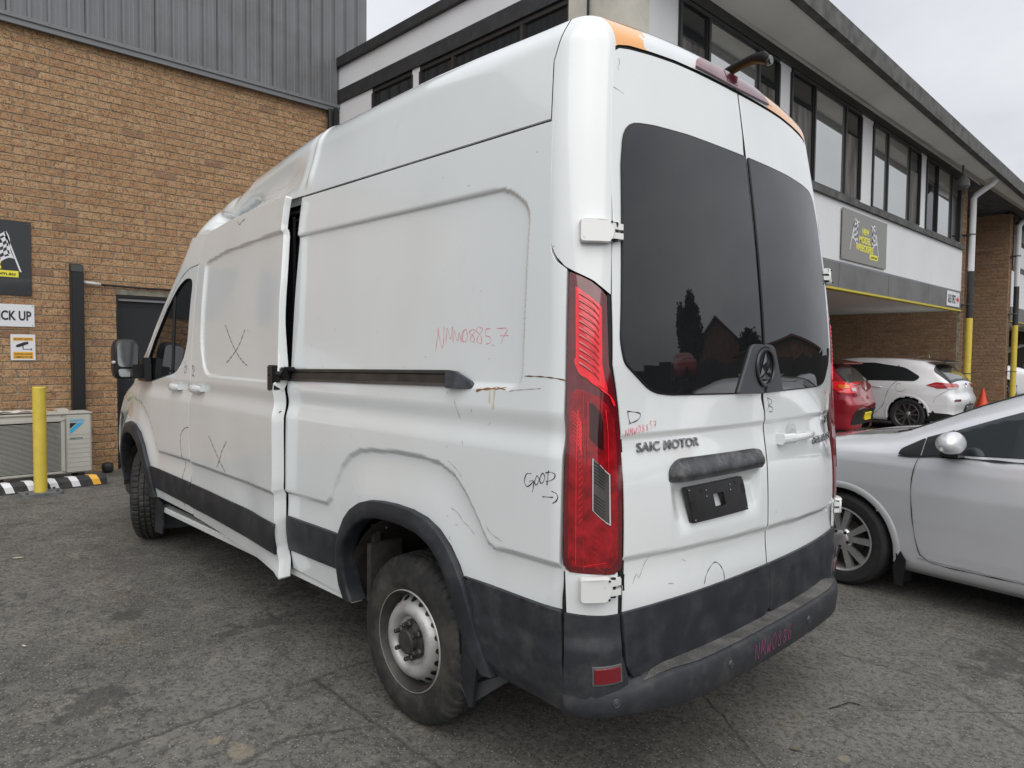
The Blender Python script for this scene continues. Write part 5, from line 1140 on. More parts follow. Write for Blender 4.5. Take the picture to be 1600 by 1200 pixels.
def bricks_wall():
    L_ = []
    n = int((ZT-z0)/(BH+J))+1
    for k in range(n):
        z = z0+k*(BH+J)
        h = min(BH, ZT-z)
        if h < .02: continue
        y = YL-(.12 if k % 2 else 0)
        while y > YR:
            a, c_ = y-BL, y
            y -= BL+J
            a = max(a, YR); 
            if c_-a < .02: continue
            if z < DZ:
                if c_ > DY0 and a < DY1:
                    if c_ > DY1 and a < DY1: a = DY1
                    elif a < DY0 and c_ > DY0: c_ = DY0
                    else: continue
            if c_-a < .02: continue
            L_.append((a, c_, z, z+h))
    return L_
BW = bricks_wall()
def cpx(p):
    d = Vector(p)-Vector(CAMLOC); zf = d.dot(_f); return 800+FPX*d.dot(_r)/zf, 600-FPX*d.dot(_u)/zf
def vis(y, z):
    u, v = cpx((WX, y, z))
    if not (0 <= u <= 560 and 0 <= v <= 1200): return False
    sil = np.interp(u, [180, 200, 222, 248, 283, 308, 345, 450, 488, 560], [700, 594, 558, 500, 427, 367, 322, 238, 212, 180])
    return v < sil or u < 182
full = [q for q in BW if abs(q[1]-q[0]-BL) < 1e-6 and abs(q[3]-q[2]-BH) < 1e-6 and vis((q[0]+q[1])/2, (q[2]+q[3])/2)]
full.sort(key=lambda q: (WX-CAMLOC[0])**2+((q[0]+q[1])/2-CAMLOC[1])**2+((q[2]+q[3])/2-CAMLOC[2])**2)
single = set(full[:300])
def brick_verts(dx, r, a=0, c_=BL, z=0, z1=BH):
    e = .0035; x0 = -dx
    j = lambda s=.0016: r.uniform(-s, s)
    return [(x0+e+j(), a+j(), z+j()), (x0+e+j(), c_+j(), z+j()), (x0+e+j(), c_+j(), z1+j()), (x0+e+j(), a+j(), z1+j()),
            (x0+j(), a+e*1.5, z+e*1.2), (x0+j(), c_-e*1.5, z+e*1.2), (x0+j(), c_-e*1.5, z1-e*1.2), (x0+j(), a+e*1.5, z1-e*1.2),
            (.012, a, z), (.012, c_, z), (.012, c_, z1), (.012, a, z1)]
BF = [(4, 7, 6, 5), (0, 4, 5, 1), (1, 5, 6, 2), (2, 6, 7, 3), (3, 7, 4, 0), (8, 0, 1, 9), (9, 1, 2, 10), (10, 2, 3, 11), (11, 3, 0, 8)]
rb = random.Random(11); variants = []
for i in range(8):
    me = bpy.data.meshes.new('brick'); me.from_pydata([Vector(v) for v in brick_verts(rb.uniform(0, .003), rb)], [], BF); me.materials.append(brickm); me.update(); variants.append(me)
rest = MB()
for q in BW:
    if q in single:
        o = bpy.data.objects.new('brick', variants[rb.randrange(8)]); COL.objects.link(o); o.parent = bb; o.location = (0, q[0]-1, q[2])
    else:
        v = brick_verts(rb.uniform(0, .003), rb, q[0], q[1], q[2], q[3]); rest.add([(WX+x, y, z) for x, y, z in v], BF)
rest.build('brickwork', brickm, bb, fix=False, kind='stuff')
mo = MB()
mo.box((WX+.006, DY1+.004, -.1), (WX+.15, YL, ZT)).box((WX+.006, YR, -.1), (WX+.15, DY0-.004, ZT)).box((WX+.006, DY0-.004, DZ+.004), (WX+.15, DY1+.004, ZT))
mo.build('mortar_bed', mortar, bb)
MB().box((WX+.15, YR, -.1), (WX+.35, YL+3, 8.4)).box((WX+.3, YR, 8.3), (WX+14, YL+3, 8.4)).build('wall_core', mat('wall_core_grey', (.2, .2, .2), .9), bb)
# roller door, dark, with a pale head strip
rdm = mat('roller_door_dark', (.016, .018, .022), .35, var=.1, vscale=3)
rd = MB().box((WX+.10, DY0, -.05), (WX+.12, DY1, DZ)).build('roller_door', rdm, bb)
for k in range(4): MB().box((WX+.098, DY0+.02, .55+k*.5), (WX+.101, DY1-.02, .556+k*.5)).build('door_joint', blackm, rd)
MB().box((WX+.03, DY0, 2.115), (WX+.10, DY1, 2.145), bev=.003).build('door_head_strip', mat('strip_grey', (.33, .33, .34), .5), bb)
MB().box((WX+.0, DY0, 2.15), (WX+.05, DY1, DZ)).box((WX-.002, DY1-.02, .15), (WX+.10, DY1, DZ)).build('door_frame', blackm, bb)
# cladding in sheets of four ribs
rp = .1785
def rib_sheet(x, ya, n, za, zb, ztop2=None):
    prof = [(0, 0), (.008, -.036), (.032, -.036), (.040, 0), (.085, 0), (.090, -.003), (.100, 0), (.130, 0), (.135, -.003), (.145, 0)]
    P = []
    for i in range(n):
        for dy, dx in prof: P.append((x+dx, ya-i*rp-dy))
    P.append((x, ya-n*rp+.004))
    return MB().grid([[(px_, py_, za), (px_, py_, zb)] for px_, py_ in P])
for k in range(13):
    ya = 6.27-k*rp*4
    if ya-4*rp < -3.2: n_ = max(0, int((ya+3.03)/rp))
    else: n_ = 4
    if n_ > 0: rib_sheet(7.69-.0015*(k % 2), ya, n_, 4.965, 8.4).build('cladding_sheet', clad, bb, smooth=20)
MB().box((7.655, -2.95, 4.94), (7.70, 6.3, 4.985), bev=.004).box((7.672, -2.95, 4.885), (7.705, 6.3, 4.94)).build('flashing', flash, bb)
scw = MB()
for k in range(52):
    for z in (5.06, 5.9, 6.9):
        y = 6.27-k*rp-.022
        scw.lathe([(0, 0), (.006, 0), (.006, .008)], 6, axis='x', T=Matrix.Translation((7.657, y, z)))
scw.build('cladding_screws', mat('screw_dark', (.05, .05, .05), .5), bb, kind='stuff')
# higher stretch of cladding seen past the office roof, with a raking top
MB().grid([[(9.4, y, 4.5), (9.4, y, 7.6)] for y in (-3.2, -3.0)]).build('wall_core', clad, bb)
for k in range(10):
    y = -3.05-k*.30; zt_ = 7.55-k*.30*.36*2.0
    MB().grid([[(9.6+dx, y-dy, 4.6), (9.6+dx, y-dy, zt_-dy*.7)] for dy, dx in ((0, 0), (.02, -.03), (.06, -.03), (.08, 0), (.30, 0))]).build('cladding_sheet', clad, bb, smooth=20)
MB().tube([(9.57, -3.0, 7.58), (9.57, -6.1, 5.38)], .045, n=4).build('barge_flashing', flash, bb)
# mortar smears / odd repairs
MB().tube([(7.70, .43, 2.277), (7.70, -.02, 2.268), (7.70, -1.8, 2.268)], .013, n=8).build('conduit', blackm, bb, smooth=True)
MB().tube([(7.695, .62, 2.292), (7.695, .44, 2.280)], .018, n=8).build('conduit_end', mat('pale_pvc', (.6, .6, .58), .4), bb, smooth=True)
MB().box((7.66, -2.55, 4.62), (7.75, -2.46, 4.93), bev=.01).tube([(7.68, -2.42, 4.9), (7.68, -2.42, 4.5)], .035, n=10).build('downpipe', blackm, bb, smooth=30)

# duct cover
dc = MB().box((7.64, .615, .86), (7.745, .735, 2.40), bev=.008)
dc.prism([(7.745, .615, 2.40), (7.64, .615, 2.40), (7.66, .615, 2.47), (7.745, .615, 2.49)], (0, .12, 0))
tag(dc.build('pipe_cover', mat('duct_black', (.012, .013, .015), .4), None, smooth=30), 'tall black plastic pipe cover running up the brick wall from the air conditioner', 'duct')

# ================================================================== signs
sgn_y = mat('sign_yellow', (.80, .74, .06), .45); sgn_w = mat('sign_white', (.72, .73, .76), .4); sgn_b = mat('sign_black', (.018, .019, .023), .28, coat=.4)
sgn_g = mat('sign_grey', (.205, .20, .185), .42, coat=.3); sgn_k = mat('print_black', (.02, .02, .022), .5); sgn_r = mat('print_red', (.55, .02, .04), .5)
sgn_o = mat('sign_amber', (.80, .43, .05), .45)
def wreckers_sign(x, y0, z0_, W_, H_, board, par_label, name='wall_sign', ext=None):
    """board faces -X; reading direction is -Y. u to the right (0..1), v up (0..1)"""
    r_ = thing(name, par_label, 'sign', (x, y0, z0_))
    P3 = lambda u, v, o=.0: (x-.008-o, y0-u*W_, z0_+v*H_)
    e0 = ext or (y0-W_, y0, z0_, z0_+H_)
    MB().box((x-.008, e0[0], e0[2]), (x, e0[1], e0[3])).build('board', board, r_)
    f = 1.0
    def word(s, u0, u1, v0, v1, m, ff=.0):
        text('lettering', s, P3(u0, v0, .001), (0, -1, 0), (0, 0, 1), (v1-v0)*H_, m, r_, ext=.0012, width=(u1-u0)*W_, bold=.03)
    word('NEW', .42, .57, .60, .72, sgn_y); word('MODEL', .36, .62, .42, .55, sgn_y); word('WRECKERS', .29, .68, .25, .385, sgn_y)
    MB().box((x-.0105, y0-.79*W_, z0_+.125*H_), (x-.008, y0-.60*W_, z0_+.235*H_)).build('label_panel', sgn_y, r_)
    text('lettering', '.com.au', P3(.62, .155, .003), (0, -1, 0), (0, 0, 1), .06*H_, sgn_k, r_, ext=.001, width=.15*W_, bold=.02)
    for sg, cx_ in ((1, .5-.235), (-1, .5+.20)):
        # waving chequered flag hanging from a raked pole
        px0, px1 = cx_, cx_-sg*.105
        pole = MB().grid([[P3(px0-.007*0+sg*.0, .90, .003), P3(px0-sg*.012, .90, .003)], [P3(px1+sg*.006, .22, .003), P3(px1-sg*.006, .22, .003)]])
        pole.build('flag_pole', sgn_w, r_, fix=False)
        fl_ = MB(); fk = MB(); nu, nv = 4, 7
        def fp(a, c_):
            u = px0+sg*(-.012+.010*math.sin(c_*6)) - sg*.105*(1-c_)*.52 + sg*a*.115*(1-.25*math.sin(c_*3.0)); v = .88-(1-c_)*.44-a*.05+.03*math.sin(a*5+c_*2)
            return u, v
        for i in range(nu*2):
            for j in range(nv*2):
                q = [fp(i/nu/2, j/nv/2), fp((i+1)/nu/2, j/nv/2), fp((i+1)/nu/2, (j+1)/nv/2), fp(i/nu/2, (j+1)/nv/2)]
                (fl_ if (i//2+j//2) % 2 == 0 or i in (0,) or j in (0, nv*2-1) else fk).add([P3(u, v, .003) for u, v in q], [(0, 1, 2, 3)])
        fl_.build('flag_squares', sgn_w, r_, fix=False); fk.build('flag_squares', sgn_k, r_, fix=False)
    for u, v in ((e0[0]+.03, e0[3]-.03), (e0[1]-.03, e0[3]-.03), (e0[0]+.03, e0[2]+.03), (e0[1]-.03, e0[2]+.03)): blob(MB(), (x-.009, u, v), .003, .008, .008, 2, 5).build('screw', MAT['screw_dark'], r_)
    return r_
wreckers_sign(7.742, 2.248, 2.223, 1.33, .60, sgn_b, 'black advertising board with a chequered flag, high on the brick wall at the left edge', ext=(1.08, 2.46, 2.112, 2.884))
# SALES / PICK UP board
pk = thing('pick_up_sign', 'white board with black PICK UP lettering under the black flag board', 'sign', (7.742, 2.4, 1.783))
MB().box((7.736, 1.062, 1.783), (7.742, 1.76, 2.017), bev=.002).build('board', sgn_w, pk)
text('lettering', 'PARTS PICK UP', (7.7355, 1.715, 1.853), (0, -1, 0), (0, 0, 1), .095, sgn_k, pk, ext=.0012, width=.625, bold=.028)
for y in (1.08, 1.74):
    for z in (1.797, 2.003): blob(MB(), (7.735, y, z), .002, .005, .005, 2, 5).build('screw', MAT['screw_dark'], pk)
se = thing('security_sign', 'small white notice with a camera drawing and amber bars, below the PICK UP board', 'sign', (7.742, 1.06, 1.43))
MB().box((7.737, 1.058, 1.431), (7.742, 1.277, 1.704), bev=.002).build('board', sgn_w, se)
for za_, zb__, tx in ((1.638, 1.672, [('SECURITY NOTICE', 1.646, .018)]), (1.448, 1.520, [('SURVEILLANCE', 1.488, .020), ('CAMERAS IN USE', 1.457, .020)])):
    MB().box((7.7355, 1.078, za_), (7.737, 1.257, zb__)).build('amber_bar', sgn_o, se)
    for s_, z_, h_ in tx: text('lettering', s_, (7.7350, 1.247, z_), (0, -1, 0), (0, 0, 1), h_, sgn_k, se, ext=.0008, width=.158, bold=.01)
cz = lambda pts: [(7.7345, 1.277-.219*u, 1.431+.273*v) for u, v in pts]
MB().prism(cz([(.20, .53), (.30, .50), (.72, .64), (.68, .73), (.60, .70), (.58, .72), (.22, .59)]), (.0015, 0, 0)).prism(cz([(.47, .55), (.51, .56), (.51, .44), (.80, .44), (.80, .46), (.85, .46), (.85, .39), (.80, .40), (.80, .42), (.48, .42)]), (.0015, 0, 0)).build('camera_drawing', sgn_k, se)
# ---- old white banner further along, seen only as a reflection in the van side
ban = thing('white_banner', 'white board on the brick wall left of the frame, mirrored in the sliding door', 'sign', (7.742, 3.6, 1.0))
MB().box((7.736, 3.1, 1.15), (7.742, 4.9, 1.95)).build('board', sgn_w, ban)
MB().box((7.734, 3.2, 1.60), (7.736, 4.8, 1.72)).build('red_bar', sgn_r, ban)
# ================================================================== air conditioner, kerb, bollard
acw = mat('ac_enamel', (.50, .49, .445), .4, var=.05, vscale=5, dirt=(.30, .28, .22), dscale=4, dlo=.6, dhi=.9)
acd = mat('ac_dark', (.02, .022, .022), .6); acg = mat('ac_grille', (.42, .42, .385), .45)
ac = thing('air_conditioner', 'cream outdoor air conditioner unit with slatted fan grille standing against the brick wall', 'air conditioner', (7.2, 1.1, .2))
X0, X1, Y0, Y1, Z0_, Z1_ = 7.20, 7.52, .665, 1.56, .262, .885
MB().box((X0+.02, Y0, Z0_), (X1, Y0+.27, Z1_), bev=.008).box((X0+.02, Y0+.27, Z1_-.06), (X1, Y1, Z1_), bev=.006).box((X0+.02, Y1-.06, Z0_), (X1, Y1, Z1_-.06)).box((X0+.02, Y0+.27, Z0_), (X1, Y1-.06, Z0_+.03)).build('casing', acw, ac, smooth=30)
MB().box((X0, Y0+.012, Z0_+.01), (X0+.022, Y0+.24, Z1_-.012), bev=.008).build('side_panel', acw, ac, smooth=30)
MB().box((X0+.003, Y0-.006, Z1_-.006), (X1+.004, Y1+.004, Z1_+.012), bev=.006).build('top_cover', acw, ac, smooth=30)
for k in range(8): MB().box((X0-.0025, Y0+.02, Z0_+.07+k*.048), (X0+.001, Y0+.232, Z0_+.073+k*.048)).build('panel_rib', acg, ac)
for a, c_ in (((X0-.01, Y0+.25, Z0_+.02), (X0+.022, Y0+.285, Z1_-.06)), ((X0-.01, Y0+.25, Z1_-.075), (X0+.022, Y1, Z1_-.04)), ((X0-.01, Y0+.25, Z0_+.01), (X0+.022, Y1, Z0_+.035)), ((X0-.01, Y1-.035, Z0_+.02), (X0+.022, Y1, Z1_-.06))):
    MB().box(a, c_, bev=.004).build('grille_frame', acw, ac)
MB().box((X0+.12, Y0+.28, Z0_+.03), (X0+.13, Y1-.04, Z1_-.07)).build('fan_back', acd, ac)
fc_ = ((Y0+Y1+.22)/2, (Z0_+Z1_-.04)/2)
fr = MB().lathe([(.245, 0), (.26, -.04), (.27, -.04), (.262, .05)], 40, axis='x', T=Matrix.Translation((X0+.06, fc_[0], fc_[1]))).build('fan_shroud', acd, ac, smooth=40)
for k in range(3):
    a = 2*PI*k/3+.4; P_ = []
    for rr_ in (.05, .12, .23):
        P_.append([(X0+.05+.05*s, fc_[0]+rr_*math.cos(a+s*.9), fc_[1]+rr_*math.sin(a+s*.9)) for s in (0, .5, 1)])
    MB().grid(P_).build('fan_blade', acd, fr, smooth=True)
MB().lathe([(0, -.03), (.05, -.03), (.055, .02)], 20, axis='x', T=Matrix.Translation((X0+.07, fc_[0], fc_[1]))).build('fan_hub', acd, fr, smooth=40)
for k in range(42):
    z = Z0_+.045+k*.0124
    if z > Z1_-.085: break
    MB().box((X0-.004, Y0+.28, z), (X0+.004, Y1-.03, z+.0055)).build('grille_slat', acg, ac)
MB().prism([(X0-.001, Y0+.205, Z1_-.215), (X0-.001, Y0+.205, Z1_-.165), (X0-.001, Y0+.13, Z1_-.095), (X0-.001, Y0+.075, Z1_-.095)], (-.001, 0, 0)).build('logo', mat('logo_blue', (.05, .42, .72), .4), ac)
MB().prism([(X0-.001, Y0+.205, Z1_-.155), (X0-.001, Y0+.205, Z1_-.095), (X0-.001, Y0+.14, Z1_-.095)], (-.001, 0, 0)).build('logo', sgn_k, ac)
text('lettering', 'DAIKIN', (X0-.001, Y0+.205, Z1_-.082), (0, -1, 0), (0, 0, 1), .024, MAT['logo_blue'], ac, ext=.0008, width=.135, bold=.03, shear=.2)
MB().box((X0-.0015, Y0+.09, Z1_-.268), (X0, Y0+.205, Z1_-.25)).build('name_strip', sgn_k, ac)
MB().box((X0-.0018, Y0+.165, Z1_-.266), (X0-.001, Y0+.203, Z1_-.252)).build('name_strip', mat('strip_green', (.03, .22, .14), .4), ac)
text('lettering', 'INVERTER', (X0-.0018, Y0+.160, Z1_-.264), (0, -1, 0), (0, 0, 1), .010, sgn_w, ac, ext=.0004, width=.066)
for y in (Y0+.07, Y1-.12): MB().box((X0+.02, y, .195), (X1, y+.06, Z0_)).build('foot', acd, ac)
MB().box((7.30, Y0+.19, Z1_+.012), (7.45, Y0+.29, Z1_+.045), bev=.004).build('cap', acw, ac)
pp = []
rp_ = random.Random(5)
rows = [[(7.24+.05*i, 1.66-.055*j, Z1_+.022+.016*abs(math.sin(i*1.7+j*1.1))+rp_.uniform(0, .012)) for j in range(12)] for i in range(5)]
tag(MB().grid(rows).build('crumpled_paper', sgn_w, None, smooth=20), 'crumpled white paper lying on top of the air conditioner', 'paper')
ws = thing('wheel_stop', 'black rubber wheel stop with white and yellow stripes lying in front of the air conditioner', 'wheel stop', (7.0, 1.1, .165))
def wsp(y): return [(7.085, y, .158), (7.075, y, .235), (7.04, y, .262), (6.975, y, .262), (6.935, y, .225), (6.925, y, .158)]
MB().prism(wsp(.60), (0, 1.15, 0)).build('rubber_block', mat('stop_rubber', (.022, .022, .024), .7, dirt=(.06, .06, .055), dscale=10), ws)
for k in range(6):
    y = .655+k*.185; m_ = MAT['sign_amber'] if k == 0 else sgn_w; q = .035
    MB().grid([[(6.924-.0, y+.0, .17), (6.934-.001, y+q*.5, .226), (6.974, y+q, .2635), (7.04, y+q*1.6, .2635)], [(6.924, y+.07, .17), (6.933, y+.07+q*.5, .226), (6.974, y+.07+q, .2635), (7.04, y+.07+q*1.6, .2635)]]).build('stripe', m_, ws)
bo = thing('bollard', 'yellow round steel bollard on a flat grey base plate', 'bollard', (6.86, 1.2, .158))
ym = mat('bollard_yellow', (.66, .51, .07), .5, var=.08, vscale=12, dirt=(.42, .33, .10), dscale=7, dlo=.55, dhi=.9, bump=.0006, bscale=200)
BXc, BYc = 6.82, 1.205
MB().lathe([(0, 1.19), (.050, 1.19), (.056, 1.184), (.056, .175), (.062, .168), (.062, .160)], 40, axis='z', T=Matrix.Translation((BXc, BYc, 0))).build('post', ym, bo, smooth=35)
MB().prism([(p[0], p[1], .150) for p in rpoly([(BXc-.14, BYc-.16), (BXc+.14, BYc-.19), (BXc+.14, BYc+.17), (BXc-.14, BYc+.17)], .05)], (0, 0, .026)).build('base_plate', mat('base_grey', (.13, .135, .14), .7, var=.3, vscale=15), bo)
for dx, dy in ((-.10, -.12), (-.10, .13), (.1, -.13), (.1, .13)): MB().lathe([(0, .014), (.012, .014), (.012, 0)], 6, axis='z', T=Matrix.Translation((BXc+dx, BYc+dy, .176))).build('bolt', hubm, bo)
hs = MB(); blob(hs, (7.60, .42, .235), .06, .055, .055, 3.2, 10); hs.tube([(7.58, .42+.05*math.cos(a), .20+.0*a) for a in np.linspace(0, 6, 12)], .012, n=6)
tag(hs.build('hose_reel', acd, None, smooth=True), 'small black box at the foot of the wall right of the air conditioner', 'box')
def litter(x, y, s, col_, lab, a=0):
    z = gzf(x, y); P_ = []
    for i in range(4): P_.append([(x+s*(i/3-.5)*math.cos(a)-s*.35*(j/2-.5)*math.sin(a), y+s*(i/3-.5)*math.sin(a)+s*.35*(j/2-.5)*math.cos(a)*(1-abs(i/3-.5)*1.4), z+.004+.006*abs(math.sin(i*1.9+j))) for j in range(3)])
    tag(MB().grid(P_).build('dry_leaf', col_, None), lab, 'leaf')
leafm = mat('leaf_dead', (.10, .085, .05), .8); leafp = mat('leaf_pale', (.45, .40, .30), .8)
litter(-.06, -.02, .05, leafm, 'dark curled dead leaf on the asphalt below the rear bumper', .4)
litter(4.65, 1.75, .07, leafp, 'pale scrap lying on the asphalt left of the front wheel', 1.1)
litter(3.0, 2.0, .04, leafp, 'small pale scrap on open asphalt beside the van', .2)
tag(MB().tube([(-.02, -.45, .006), (-.05, -.52, .010), (-.06, -.57, .008), (-.10, -.585, .006)], .0025, n=5).build('bent_wire', blackm, None, smooth=True), 'short bent black wire lying on the asphalt right of the bumper', 'wire')

# ================================================================== white office block
ow = mat('render_white', (.70, .71, .73), .7, var=.03, vscale=1.5, dirt=(.5, .5, .48), dscale=1.2, dlo=.6, dhi=.95, bump=.0008, bscale=90)
ocr = mat('render_cream', (.62, .60, .53), .75, var=.04, vscale=2, dirt=(.45, .43, .37), dscale=1.4)
oblk = mat('fascia_black', (.028, .028, .030), .6, var=.3, vscale=10, bump=.002, bscale=40)
ogr = mat('beam_grey', (.155, .157, .155), .6, var=.05, vscale=3, dirt=(.11, .11, .11), dscale=2)
osof = mat('soffit_grey', (.78, .77, .73), .85, var=.06, vscale=1.5)
ofr = mat('window_frame_brown', (.035, .030, .026), .45); ofr2 = mat('window_frame_dark', (.02, .02, .021), .4)
ogl = mat('mirror_glass_pane', (.55, .56, .54), .03, metal=.82, var=.05, vscale=1)
odk = mat('dark_pane', (.018, .019, .02), .06, spec=.6)
curt = mat('curtain_pane', (.10, .095, .085), .5, var=.8, vscale=10, vz=.15, spec=.3)
edg = mat('concrete_edge', (.10, .10, .098), .9, var=.4, vscale=6, bump=.003, bscale=30)
off = thing('office_block', 'two storey white office building with dark framed windows and open parking bay below', 'building', (2.64, -2.56, 0))
CX, CY, EY = 2.64, -2.56, -13.3
# side face towards the van
def wallbox(a, c_, m, nm='wall_panel', **k): return MB().box(a, c_).build(nm, m, off, **k)
wallbox((CX+.0, CY-.2, 0), (CX+.80, CY, 5.01), ocr)
wallbox((CX+.80, CY-.2, 0), (7.75, CY-.03, 3.74), ow)
for x0, x1 in ((5.83, 5.98), (6.86, 7.70)): wallbox((x0, CY-.16, 3.74), (x1, CY-.005, 5.01), ow)
wallbox((CX, CY-.2, 5.012), (7.74, CY+.02, 5.188), oblk, 'head_band'); wallbox((CX, CY-.2, 5.19), (7.74, CY+.005, 5.49), ow, 'upper_band')
wallbox((CX-.8, CY-.25, 5.492), (7.80, CY+.06, 5.612), oblk, 'fascia')
def window(axis, fixed, segs_, z0w, z1w, kinds, fm, out=-1, d=.05):
    """row of panes; axis 'x': wall plane y=fixed facing +y ; axis 'y': wall plane x=fixed facing -x. segs_ = edge coordinates"""
    lo, hi = min(segs_), max(segs_)
    def bx(a0, a1, z0q, z1q, d0, d1):
        if axis == 'x': return MB().box((a0, fixed-d1, z0q), (a1, fixed-d0, z1q), bev=.004)
        return MB().box((fixed+d0, a0, z0q), (fixed+d1, a1, z1q), bev=.004)
    wn_ = bx(lo, hi, z0w, z0w+.04, -.012, d).build('window', fm, off)
    bx(lo, hi, z1w-.05, z1w, -.012, d).build('frame_head', fm, wn_)
    for s_ in segs_: bx(s_-.022, s_+.022, z0w+.04, z1w-.05, -.016, d).build('mullion', fm, wn_)
    ss_ = sorted(segs_)
    for i in range(len(ss_)-1):
        k_ = kinds[i]; m_ = {'m': ogl, 'd': odk, 'c': curt}[k_]
        a0, a1 = ss_[i]+.02, ss_[i+1]-.02; dd = .012 if k_ == 'm' else .022
        bx(a0, a1, z0w+.035, z1w-.045, dd, dd+.006).build('pane', m_, wn_)
        if k_ != 'm': bx(a0, a0+.025, z0w+.04, z1w-.05, 0, .03).build('sash', ofr2, wn_); bx(a1-.025, a1, z0w+.04, z1w-.05, 0, .03).build('sash', ofr2, wn_)
        if k_ != 'm':
            q = MB()
            if axis == 'x': q.box((a0+.02, fixed-.018, z1w-.36), (a1-.02, fixed-.016, z1w-.05))
            else: q.box((fixed+.016, a0+.02, z1w-.36), (fixed+.018, a1-.02, z1w-.05))
            q.build('blind', odk, wn_)
window('x', CY-.02, [5.98, 6.86], 3.75, 5.005, 'c', ofr); window('x', CY-.02, [3.44, 4.09, 5.21, 5.83], 3.75, 5.005, 'dcd', ofr)
MB().tube([(3.17, CY+.03, 6.2), (3.17, CY+.03, 4.66)], .012, n=8).box((3.13, CY, 4.70), (3.20, CY+.035, 4.72)).build('conduit', blackm, off, smooth=30)
# street face
wallbox((CX, EY, 2.86), (CX+.2, CY-.2, 3.66), ow)
for y0, y1 in ((-3.25, CY-.2), (-5.69, -5.35), (-8.41, -7.92), (-10.95, -10.58), (-13.16, -13.06)): wallbox((CX+.01, y0, 3.74), (CX+.18, y1, 5.0), ow, 'pier')
wallbox((CX-.045, EY, 3.662), (CX+.15, CY-.02, 3.742), edg, 'sill'); wallbox((CX-.02, EY+.0, 5.0), (CX+.2, CY-.25, 5.118), ofr2, 'head_band')
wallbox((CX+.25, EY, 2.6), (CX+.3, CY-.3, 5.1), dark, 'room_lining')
for segs_, kd_ in (([-3.27, -3.80, -4.86, -5.35], 'cmc'), ([-5.69, -6.36, -7.36, -7.92], 'cmc'), ([-8.41, -9.02, -10.05, -10.58], 'cmm'), ([-10.95, -11.57, -12.45, -13.04], 'dmd')):
    window('y', CX, segs_, 3.745, 4.998, kd_, ofr2)
# seam cover strips and the beam over the bay
wallbox((CX-.004, EY, 2.835), (CX+.2, CY, 2.858), flash, 'seam_strip')
wallbox((CX-.012, EY, 2.50), (CX+.22, CY, 2.833), ogr, 'beam')
for y in (-7.25, -9.2, -5.2, -11.2): wallbox((CX-.0135, y, 2.50), (CX-.011, y+.006, 2.83), oblk, 'beam_joint')
wallbox((CX-.020, EY, 2.470), (CX+.10, CY, 2.498), mat('edge_yellow', (.55, .46, .05), .6), 'beam_edge')
wallbox((CX+.10, EY-.0, 2.49), (12, CY, 2.54), osof, 'bay_ceiling')
MB().prism([(2.02, CY+.06, 5.24), (2.62, CY+.06, 5.12), (2.62, EY-12, 5.06), (2.02, EY-12, 4.72)], (0, 0, .03)).build('soffit', osof, off)
ef = MB(); Pz = lambda y: 5.24-.52*(CY-y)/(CY-EY+12)
ef.add([(2.0, CY+.1, Pz(CY)-.03), (2.0, EY-12, Pz(EY-12)-.03), (2.0, EY-12, Pz(EY-12)+.20), (2.0, CY+.1, Pz(CY)+.20), (2.1, CY+.1, Pz(CY)-.03), (2.1, EY-12, Pz(EY-12)-.03), (2.1, EY-12, Pz(EY-12)+.20), (2.1, CY+.1, Pz(CY)+.20)], [(0, 1, 2, 3), (4, 7, 6, 5), (0, 4, 5, 1), (3, 2, 6, 7), (0, 3, 7, 4), (1, 5, 6, 2)])
ef.build('roof_edge', edg, off)
MB().prism([(2.08, CY-.05, Pz(CY)+.12), (2.08, EY-12, Pz(EY-12)+.12), (12, EY-12, Pz(EY-12)+.12), (12, CY-.05, Pz(CY)+.12)], (0, 0, .05)).build('roof', edg, off)
# bay walls of brick, real courses
def brick_run(name, par, axis, fixed, a0, a1, z0q, z1q, m, face, seed=1):
    mb = MB(); r = random.Random(seed); k = 0; z = z0q
    while z < z1q-.02:
        h = min(BH, z1q-z); a = a0-(.12 if k % 2 else 0)
        while a < a1:
            b0, b1 = max(a, a0), min(a+BL, a1); a += BL+J
            if b1-b0 < .02: continue
            v = brick_verts(r.uniform(0, .003), r, b0, b1, z, z+h)
            if axis == 'y': mb.add([(fixed+x*face, y, zz_) for x, y, zz_ in v], BF)
            else: mb.add([(y, fixed+x*face, zz_) for x, y, zz_ in v], BF)
        z += BH+J; k += 1
    return mb.build(name, m, par, fix=True, kind='stuff')
wallbox((CX+.01, EY-.2, 2.49), (9.1, EY-.01, 5.0), ocr, 'end_wall')
brick_run('brickwork', off, 'y', CX, EY-.24, EY-.0, .05, 5.0, brick2m, 1, 3)
wallbox((CX+.006, EY-.24, 0), (CX+.05, EY-.01, 2.49), mortar, 'mortar_bed'); wallbox((CX+.006, EY-.24, 2.49), (CX+.2, EY, 5.0), mortar, 'mortar_bed')
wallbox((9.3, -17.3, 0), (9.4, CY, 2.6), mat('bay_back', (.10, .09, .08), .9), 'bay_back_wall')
wallbox((2.95, -7.35, .2), (3.10, -7.20, 2.49), oblk, 'column')
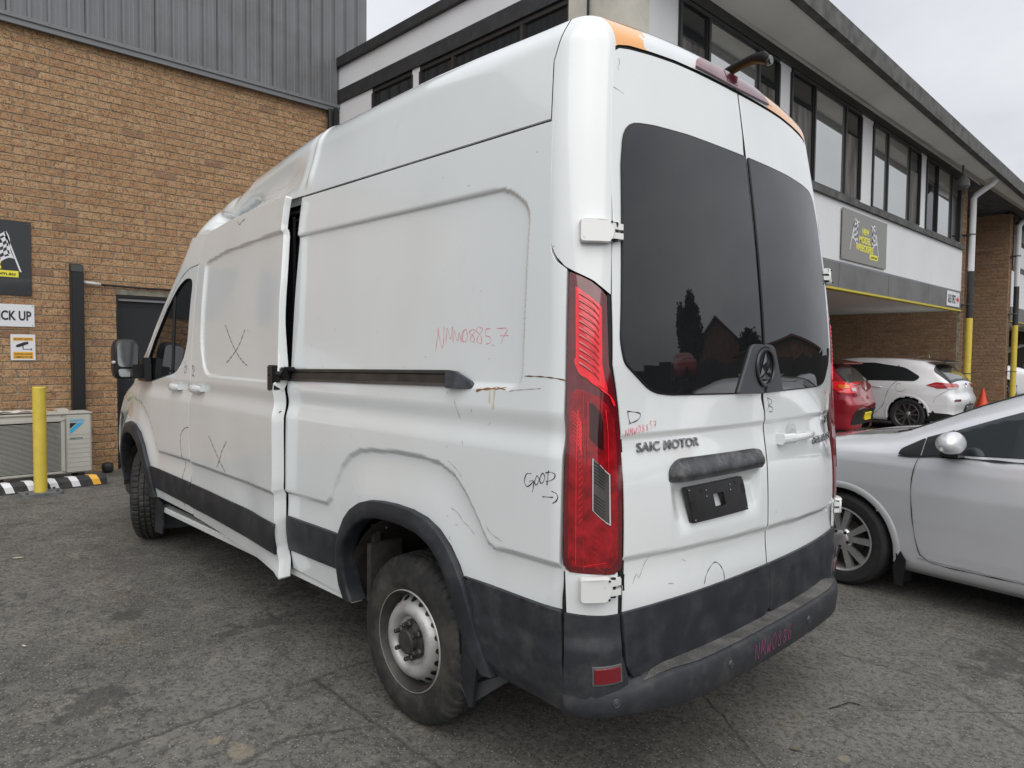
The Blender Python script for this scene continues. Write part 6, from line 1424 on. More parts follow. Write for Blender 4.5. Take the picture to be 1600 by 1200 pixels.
# down pipes
def pipe(y, par, lab=None):
    z1 = 4.80; r_ = .055
    w_ = MB().tube([(2.15, y, 5.06), (2.15, y, 4.96), (2.19, y, 4.90), (2.45, y, 4.72), (2.50, y, 4.65), (2.50, y, 3.25)], r_, n=14).build('downpipe', ow, par, smooth=50)
    MB().tube([(2.50, y, 3.25), (2.50, y, 2.34)], r_+.001, n=14).build('pipe_black_band', oblk, w_, smooth=50)
    MB().tube([(2.50, y, 2.34), (2.50, y, gzf(2.5, y))], r_+.006, n=14).build('pipe_yellow_guard', ym, w_, smooth=50)
    for z in (3.95, 1.25, 2.6): MB().tube([(2.50, y, z), (2.50, y, z+.02)], r_+.010, n=14).box((2.50, y-.09, z), (2.64, y+.09, z+.018)).build('pipe_clip', edg, w_)
pipe(-13.38, off)
# second block past the gap
of2 = thing('far_office_block', 'further white and brown brick block at the right edge, past the gap between buildings', 'building', (2.64, -17.3, 0))
def w2(a, c_, m, nm='wall_panel'): return MB().box(a, c_).build(nm, m, of2)
brick_run('brickwork', of2, 'x', -17.3, CX, 9.2, .30, 4.95, brick2m, -1, 5)
w2((CX+.01, -17.5, 0), (9.3, -17.306, 4.95), mortar, 'mortar_bed')
brick_run('brickwork', of2, 'y', CX, -17.56, -17.3, .35, 4.95, brick2m, 1, 6); w2((CX+.006, -17.56, 0), (CX+.2, -17.31, 4.95), mortar, 'mortar_bed')
w2((CX, -26, 2.80), (CX+.2, -17.58, 3.66), ow); w2((CX-.02, -26, 3.662), (CX+.2, -17.58, 3.74), edg, 'sill'); w2((CX, -26, 4.9), (CX+.2, -17.58, 5.1), ofr2, 'head_band')
w2((CX-.01, -26, 2.46), (CX+.2, -17.58, 2.798), ogr, 'beam'); w2((CX-.015, -26, 2.44), (CX+.1, -17.58, 2.458), MAT['edge_yellow'], 'beam_edge')
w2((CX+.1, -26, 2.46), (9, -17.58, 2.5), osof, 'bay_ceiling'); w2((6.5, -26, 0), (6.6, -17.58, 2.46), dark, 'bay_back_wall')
_o = off; off = of2
window('y', CX, [-17.62, -18.15, -19.3, -19.9], 3.745, 4.9, 'cmc', ofr2); window('y', CX, [-20.3, -20.9, -22.0, -22.6], 3.745, 4.9, 'cmc', ofr2); off = _o
w2((9.3, -17.3, 2.6), (9.4, -13.3, 5.0), mat('gap_back', (.25, .24, .22), .9), 'link_wall')
pipe(-17.42, of2)
# office signs
wreckers_sign(2.62, -7.27, 2.90, 1.73, .69, sgn_g, 'grey advertising board with two chequered flags and yellow lettering on the white wall')
so = thing('sales_office_sign', 'small white SALES OFFICE board with a red arrow at the end of the grey beam', 'sign', (2.62, -12.35, 2.5))
MB().box((2.612, -13.12, 2.535), (2.622, -12.28, 2.815), bev=.003).build('board', sgn_w, so)
text('lettering', 'SALES OFFICE', (2.6115, -12.34, 2.60), (0, -1, 0), (0, 0, 1), .15, sgn_k, so, ext=.001, width=.50, bold=.02)
MB().prism([(2.6105, -12.90-a*.17, 2.675+b_*.075) for a, b_ in ((0, .4), (.5, .4), (.5, 1), (1, 0), (.5, -1), (.5, -.4), (0, -.4))], (.002, 0, 0)).build('arrow', sgn_r, so)
# floodlight under the eave, mirrored in the last window
fl_ = thing('floodlight', 'small dark floodlight hanging below the eave by the last office window', 'light fitting', (2.3, -12.0, 4.9))
MB().tube([(2.35, -11.95, 5.06), (2.35, -11.95, 4.80)], .015, n=6).build('stem', edg, fl_)
MB().lathe([(.05, .08), (.11, .0), (.12, -.10), (.08, -.15), (0, -.15)], 12, axis='z', T=Matrix.Translation((2.35, -11.95, 4.72))).build('lamp_head', edg, fl_, smooth=30)
# ================================================================== parked cars
class Car:
    def __init__(s, W_=.88, H_=1.47, wb=2.6, fr=.92, rr=.80, bonnet=None, roof=None, belt=.94, Rw=.315):
        s.W = W_; s.wb = wb; s.xa = wb/2; s.xf = wb/2+fr; s.xr = -wb/2-rr; s.H = H_; s.Rw = Rw; s.belt = belt
        xf, xr = s.xf, s.xr
        s.tx = [xr-.3, xr, xr+.06, xr+.16, xr+.42, xr+.62, xr+1.1, -.25, .05, .30, .55, .78, .95, 1.04, 1.35, xf-.40, xf-.15, xf-.03, xf+.25]
        s.tz = [.60, .86, .97, 1.06, H_-.14, H_-.06, H_-.01, H_, H_-.03, H_-.095, H_-.195, H_-.30, H_-.375, 1.075, 1.035, .94, .82, .68, .45]
    def zt(s, x): return np.interp(x, s.tx, s.tz)
    def yw(s, x, z):
        pz = np.interp(z, [.15, .25, .36, .55, .72, .86, .94, 1.0, 1.2, 1.38, 1.6], [.90, .955, .975, .995, 1.0, .988, .965, .935, .845, .745, .62])
        return s.W*pz*(1-.12*ss(s.xf-.9, s.xf, x)-.10*ss(s.xr+.7, s.xr, x)-.04*ss(s.xr+1.6, s.xr+.3, x)*ss(.9, 1.2, z))
    def sdf(s, P):
        x, y, z = P[..., 0], P[..., 1], P[..., 2]; r = .11
        a = np.abs(y)-s.yw(x, z)+r
        c = (z-s.zt(x)+.035*(y/s.W)**2)*.80+r
        b = s.xr+.10*(y/s.W)**2-.06*ss(.4, .62, z)*ss(.80, .62, z)+.05*ss(.9, 1.2, z)-x+r
        f = x-s.xf+.28*np.minimum(np.abs(y)/s.W, 1.1)**2.4-.05*ss(.2, .35, z)+.07*ss(.45, .75, z)+r
        d = .17-z+.05
        m = np.maximum(np.maximum(np.maximum(a, b), np.maximum(c, f)), d)
        A, B, Cc, Ff = (np.maximum(q, 0) for q in (a, b, c, f)); Dd = np.maximum(d, 0)
        return np.sqrt(A*A+B*B+Cc*Cc+Ff*Ff)+np.minimum(m, 0)-r+Dd*.0+np.where(d > 0, d, 0)
    def cast(s, P, D, n=60):
        P = np.array(P, float); D = np.broadcast_to(np.array(D, float), P.shape)
        for _ in range(n): P = P+D*(np.clip(s.sdf(P), -.2, .4)*.75)[..., None]
        return P
    def nrm(s, P, e=2e-3):
        G = np.stack([(s.sdf(P+np.array(d)*e)-s.sdf(P-np.array(d)*e))/(2*e) for d in ((1, 0, 0), (0, 1, 0), (0, 0, 1))], -1)
        return G/(np.linalg.norm(G, axis=-1)[..., None]+1e-12)
    def crease(s, x, z): return -.010*ss(.80, .86, z)*ss(.93, .87, z)*ss(s.xf-.3, s.xf-.8, x)+.006*np.exp(-((z-.42)/.07)**2)
    def S(s, x, z, off=0):
        P = s.cast(np.stack([x, np.full_like(x, 1.3), z], -1), (0, -1, 0)); P[:, 1] += s.crease(x, z); return P+s.nrm(P)*np.reshape(off, (-1, 1))
    def SR(s, x, z, off=0): P = s.S(x, z, off); P[:, 1] *= -1; return P
    def B(s, y, z, off=0): P = s.cast(np.stack([np.full_like(y, s.xr-.6), y, z], -1), (1, 0, 0)); return P+s.nrm(P)*np.reshape(off, (-1, 1))
    def T(s, x, y, off=0): P = s.cast(np.stack([x, y, np.full_like(x, 2.2)], -1), (0, 0, -1)); return P+s.nrm(P)*np.reshape(off, (-1, 1))
    def body(s, root, m, nx=150, na=120, cutlip=True):
        U = np.linspace(0, 1, nx); an = np.radians(np.linspace(-55, 235, na))
        A, UU = np.meshgrid(an, U, indexing='ij')
        xr_, xf_ = s.xr+.75, s.xf-.75
        X = np.clip(xr_+(xf_-xr_)*(UU-.14)/.72, xr_, xf_)
        az = np.where(UU < .14, (UU/.14-1)*PI/2, np.where(UU > .86, (UU-.86)/.14*PI/2, 0))
        D = np.stack([np.sin(az), np.cos(az)*np.cos(A), np.sin(A)*np.cos(az*1.0)], -1)
        O = np.stack([X, 0*X, np.full_like(X, .62)], -1); Dn = D/np.linalg.norm(D, axis=-1)[..., None]
        P = s.cast(O+Dn*2.6, -Dn, 90); Nn = s.nrm(P)
        sd = np.abs(Nn[..., 1]) > .5
        P[..., 1] += np.where(sd, s.crease(P[..., 0], P[..., 2])*np.sign(P[..., 1]), 0)
        me_name = 'body'
        a, b_ = P.shape[:2]; idx = np.arange(a*b_).reshape(a, b_)
        F_ = np.stack([idx[:-1, :-1], idx[1:, :-1], idx[1:, 1:], idx[:-1, 1:]], -1).reshape(-1, 4)
        V = P.reshape(-1, 3); Nn = Nn.reshape(-1, 3); c = V[F_].mean(1); keep = np.ones(len(F_), bool)
        for cx_ in (s.xa, -s.xa):
            keep &= ~((np.hypot(c[:, 0]-cx_, c[:, 2]-s.Rw) < s.Rw+.045) & (np.abs(c[:, 1]) > .45))
        keep &= c[:, 2] > .19
        F_ = F_[keep]
        fn = np.cross(V[F_[:, 1]]-V[F_[:, 0]], V[F_[:, 2]]-V[F_[:, 0]]); fl = (fn*Nn[F_[:, 0]]).sum(1) < 0; F_[fl] = F_[fl][:, ::-1]
        me = bpy.data.meshes.new('body'); me.from_pydata(V.tolist(), [], F_.tolist()); me.update()
        me.polygons.foreach_set('use_smooth', [True]*len(me.polygons)); me.normals_split_custom_set_from_vertices(Nn.tolist())
        o = link('body', me, m, root, local=True)
        for cx_ in (s.xa, -s.xa):
            for fn_ in (s.S, s.SR):
                a_ = np.radians(np.linspace(-12, 192, 46)); rows = []
                for rr_, of in ((s.Rw+.085, .001), (s.Rw+.075, .006), (s.Rw+.05, .008), (s.Rw+.040, .002), (s.Rw+.038, -.06)):
                    x = cx_+rr_*np.cos(a_); z = np.maximum(s.Rw+rr_*np.sin(a_), .215); rows.append([tuple(p) for p in fn_(x, z, of)])
                MB().grid(rows).build('wheel_arch', m, root, smooth=40, local=True)
            MB().grid([[(cx_+(s.Rw+.05)*math.cos(q), y, s.Rw+(s.Rw+.05)*math.sin(q)) for q in np.linspace(-.3, PI+.3, 20)] for y in (s.W-.06, .45)]).grid([[(cx_+(s.Rw+.05)*math.cos(q), y, s.Rw+(s.Rw+.05)*math.sin(q)) for q in np.linspace(-.3, PI+.3, 20)] for y in (-s.W+.06, -.45)]).build('arch_liner', dark, root, local=True)
        MB().box((s.xr+.15, -s.W+.16, .17), (s.xf-.15, s.W-.16, .30)).box((s.xr+.7, -.5, .3), (s.xf-.5, .5, .66)).build('underbody', dark, root, local=True)
        return o
    def pan(s, nm, ol, fn, off, m, par, h=.03, fl=.006, **k): return panel(nm, ol, lambda a, c, o=0: fn(a, c, off+.004+o), h, m, par, flange=fl, ref=(0, 0, .6), local=True, **k)
    def line(s, pts, fn, par, w=.0022, m=None, nm='panel_gap', **k): return pen(nm, [pts], fn, m or blackm, par, w=w, off=.0065, local=True, step=.03, **k)
    def wheels(s, root, style, m, steer=0):
        for ax in (1, -1):
            for sd in (1, -1):
                T0 = Matrix.Translation((ax*s.xa, sd*(s.W-.015), s.Rw)) @ Matrix.Rotation(steer if ax == 1 else 0, 4, 'Z') @ Matrix.Diagonal((1, sd, 1, 1))
                rr_ = s.Rw*.685; a = tyre_mesh(s.Rw, .205, rr_, 120, False); a.v = [tuple(T0 @ Vector(v)) for v in a.v]
                w = a.build('wheel', tyrem2, root, smooth=40, local=True)
                MB().lathe([(rr_+.004, -.012), (rr_+.004, .000), (rr_-.004, .002), (rr_-.014, -.010), (rr_-.022, -.06), (rr_-.03, -.19)], 48, T=T0).build('rim', m, w, smooth=40, local=True)
                MB().lathe([(0, -.11), (rr_-.02, -.11)], 32, T=T0).lathe([(0, -.085), (rr_*.62, -.085), (rr_*.62, -.10)], 32, T=T0).build('brake_disc', rimin, w, local=True)
                sp = MB(); n = 5
                for i in range(n):
                    for dl_ in ((-.17, .17) if style == 'twin' else (-.10, .10)):
                        an = 2*PI*i/n+PI/2; e_ = an+dl_*(1.55 if style == 'twin' else 2.8)
                        p0 = Vector((.045*math.cos(an+dl_*.9), -.012, .045*math.sin(an+dl_*.9))); p1 = Vector(((rr_-.008)*math.cos(e_), -.006, (rr_-.008)*math.sin(e_)))
                        tg = (p1-p0).cross(Vector((0, 1, 0))).normalized(); wa, wb_ = (.016, .022) if style == 'twin' else (.010, .012)
                        V = [p0-tg*wa, p0+tg*wa, p1+tg*wb_, p1-tg*wb_]; mid_ = (p0+p1)/2+Vector((0, .004, 0))
                        V2 = [v+Vector((0, -.035, 0)) for v in V]
                        sp.add([T0 @ v for v in V+V2], [(0, 1, 2, 3), (0, 4, 5, 1), (1, 5, 6, 2), (2, 6, 7, 3), (3, 7, 4, 0)])
                sp.build('spoke', m, w, kind='stuff', local=True)
                hb = MB().lathe([(0, -.002), (.030, -.002), (.058, -.012), (.075, -.03), (.075, -.08)], 28, T=T0).build('wheel_hub', m, w, smooth=35, local=True)
                for i in range(5):
                    q = 2*PI*i/5+PI/2+.63; MB().lathe([(.012, -.03), (.012, -.010), (.009, -.006), (0, -.006)], 8, T=T0 @ Matrix.Translation((.053*math.cos(q), 0, .053*math.sin(q)))).build('wheel_nut', blackm, hb, local=True)
tyrem2 = mat('clean_tyre', (.020, .020, .021), .7, var=.2, vscale=25, bump=.0005, bscale=250)
silv = mat('silver_paint', (.68, .69, .72), .28, metal=.35, coat=1, coatr=.04, var=.02, vscale=3)
redp = mat('red_paint', (.34, .010, .025), .30, coat=1, coatr=.04, metal=.25, var=.1, vscale=3)
whp = mat('white_car_paint', (.84, .85, .87), .28, coat=1, coatr=.04)
cgl = mat('car_glass', (.016, .020, .022), .03, spec=.8); cgl2 = mat('rear_glass', (.10, .11, .11), .05, spec=1, metal=.35)
alloy = mat('alloy_rim', (.62, .62, .63), .32, metal=.8, var=.1, vscale=20); alloyd = mat('dark_alloy', (.26, .26, .27), .3, metal=.8)
trim = mat('black_trim', (.014, .014, .015), .35)

# ---- silver hatchback
TH = math.radians(-8)
sc = thing('silver_hatchback', 'silver hatchback parked beside the van, front half in view at the right edge', 'car', (-.766, -2.94, 0), TH)
K = Car(W_=.88, H_=1.475, wb=2.6, fr=.93, rr=.80)
K.body(sc, silv, 190, 150)
# bonnet edges, windscreen, side glass
wy = .62
K.pan('windscreen', rpoly([(.98, -.66), (1.0, 0), (.98, .66), (.18, .55), (.10, 0), (.18, -.55)], .06), K.T, .004, cgl, sc, .05)
K.pan('roof_panel_line', rpoly([(.05, -.54), (.05, .54), (-1.2, .52), (-1.2, -.52)], .05), K.T, .002, silv, sc, .08)
K.pan('front_window', rpoly([(.64, .968, .01), (.655, 1.10, .01), (.42, 1.199, .1), (.20, 1.285, .1), (-.02, 1.335, .1), (-.30, 1.352), (-.345, 1.012), (.26, .991)], .02), K.S, .003, cgl, sc, .03)
K.pan('quarter_light', rpoly([(.935, .938, .01), (.925, .972, .02), (.795, 1.052, .01), (.805, .940, .01)], .02), K.S, .003, trim, sc, .02)
K.pan('window_sail', [(.795, .942), (.785, 1.055), (.64, 1.112), (.625, .965)], K.S, .0045, trim, sc, .02)
K.pan('rear_window', rpoly([(-.40, 1.02), (-.40, 1.36), (-.95, 1.33, .1), (-1.36, 1.14, .1), (-1.25, 1.05)], .02), K.S, .003, cgl, sc, .03)
K.line([(.935, .928), (.62, .952), (.3, .962), (0, .985), (-.4, 1.005), (-1.3, 1.03)], K.S, sc, w=.007, m=trim, nm='waist_seal')
K.line([(.806, .936), (.822, .90), (.832, .86), (.838, .76), (.835, .66), (.822, .52), (.805, .42), (.780, .325), (.735, .295), (.66, .283), (.45, .283), (-.25, .300), (-.30, .36), (-.33, .98)], K.S, sc, w=.003)
K.line([(-.33, .98), (-.37, 1.36)], K.S, sc, w=.004)
pen('panel_gap', [[(2.0, .60), (1.7, .66), (1.4, .70), (1.1, .72), (.96, .71)]], K.T, blackm, sc, w=.0025, off=.006, local=True, step=.03)
K.line([(.90, .945), (.84, .97), (.83, 1.02)], K.S, sc, w=.002)
K.line([(.80, .30), (.2, .292), (-.8, .292)], K.S, sc, w=.006, m=mat('sill_highlight', (.62, .62, .64), .2, metal=.6), nm='sill_strip')  # painted highlight along the sill, not a separate trim part
mm = MB(); MXc = (.560, 1.00, 1.052)
rows = []
for i in range(17):
    th = -PI/2+PI*i/16
    rows.append([(MXc[0]+  .078*math.cos(th)*math.cos(ph)*(1.1 if math.cos(ph) > 0 else .8), MXc[1]+.108*math.cos(th)*math.sin(ph), MXc[2]+.075*math.sin(th)*(1 if th > 0 else .8)) for ph in np.linspace(0, 2*PI, 29)])
mo_ = mm.grid(rows).build('door_mirror', silv, sc, smooth=True, local=True)
MB().grid([[(MXc[0]+.03*f-.01, MXc[1]+.03+.082*math.sin(f*1.5), z) for z in (MXc[2]-.032, MXc[2]-.012)] for f in (1.6, 1.3, 1, .5, 0)]).build('indicator', lensw, mo_, local=True)
MB().prism([(.70, .83, .955), (.56, .83, .965), (.53, 1.0, .975), (.60, 1.0, .975)], (0, 0, .035)).build('mirror_foot', trim, mo_, local=True)
MB().tube([(.97, -.60, 1.045), (.90, .05, 1.10), (.86, .45, 1.075)], .008, n=6).tube([(.95, .1, 1.06), (.90, .56, 1.03)], .008, n=6).build('wiper', trim, sc, local=True)
K.pan('scuttle', [(1.03, -.66), (1.08, 0), (1.03, .66), (.97, .68), (1.0, 0), (.97, -.68)], K.T, .004, trim, sc, .05)
K.pan('headlamp', [(1.86, .66), (2.12, .62), (2.08, .72), (1.80, .84)], K.S, .003, lensg, sc, .03)
K.wheels(sc, 'twin', alloy)
MB().prism([(.90, .86, .32), (.86, .87, .27), (.875, .87, .10), (.925, .87, .105), (.945, .86, .22)], (0, -.008, 0)).prism([(.92, .86, .30), (.90, .86, .11), (.895, .70, .11), (.915, .70, .30)], (.008, 0, 0)).build('mud_flap', trim, sc, local=True)
MB().box((-.25, .30, .55), (.25, .62, .90), bev=.05).box((-.32, .30, .85), (-.18, .62, 1.25), bev=.05).box((-.29, .38, 1.25), (-.20, .54, 1.38), bev=.03).build('seat', dark, sc, local=True)

# ---- white hatchback in the bay
wc = thing('white_hatchback', 'clean white five door hatchback with red tail lamps parked in the bay under the office', 'car', (4.23, -12.40, gzf(4.0, -12.0)), 0)
wc.scale = (.93, .93, .93)
K2 = Car(W_=.90, H_=1.46, wb=2.6, fr=.90, rr=.82, Rw=.325)
K2.body(wc, whp, 120, 96)
K2.pan('side_window', rpoly([(.60, .99, .02), (.10, 1.27, .03), (-.10, 1.335), (-.60, 1.345), (-1.20, 1.26, .1), (-1.50, 1.08, .06), (-1.42, .995, .05), (-.4, .985)], .03), K2.S, .004, cgl, wc, .03)
K2.line([(-.33, .97), (-.36, 1.35)], K2.S, wc, w=.018, m=trim, nm='door_pillar'); K2.line([(-1.03, 1.0), (-1.08, 1.30)], K2.S, wc, w=.012, m=trim, nm='door_pillar')
K2.line([(-1.10, .985), (-.98, .86), (-.92, .70), (-.86, .50), (-.70, .32)], K2.S, wc, w=.004); K2.line([(-.33, .97), (-.31, .34)], K2.S, wc, w=.004); K2.line([(-.70, .32), (.70, .30)], K2.S, wc, w=.004)
K2.line([(-1.18, .93), (-1.10, .93), (-1.10, .80), (-1.24, .80), (-1.28, .86)], K2.S, wc, w=.0025)
for x in (-.72, .16):
    MB().tube([tuple(K2.S(np.array([x+dx]), np.array([.86]), o_)[0]) for dx, o_ in ((-.10, .004), (-.08, .028), (.08, .028), (.10, .004))], .012, n=8).build('door_handle', whp, wc, smooth=True, local=True)
for fn_, sg in ((K2.S, 1), (K2.SR, -1)):
    tl = K2.pan('tail_lamp', rpoly([(-1.62, .925), (-1.78, .985), (-2.02, .96), (-2.02, .88), (-1.82, .86)], .02), fn_, .008, redm, wc, .02, fl=.01)
K2.pan('tail_lamp_inner', rpoly([(.80, .965), (.48, .955), (.42, .915), (.50, .875), (.80, .865)], .02), K2.B, .010, redm, wc, .02, fl=.01); K2.pan('tail_lamp_inner', rpoly([(-.80, .965), (-.48, .955), (-.42, .915), (-.50, .875), (-.80, .865)], .02), K2.B, .010, redm, wc, .02, fl=.01)
K2.pan('lamp_clear_strip', [(.80, .885), (.55, .888), (.55, .872), (.80, .865)], K2.B, .013, lensw, wc, .02)
K2.pan('rear_screen', rpoly([(-1.78, -.60), (-1.78, .60), (-1.98, .66), (-1.98, -.66)], .04), K2.T, .006, cgl2, wc, .03)
K2.pan('screen_surround', rpoly([(-1.70, -.66), (-1.70, .70), (-2.01, .72), (-2.01, -.68)], .04), K2.T, .003, trim, wc, .03)
MB().grid([[(-1.58, y, 1.428), (-1.74, y, 1.400), (-1.88, y, 1.372), (-1.89, y, 1.355), (-1.76, y, 1.345)] for y in (-.60, -.3, 0, .3, .60)]).build('roof_spoiler', trim, wc, smooth=30, local=True)
MB().grid([[(-1.2, y, 1.462), (-1.35, y*.6, 1.50), (-1.42, y*.3, 1.53), (-1.43, y*.3, 1.455)] for y in (-.03, 0, .03)]).build('roof_aerial', whp, wc, smooth=True, local=True)
K2.pan('fog_reflector', rpoly([(.74, .665), (.52, .665), (.56, .625), (.76, .63)], .01), K2.B, .008, redd, wc, .02)
K2.pan('number_plate', [(.19, .53), (-.19, .53), (-.19, .42), (.19, .42)], K2.B, .03, lensg, wc, .04, fl=.02); K2.pan('plate_frame', [(.22, .56), (-.22, .56), (-.22, .39), (.22, .39)], K2.B, .015, trim, wc, .04, fl=.015)
K2.pan('bumper_insert', rpoly([(.86, .40), (.60, .34), (-.60, .34), (-.86, .40), (-.80, .22), (.80, .22)], .03), K2.B, .010, trim, wc, .04)
K2.pan('bumper_blade', [(-1.62, .23), (-1.75, .44), (-1.80, .36), (-2.0, .34), (-2.0, .22)], K2.S, .006, trim, wc, .03)
K2.line([(-1.99, .84), (-1.80, .70), (-1.76, .60)], K2.S, wc, w=.003)
MB().lathe([(0, 0), (.045, 0), (.048, -.01)], 20, axis='x', T=Matrix.Translation(tuple(K2.B(np.array([0.]), np.array([.92]), .012)[0]))).build('badge', chrome, wc, local=True)
K2.wheels(wc, 'multi', alloyd)

# ---- red hatchback
a8 = math.radians(5.3)
rc = thing('red_hatchback', 'dark red hatchback with a yellow number plate parked between the van and the white car', 'car', (5.06, -9.66, gzf(4.6, -9.6)), a8)
rc.scale = (.93, .93, .93)
K3 = Car(W_=.87, H_=1.46, wb=2.6, fr=.9, rr=.80)
K3.body(rc, redp, 120, 96)
K3.pan('side_window', rpoly([(.60, .99, .02), (.10, 1.27, .03), (-.60, 1.345), (-1.20, 1.28, .1), (-1.52, 1.08, .06), (-1.40, 1.0, .05), (-.4, .985)], .03), K3.S, .004, cgl, rc, .03)
K3.pan('rear_screen', rpoly([(-1.72, -.60), (-1.72, .62), (-1.96, .68), (-1.96, -.64)], .04), K3.T, .006, cgl2, rc, .03)
K3.pan('tail_lamp', rpoly([(-1.60, .985), (-1.74, 1.05), (-2.0, 1.02), (-2.0, .90), (-1.78, .91)], .02), K3.S, .008, redh, rc, .02, fl=.01)
K3.pan('tail_lamp_inner', rpoly([(.80, .965), (.50, .955), (.50, .86), (.80, .845)], .02), K3.B, .010, redh, rc, .02, fl=.01)
K3.pan('indicator_lens', [(-1.82, .985), (-1.98, .98), (-1.98, .93), (-1.84, .935)], K3.S, .019, mat('amber_lens', (.85, .22, .02), .15, coat=1), rc, .02); K3.pan('clear_lens', rpoly([(.70, .93), (.56, .93), (.56, .88), (.70, .88)], .02), K3.B, .021, lensw, rc, .02)
MB().grid([[(-1.56, y, 1.425), (-1.74, y, 1.395), (-1.86, y, 1.37), (-1.87, y, 1.35), (-1.74, y, 1.34)] for y in (-.58, 0, .58)]).build('roof_spoiler', redp, rc, smooth=30, local=True)
MB().lathe([(0, 0), (.05, 0), (.054, -.012)], 20, axis='x', T=Matrix.Translation(tuple(K3.B(np.array([0.]), np.array([.93]), .014)[0]))).build('badge', lensw, rc, local=True)
K3.pan('bumper_insert', rpoly([(.62, .56), (-.62, .56), (-.70, .30), (.70, .30)], .05), K3.B, .008, trim, rc, .04)
K3.line([(.66, .28), (.60, .50), (.50, .58), (.30, .59)], K3.B, rc, w=.008, m=lensw, nm='bumper_strip')
npl = K3.pan('number_plate', [(.19, .50), (-.19, .50), (-.19, .36), (.19, .36)], K3.B, .028, mat('plate_yellow', (.85, .68, .03), .5), rc, .04, fl=.02)
q0 = Vector(K3.B(np.array([.17]), np.array([.385]), .030)[0]); q1 = Vector(K3.B(np.array([-.17]), np.array([.385]), .030)[0])
me_ = text_data('CWJ26T', 1.0, .5, bold=.02); xs_l = [v.co.x for v in me_.vertices]; w_ = max(xs_l)-min(xs_l)
me_.transform(Matrix.Translation((-min(xs_l), 0, 0))); xd_ = (q1-q0).normalized(); zd_ = xd_.cross(Vector((0, 0, 1)))
me_.transform(Matrix(((xd_.x*.34/w_, 0, zd_.x*.002, q0.x), (xd_.y*.34/w_, 0, zd_.y*.002, q0.y), (0, .085/.7, 0, q0.z), (0, 0, 0, 1))))
link('plate_lettering', me_, sgn_k, npl, local=True)
K3.wheels(rc, 'multi', alloyd)

# ---- stripped car at the far right and the traffic cones
kc = thing('wrecked_car', 'pale wrecked car with its bonnet up in the dark bay at the far right edge', 'car', (4.75, -19.9, .40), math.radians(205))
K4 = Car(W_=.88, H_=1.45); K4.body(kc, whp, 70, 60)
K4.pan('engine_bay', rpoly([(1.1, -.6), (2.0, -.55), (2.0, .55), (1.1, .6)], .05), K4.T, .01, dark, kc, .08)
MB().grid([[(1.15, y, 1.05), (1.7, y, 1.42), (2.05, y, 1.55)] for y in (-.62, 0, .62)]).build('bonnet', whp, kc, smooth=True, local=True)
eng = MB(); re_ = random.Random(9)
for i in range(26): x, y = re_.uniform(1.2, 2.1), re_.uniform(-.6, .6); eng.box((x, y, .55), (x+.16, y+.14, .80+re_.uniform(0, .22)), bev=.01)
eng.tube([(2.15, -.5, .7), (2.2, 0, .95), (2.1, .5, .75)], .03, n=8).build('engine_parts', satb, kc, local=True, kind='stuff')
K4.pan('headlamp', [(1.9, .62), (2.1, .60), (2.05, .74), (1.85, .80)], K4.S, .01, lensw, kc, .05); K4.wheels(kc, 'multi', alloyd)
com = mat('cone_orange', (.72, .07, .03), .5); com2 = mat('cone_faded', (.55, .17, .06), .6)
def cone(x, y, h, m, lab):
    z = gzf(x, y); r_ = thing('traffic_cone', lab, 'traffic cone', (x, y, z), 0, 'traffic cones by the far wall')
    MB().lathe([(0, h), (.025, h), (.028, h-.02), (h*.26, .03), (h*.28, .02)], 24, axis='z', T=Matrix.Translation((x, y, z))).build('cone_body', m, r_, smooth=40)
    MB().box((x-h*.34, y-h*.34, z), (x+h*.34, y+h*.34, z+.025), bev=.008).build('cone_base', m, r_)
cone(2.98, -16.9, .50, com, 'bright orange traffic cone standing at the foot of the far brick wall')
cone(3.0, -18.6, .42, com2, 'faded orange traffic cone in front of the wrecked car')

# ================================================================== the yard behind the camera (mirrored in the van windows)
hb2 = mat('house_brick', (.20, .11, .07), .9, var=.3, vscale=2); tile = mat('roof_tile', (.14, .07, .05), .8, var=.3, vscale=4)
def house(name, lab, x, y, w, d, h, rid, m):
    r_ = thing(name, lab, 'house', (x, y, 0)); wx, wy_, x, y = x, y, 0, 0
    MB().box((x-d/2, y-w/2, -.2), (x+d/2, y+w/2, h)).prism([(x+d/2, y-w/2, h), (x+d/2, y+w/2, h), (x+d/2, y, rid-.15)], (-d, 0, 0)).build('wall', m, r_, local=True)
    for sg in (1, -1): MB().prism([(x+d/2+.4, y+sg*(w/2+.5), h-.25), (x+d/2+.4, y, rid), (x+d/2+.4, y, rid+.15), (x+d/2+.4, y+sg*(w/2+.5), h-.1)], (-d-.8, 0, 0)).build('roof', tile, r_, local=True)
    for yy in (-w/4, w/4): MB().box((x+d/2, y+yy-.7, 1.0), (x+d/2+.03, y+yy+.7, 2.3)).build('window', odk, r_, local=True)
    r_.rotation_euler = (0, 0, math.atan2(.3-wy_, .2-wx))
def polar(az, r): return .2+r*math.cos(math.radians(az)), .3+r*math.sin(math.radians(az))
house('brick_house', 'dark brick gabled house far behind the camera', *polar(235, 40), 9, 10, 4.0, 6.9, hb2)
house('brick_house', 'low brown shed behind the camera to the right of the gabled house', *polar(250, 34), 11, 9, 3.0, 4.0, hb2)
leafd = mat('foliage_dark', (.045, .06, .03), .8, var=.5, vscale=2); bark = mat('bark', (.09, .07, .05), .9)
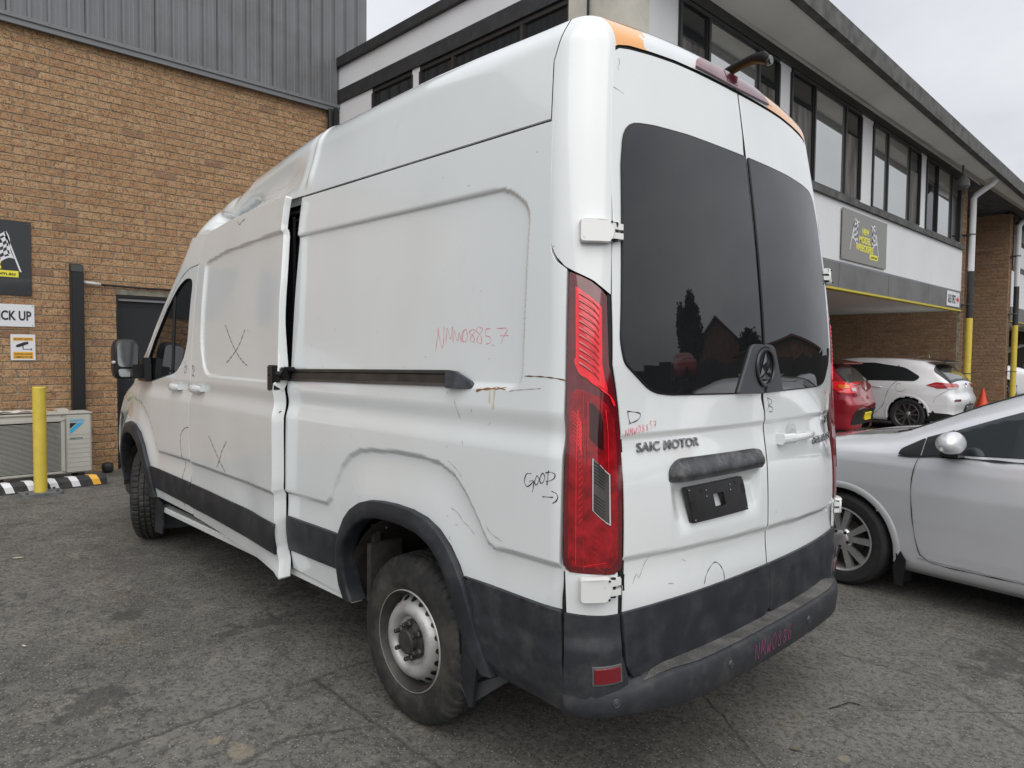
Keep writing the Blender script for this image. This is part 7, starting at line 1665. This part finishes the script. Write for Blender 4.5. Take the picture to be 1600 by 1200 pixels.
def tree(x, y, h, r, seed, lab):
    rt = random.Random(seed); root = thing('tree', lab, 'tree', (x, y, 0), 0, 'trees behind the yard fence')
    tr_ = MB().tube([(x, y, -.2), (x+.1, y, h*.3), (x-.1, y+.1, h*.6), (x, y, h*.9)], [.28, .20, .12, .03], n=8)
    for i in range(7):
        a = rt.uniform(0, 2*PI); tr_.tube([(x, y, h*(.3+.08*i)), (x+r*.7*math.cos(a), y+r*.7*math.sin(a), h*(.45+.08*i))], [.08, .02], n=5)
    tr_.build('trunk', bark, root)
    V = []; F_ = []
    for i in range(2600):
        while True:
            p = Vector((rt.uniform(-1, 1), rt.uniform(-1, 1), rt.uniform(-1, 1)))
            if p.length < 1: break
        cl_ = 1-.35*abs(math.sin(p.x*5+seed)*math.cos(p.y*4+p.z*6)); c_ = Vector((x+p.x*r*cl_, y+p.y*r*cl_, h*.66+p.z*h*.36*cl_)); s = rt.uniform(.10, .26)
        q = Vector((rt.uniform(-1, 1), rt.uniform(-1, 1), rt.uniform(-1, 1))).normalized(); w_ = q.orthogonal().normalized(); b__ = len(V)
        V += [c_-q*s, c_+w_*s*.6, c_+q*s, c_-w_*s*.6]; F_.append((b__, b__+1, b__+2, b__+3))
    MB().add(V, F_).build('crown', leafd, root, fix=False)
tree(*polar(229.5, 30), 8.2, 1.1, 1, 'tall narrow dark tree behind the camera, left of the gabled house'); tree(*polar(227, 29), 7.2, .9, 2, 'shorter narrow dark tree behind the camera, leftmost of the pair'); tree(*polar(243, 33), 5.5, 1.6, 3, 'round dark tree behind the camera, beyond the shed')
fence_m = mat('yard_fence', (.05, .045, .04), .8)
yf = thing('yard_fence', 'dark sheet fence closing the yard behind the camera', 'fence', (0, 0, 0))
for i in range(34):
    p0, p1 = polar(170+i*3.2, 25+.6*math.sin(i*.7)), polar(173.1+i*3.2, 25+.6*math.sin(i*.7+.7))
    MB().prism([(*p0, -.1), (*p1, -.1), (*p1, 2.4+.25*math.sin(i*2.1)), (*p0, 2.4+.25*math.sin(i*1.7))], (-.03, .03, 0)).build('fence_panel', fence_m, yf)
heap = MB(); rh = random.Random(21)
def copy_tree(o, parent=None, loc=None, rz=None, label=None):
    c = o.copy(); COL.objects.link(c); c.parent = parent
    if loc is not None: c.location = loc
    if rz is not None: c.rotation_euler = (0, 0, rz)
    if label: c['label'] = label; c['group'] = 'cars in the yard behind the camera'
    for ch in list(o.children): copy_tree(ch, c)
    return c
def yard(o, az, r, z, rz, lab): x, y = polar(az, r); copy_tree(o, None, (x, y, z), math.radians(rz), lab)
yard(rc, 233, 13.5, 0, 150, 'dark red hatchback standing in the yard behind the camera')
yard(wc, 219, 11.5, 0, 120, 'white hatchback standing in the yard behind the camera')
yard(kc, 241, 15.5, 0, 20, 'pale stripped car with raised bonnet in the yard behind the camera')
yard(rc, 228, 19, 0, 15, 'dark red hatchback by the yard fence, in front of the gabled house')
yard(rc, 226, 19.5, 1.5, 40, 'dark red hatchback stacked on another car by the yard fence')
yard(kc, 246, 17, 0, 200, 'stripped pale car by the yard fence, in front of the low shed')
yard(sc, 251, 13, 0, 160, 'silver hatchback standing in the yard behind the camera, rightmost of the row')
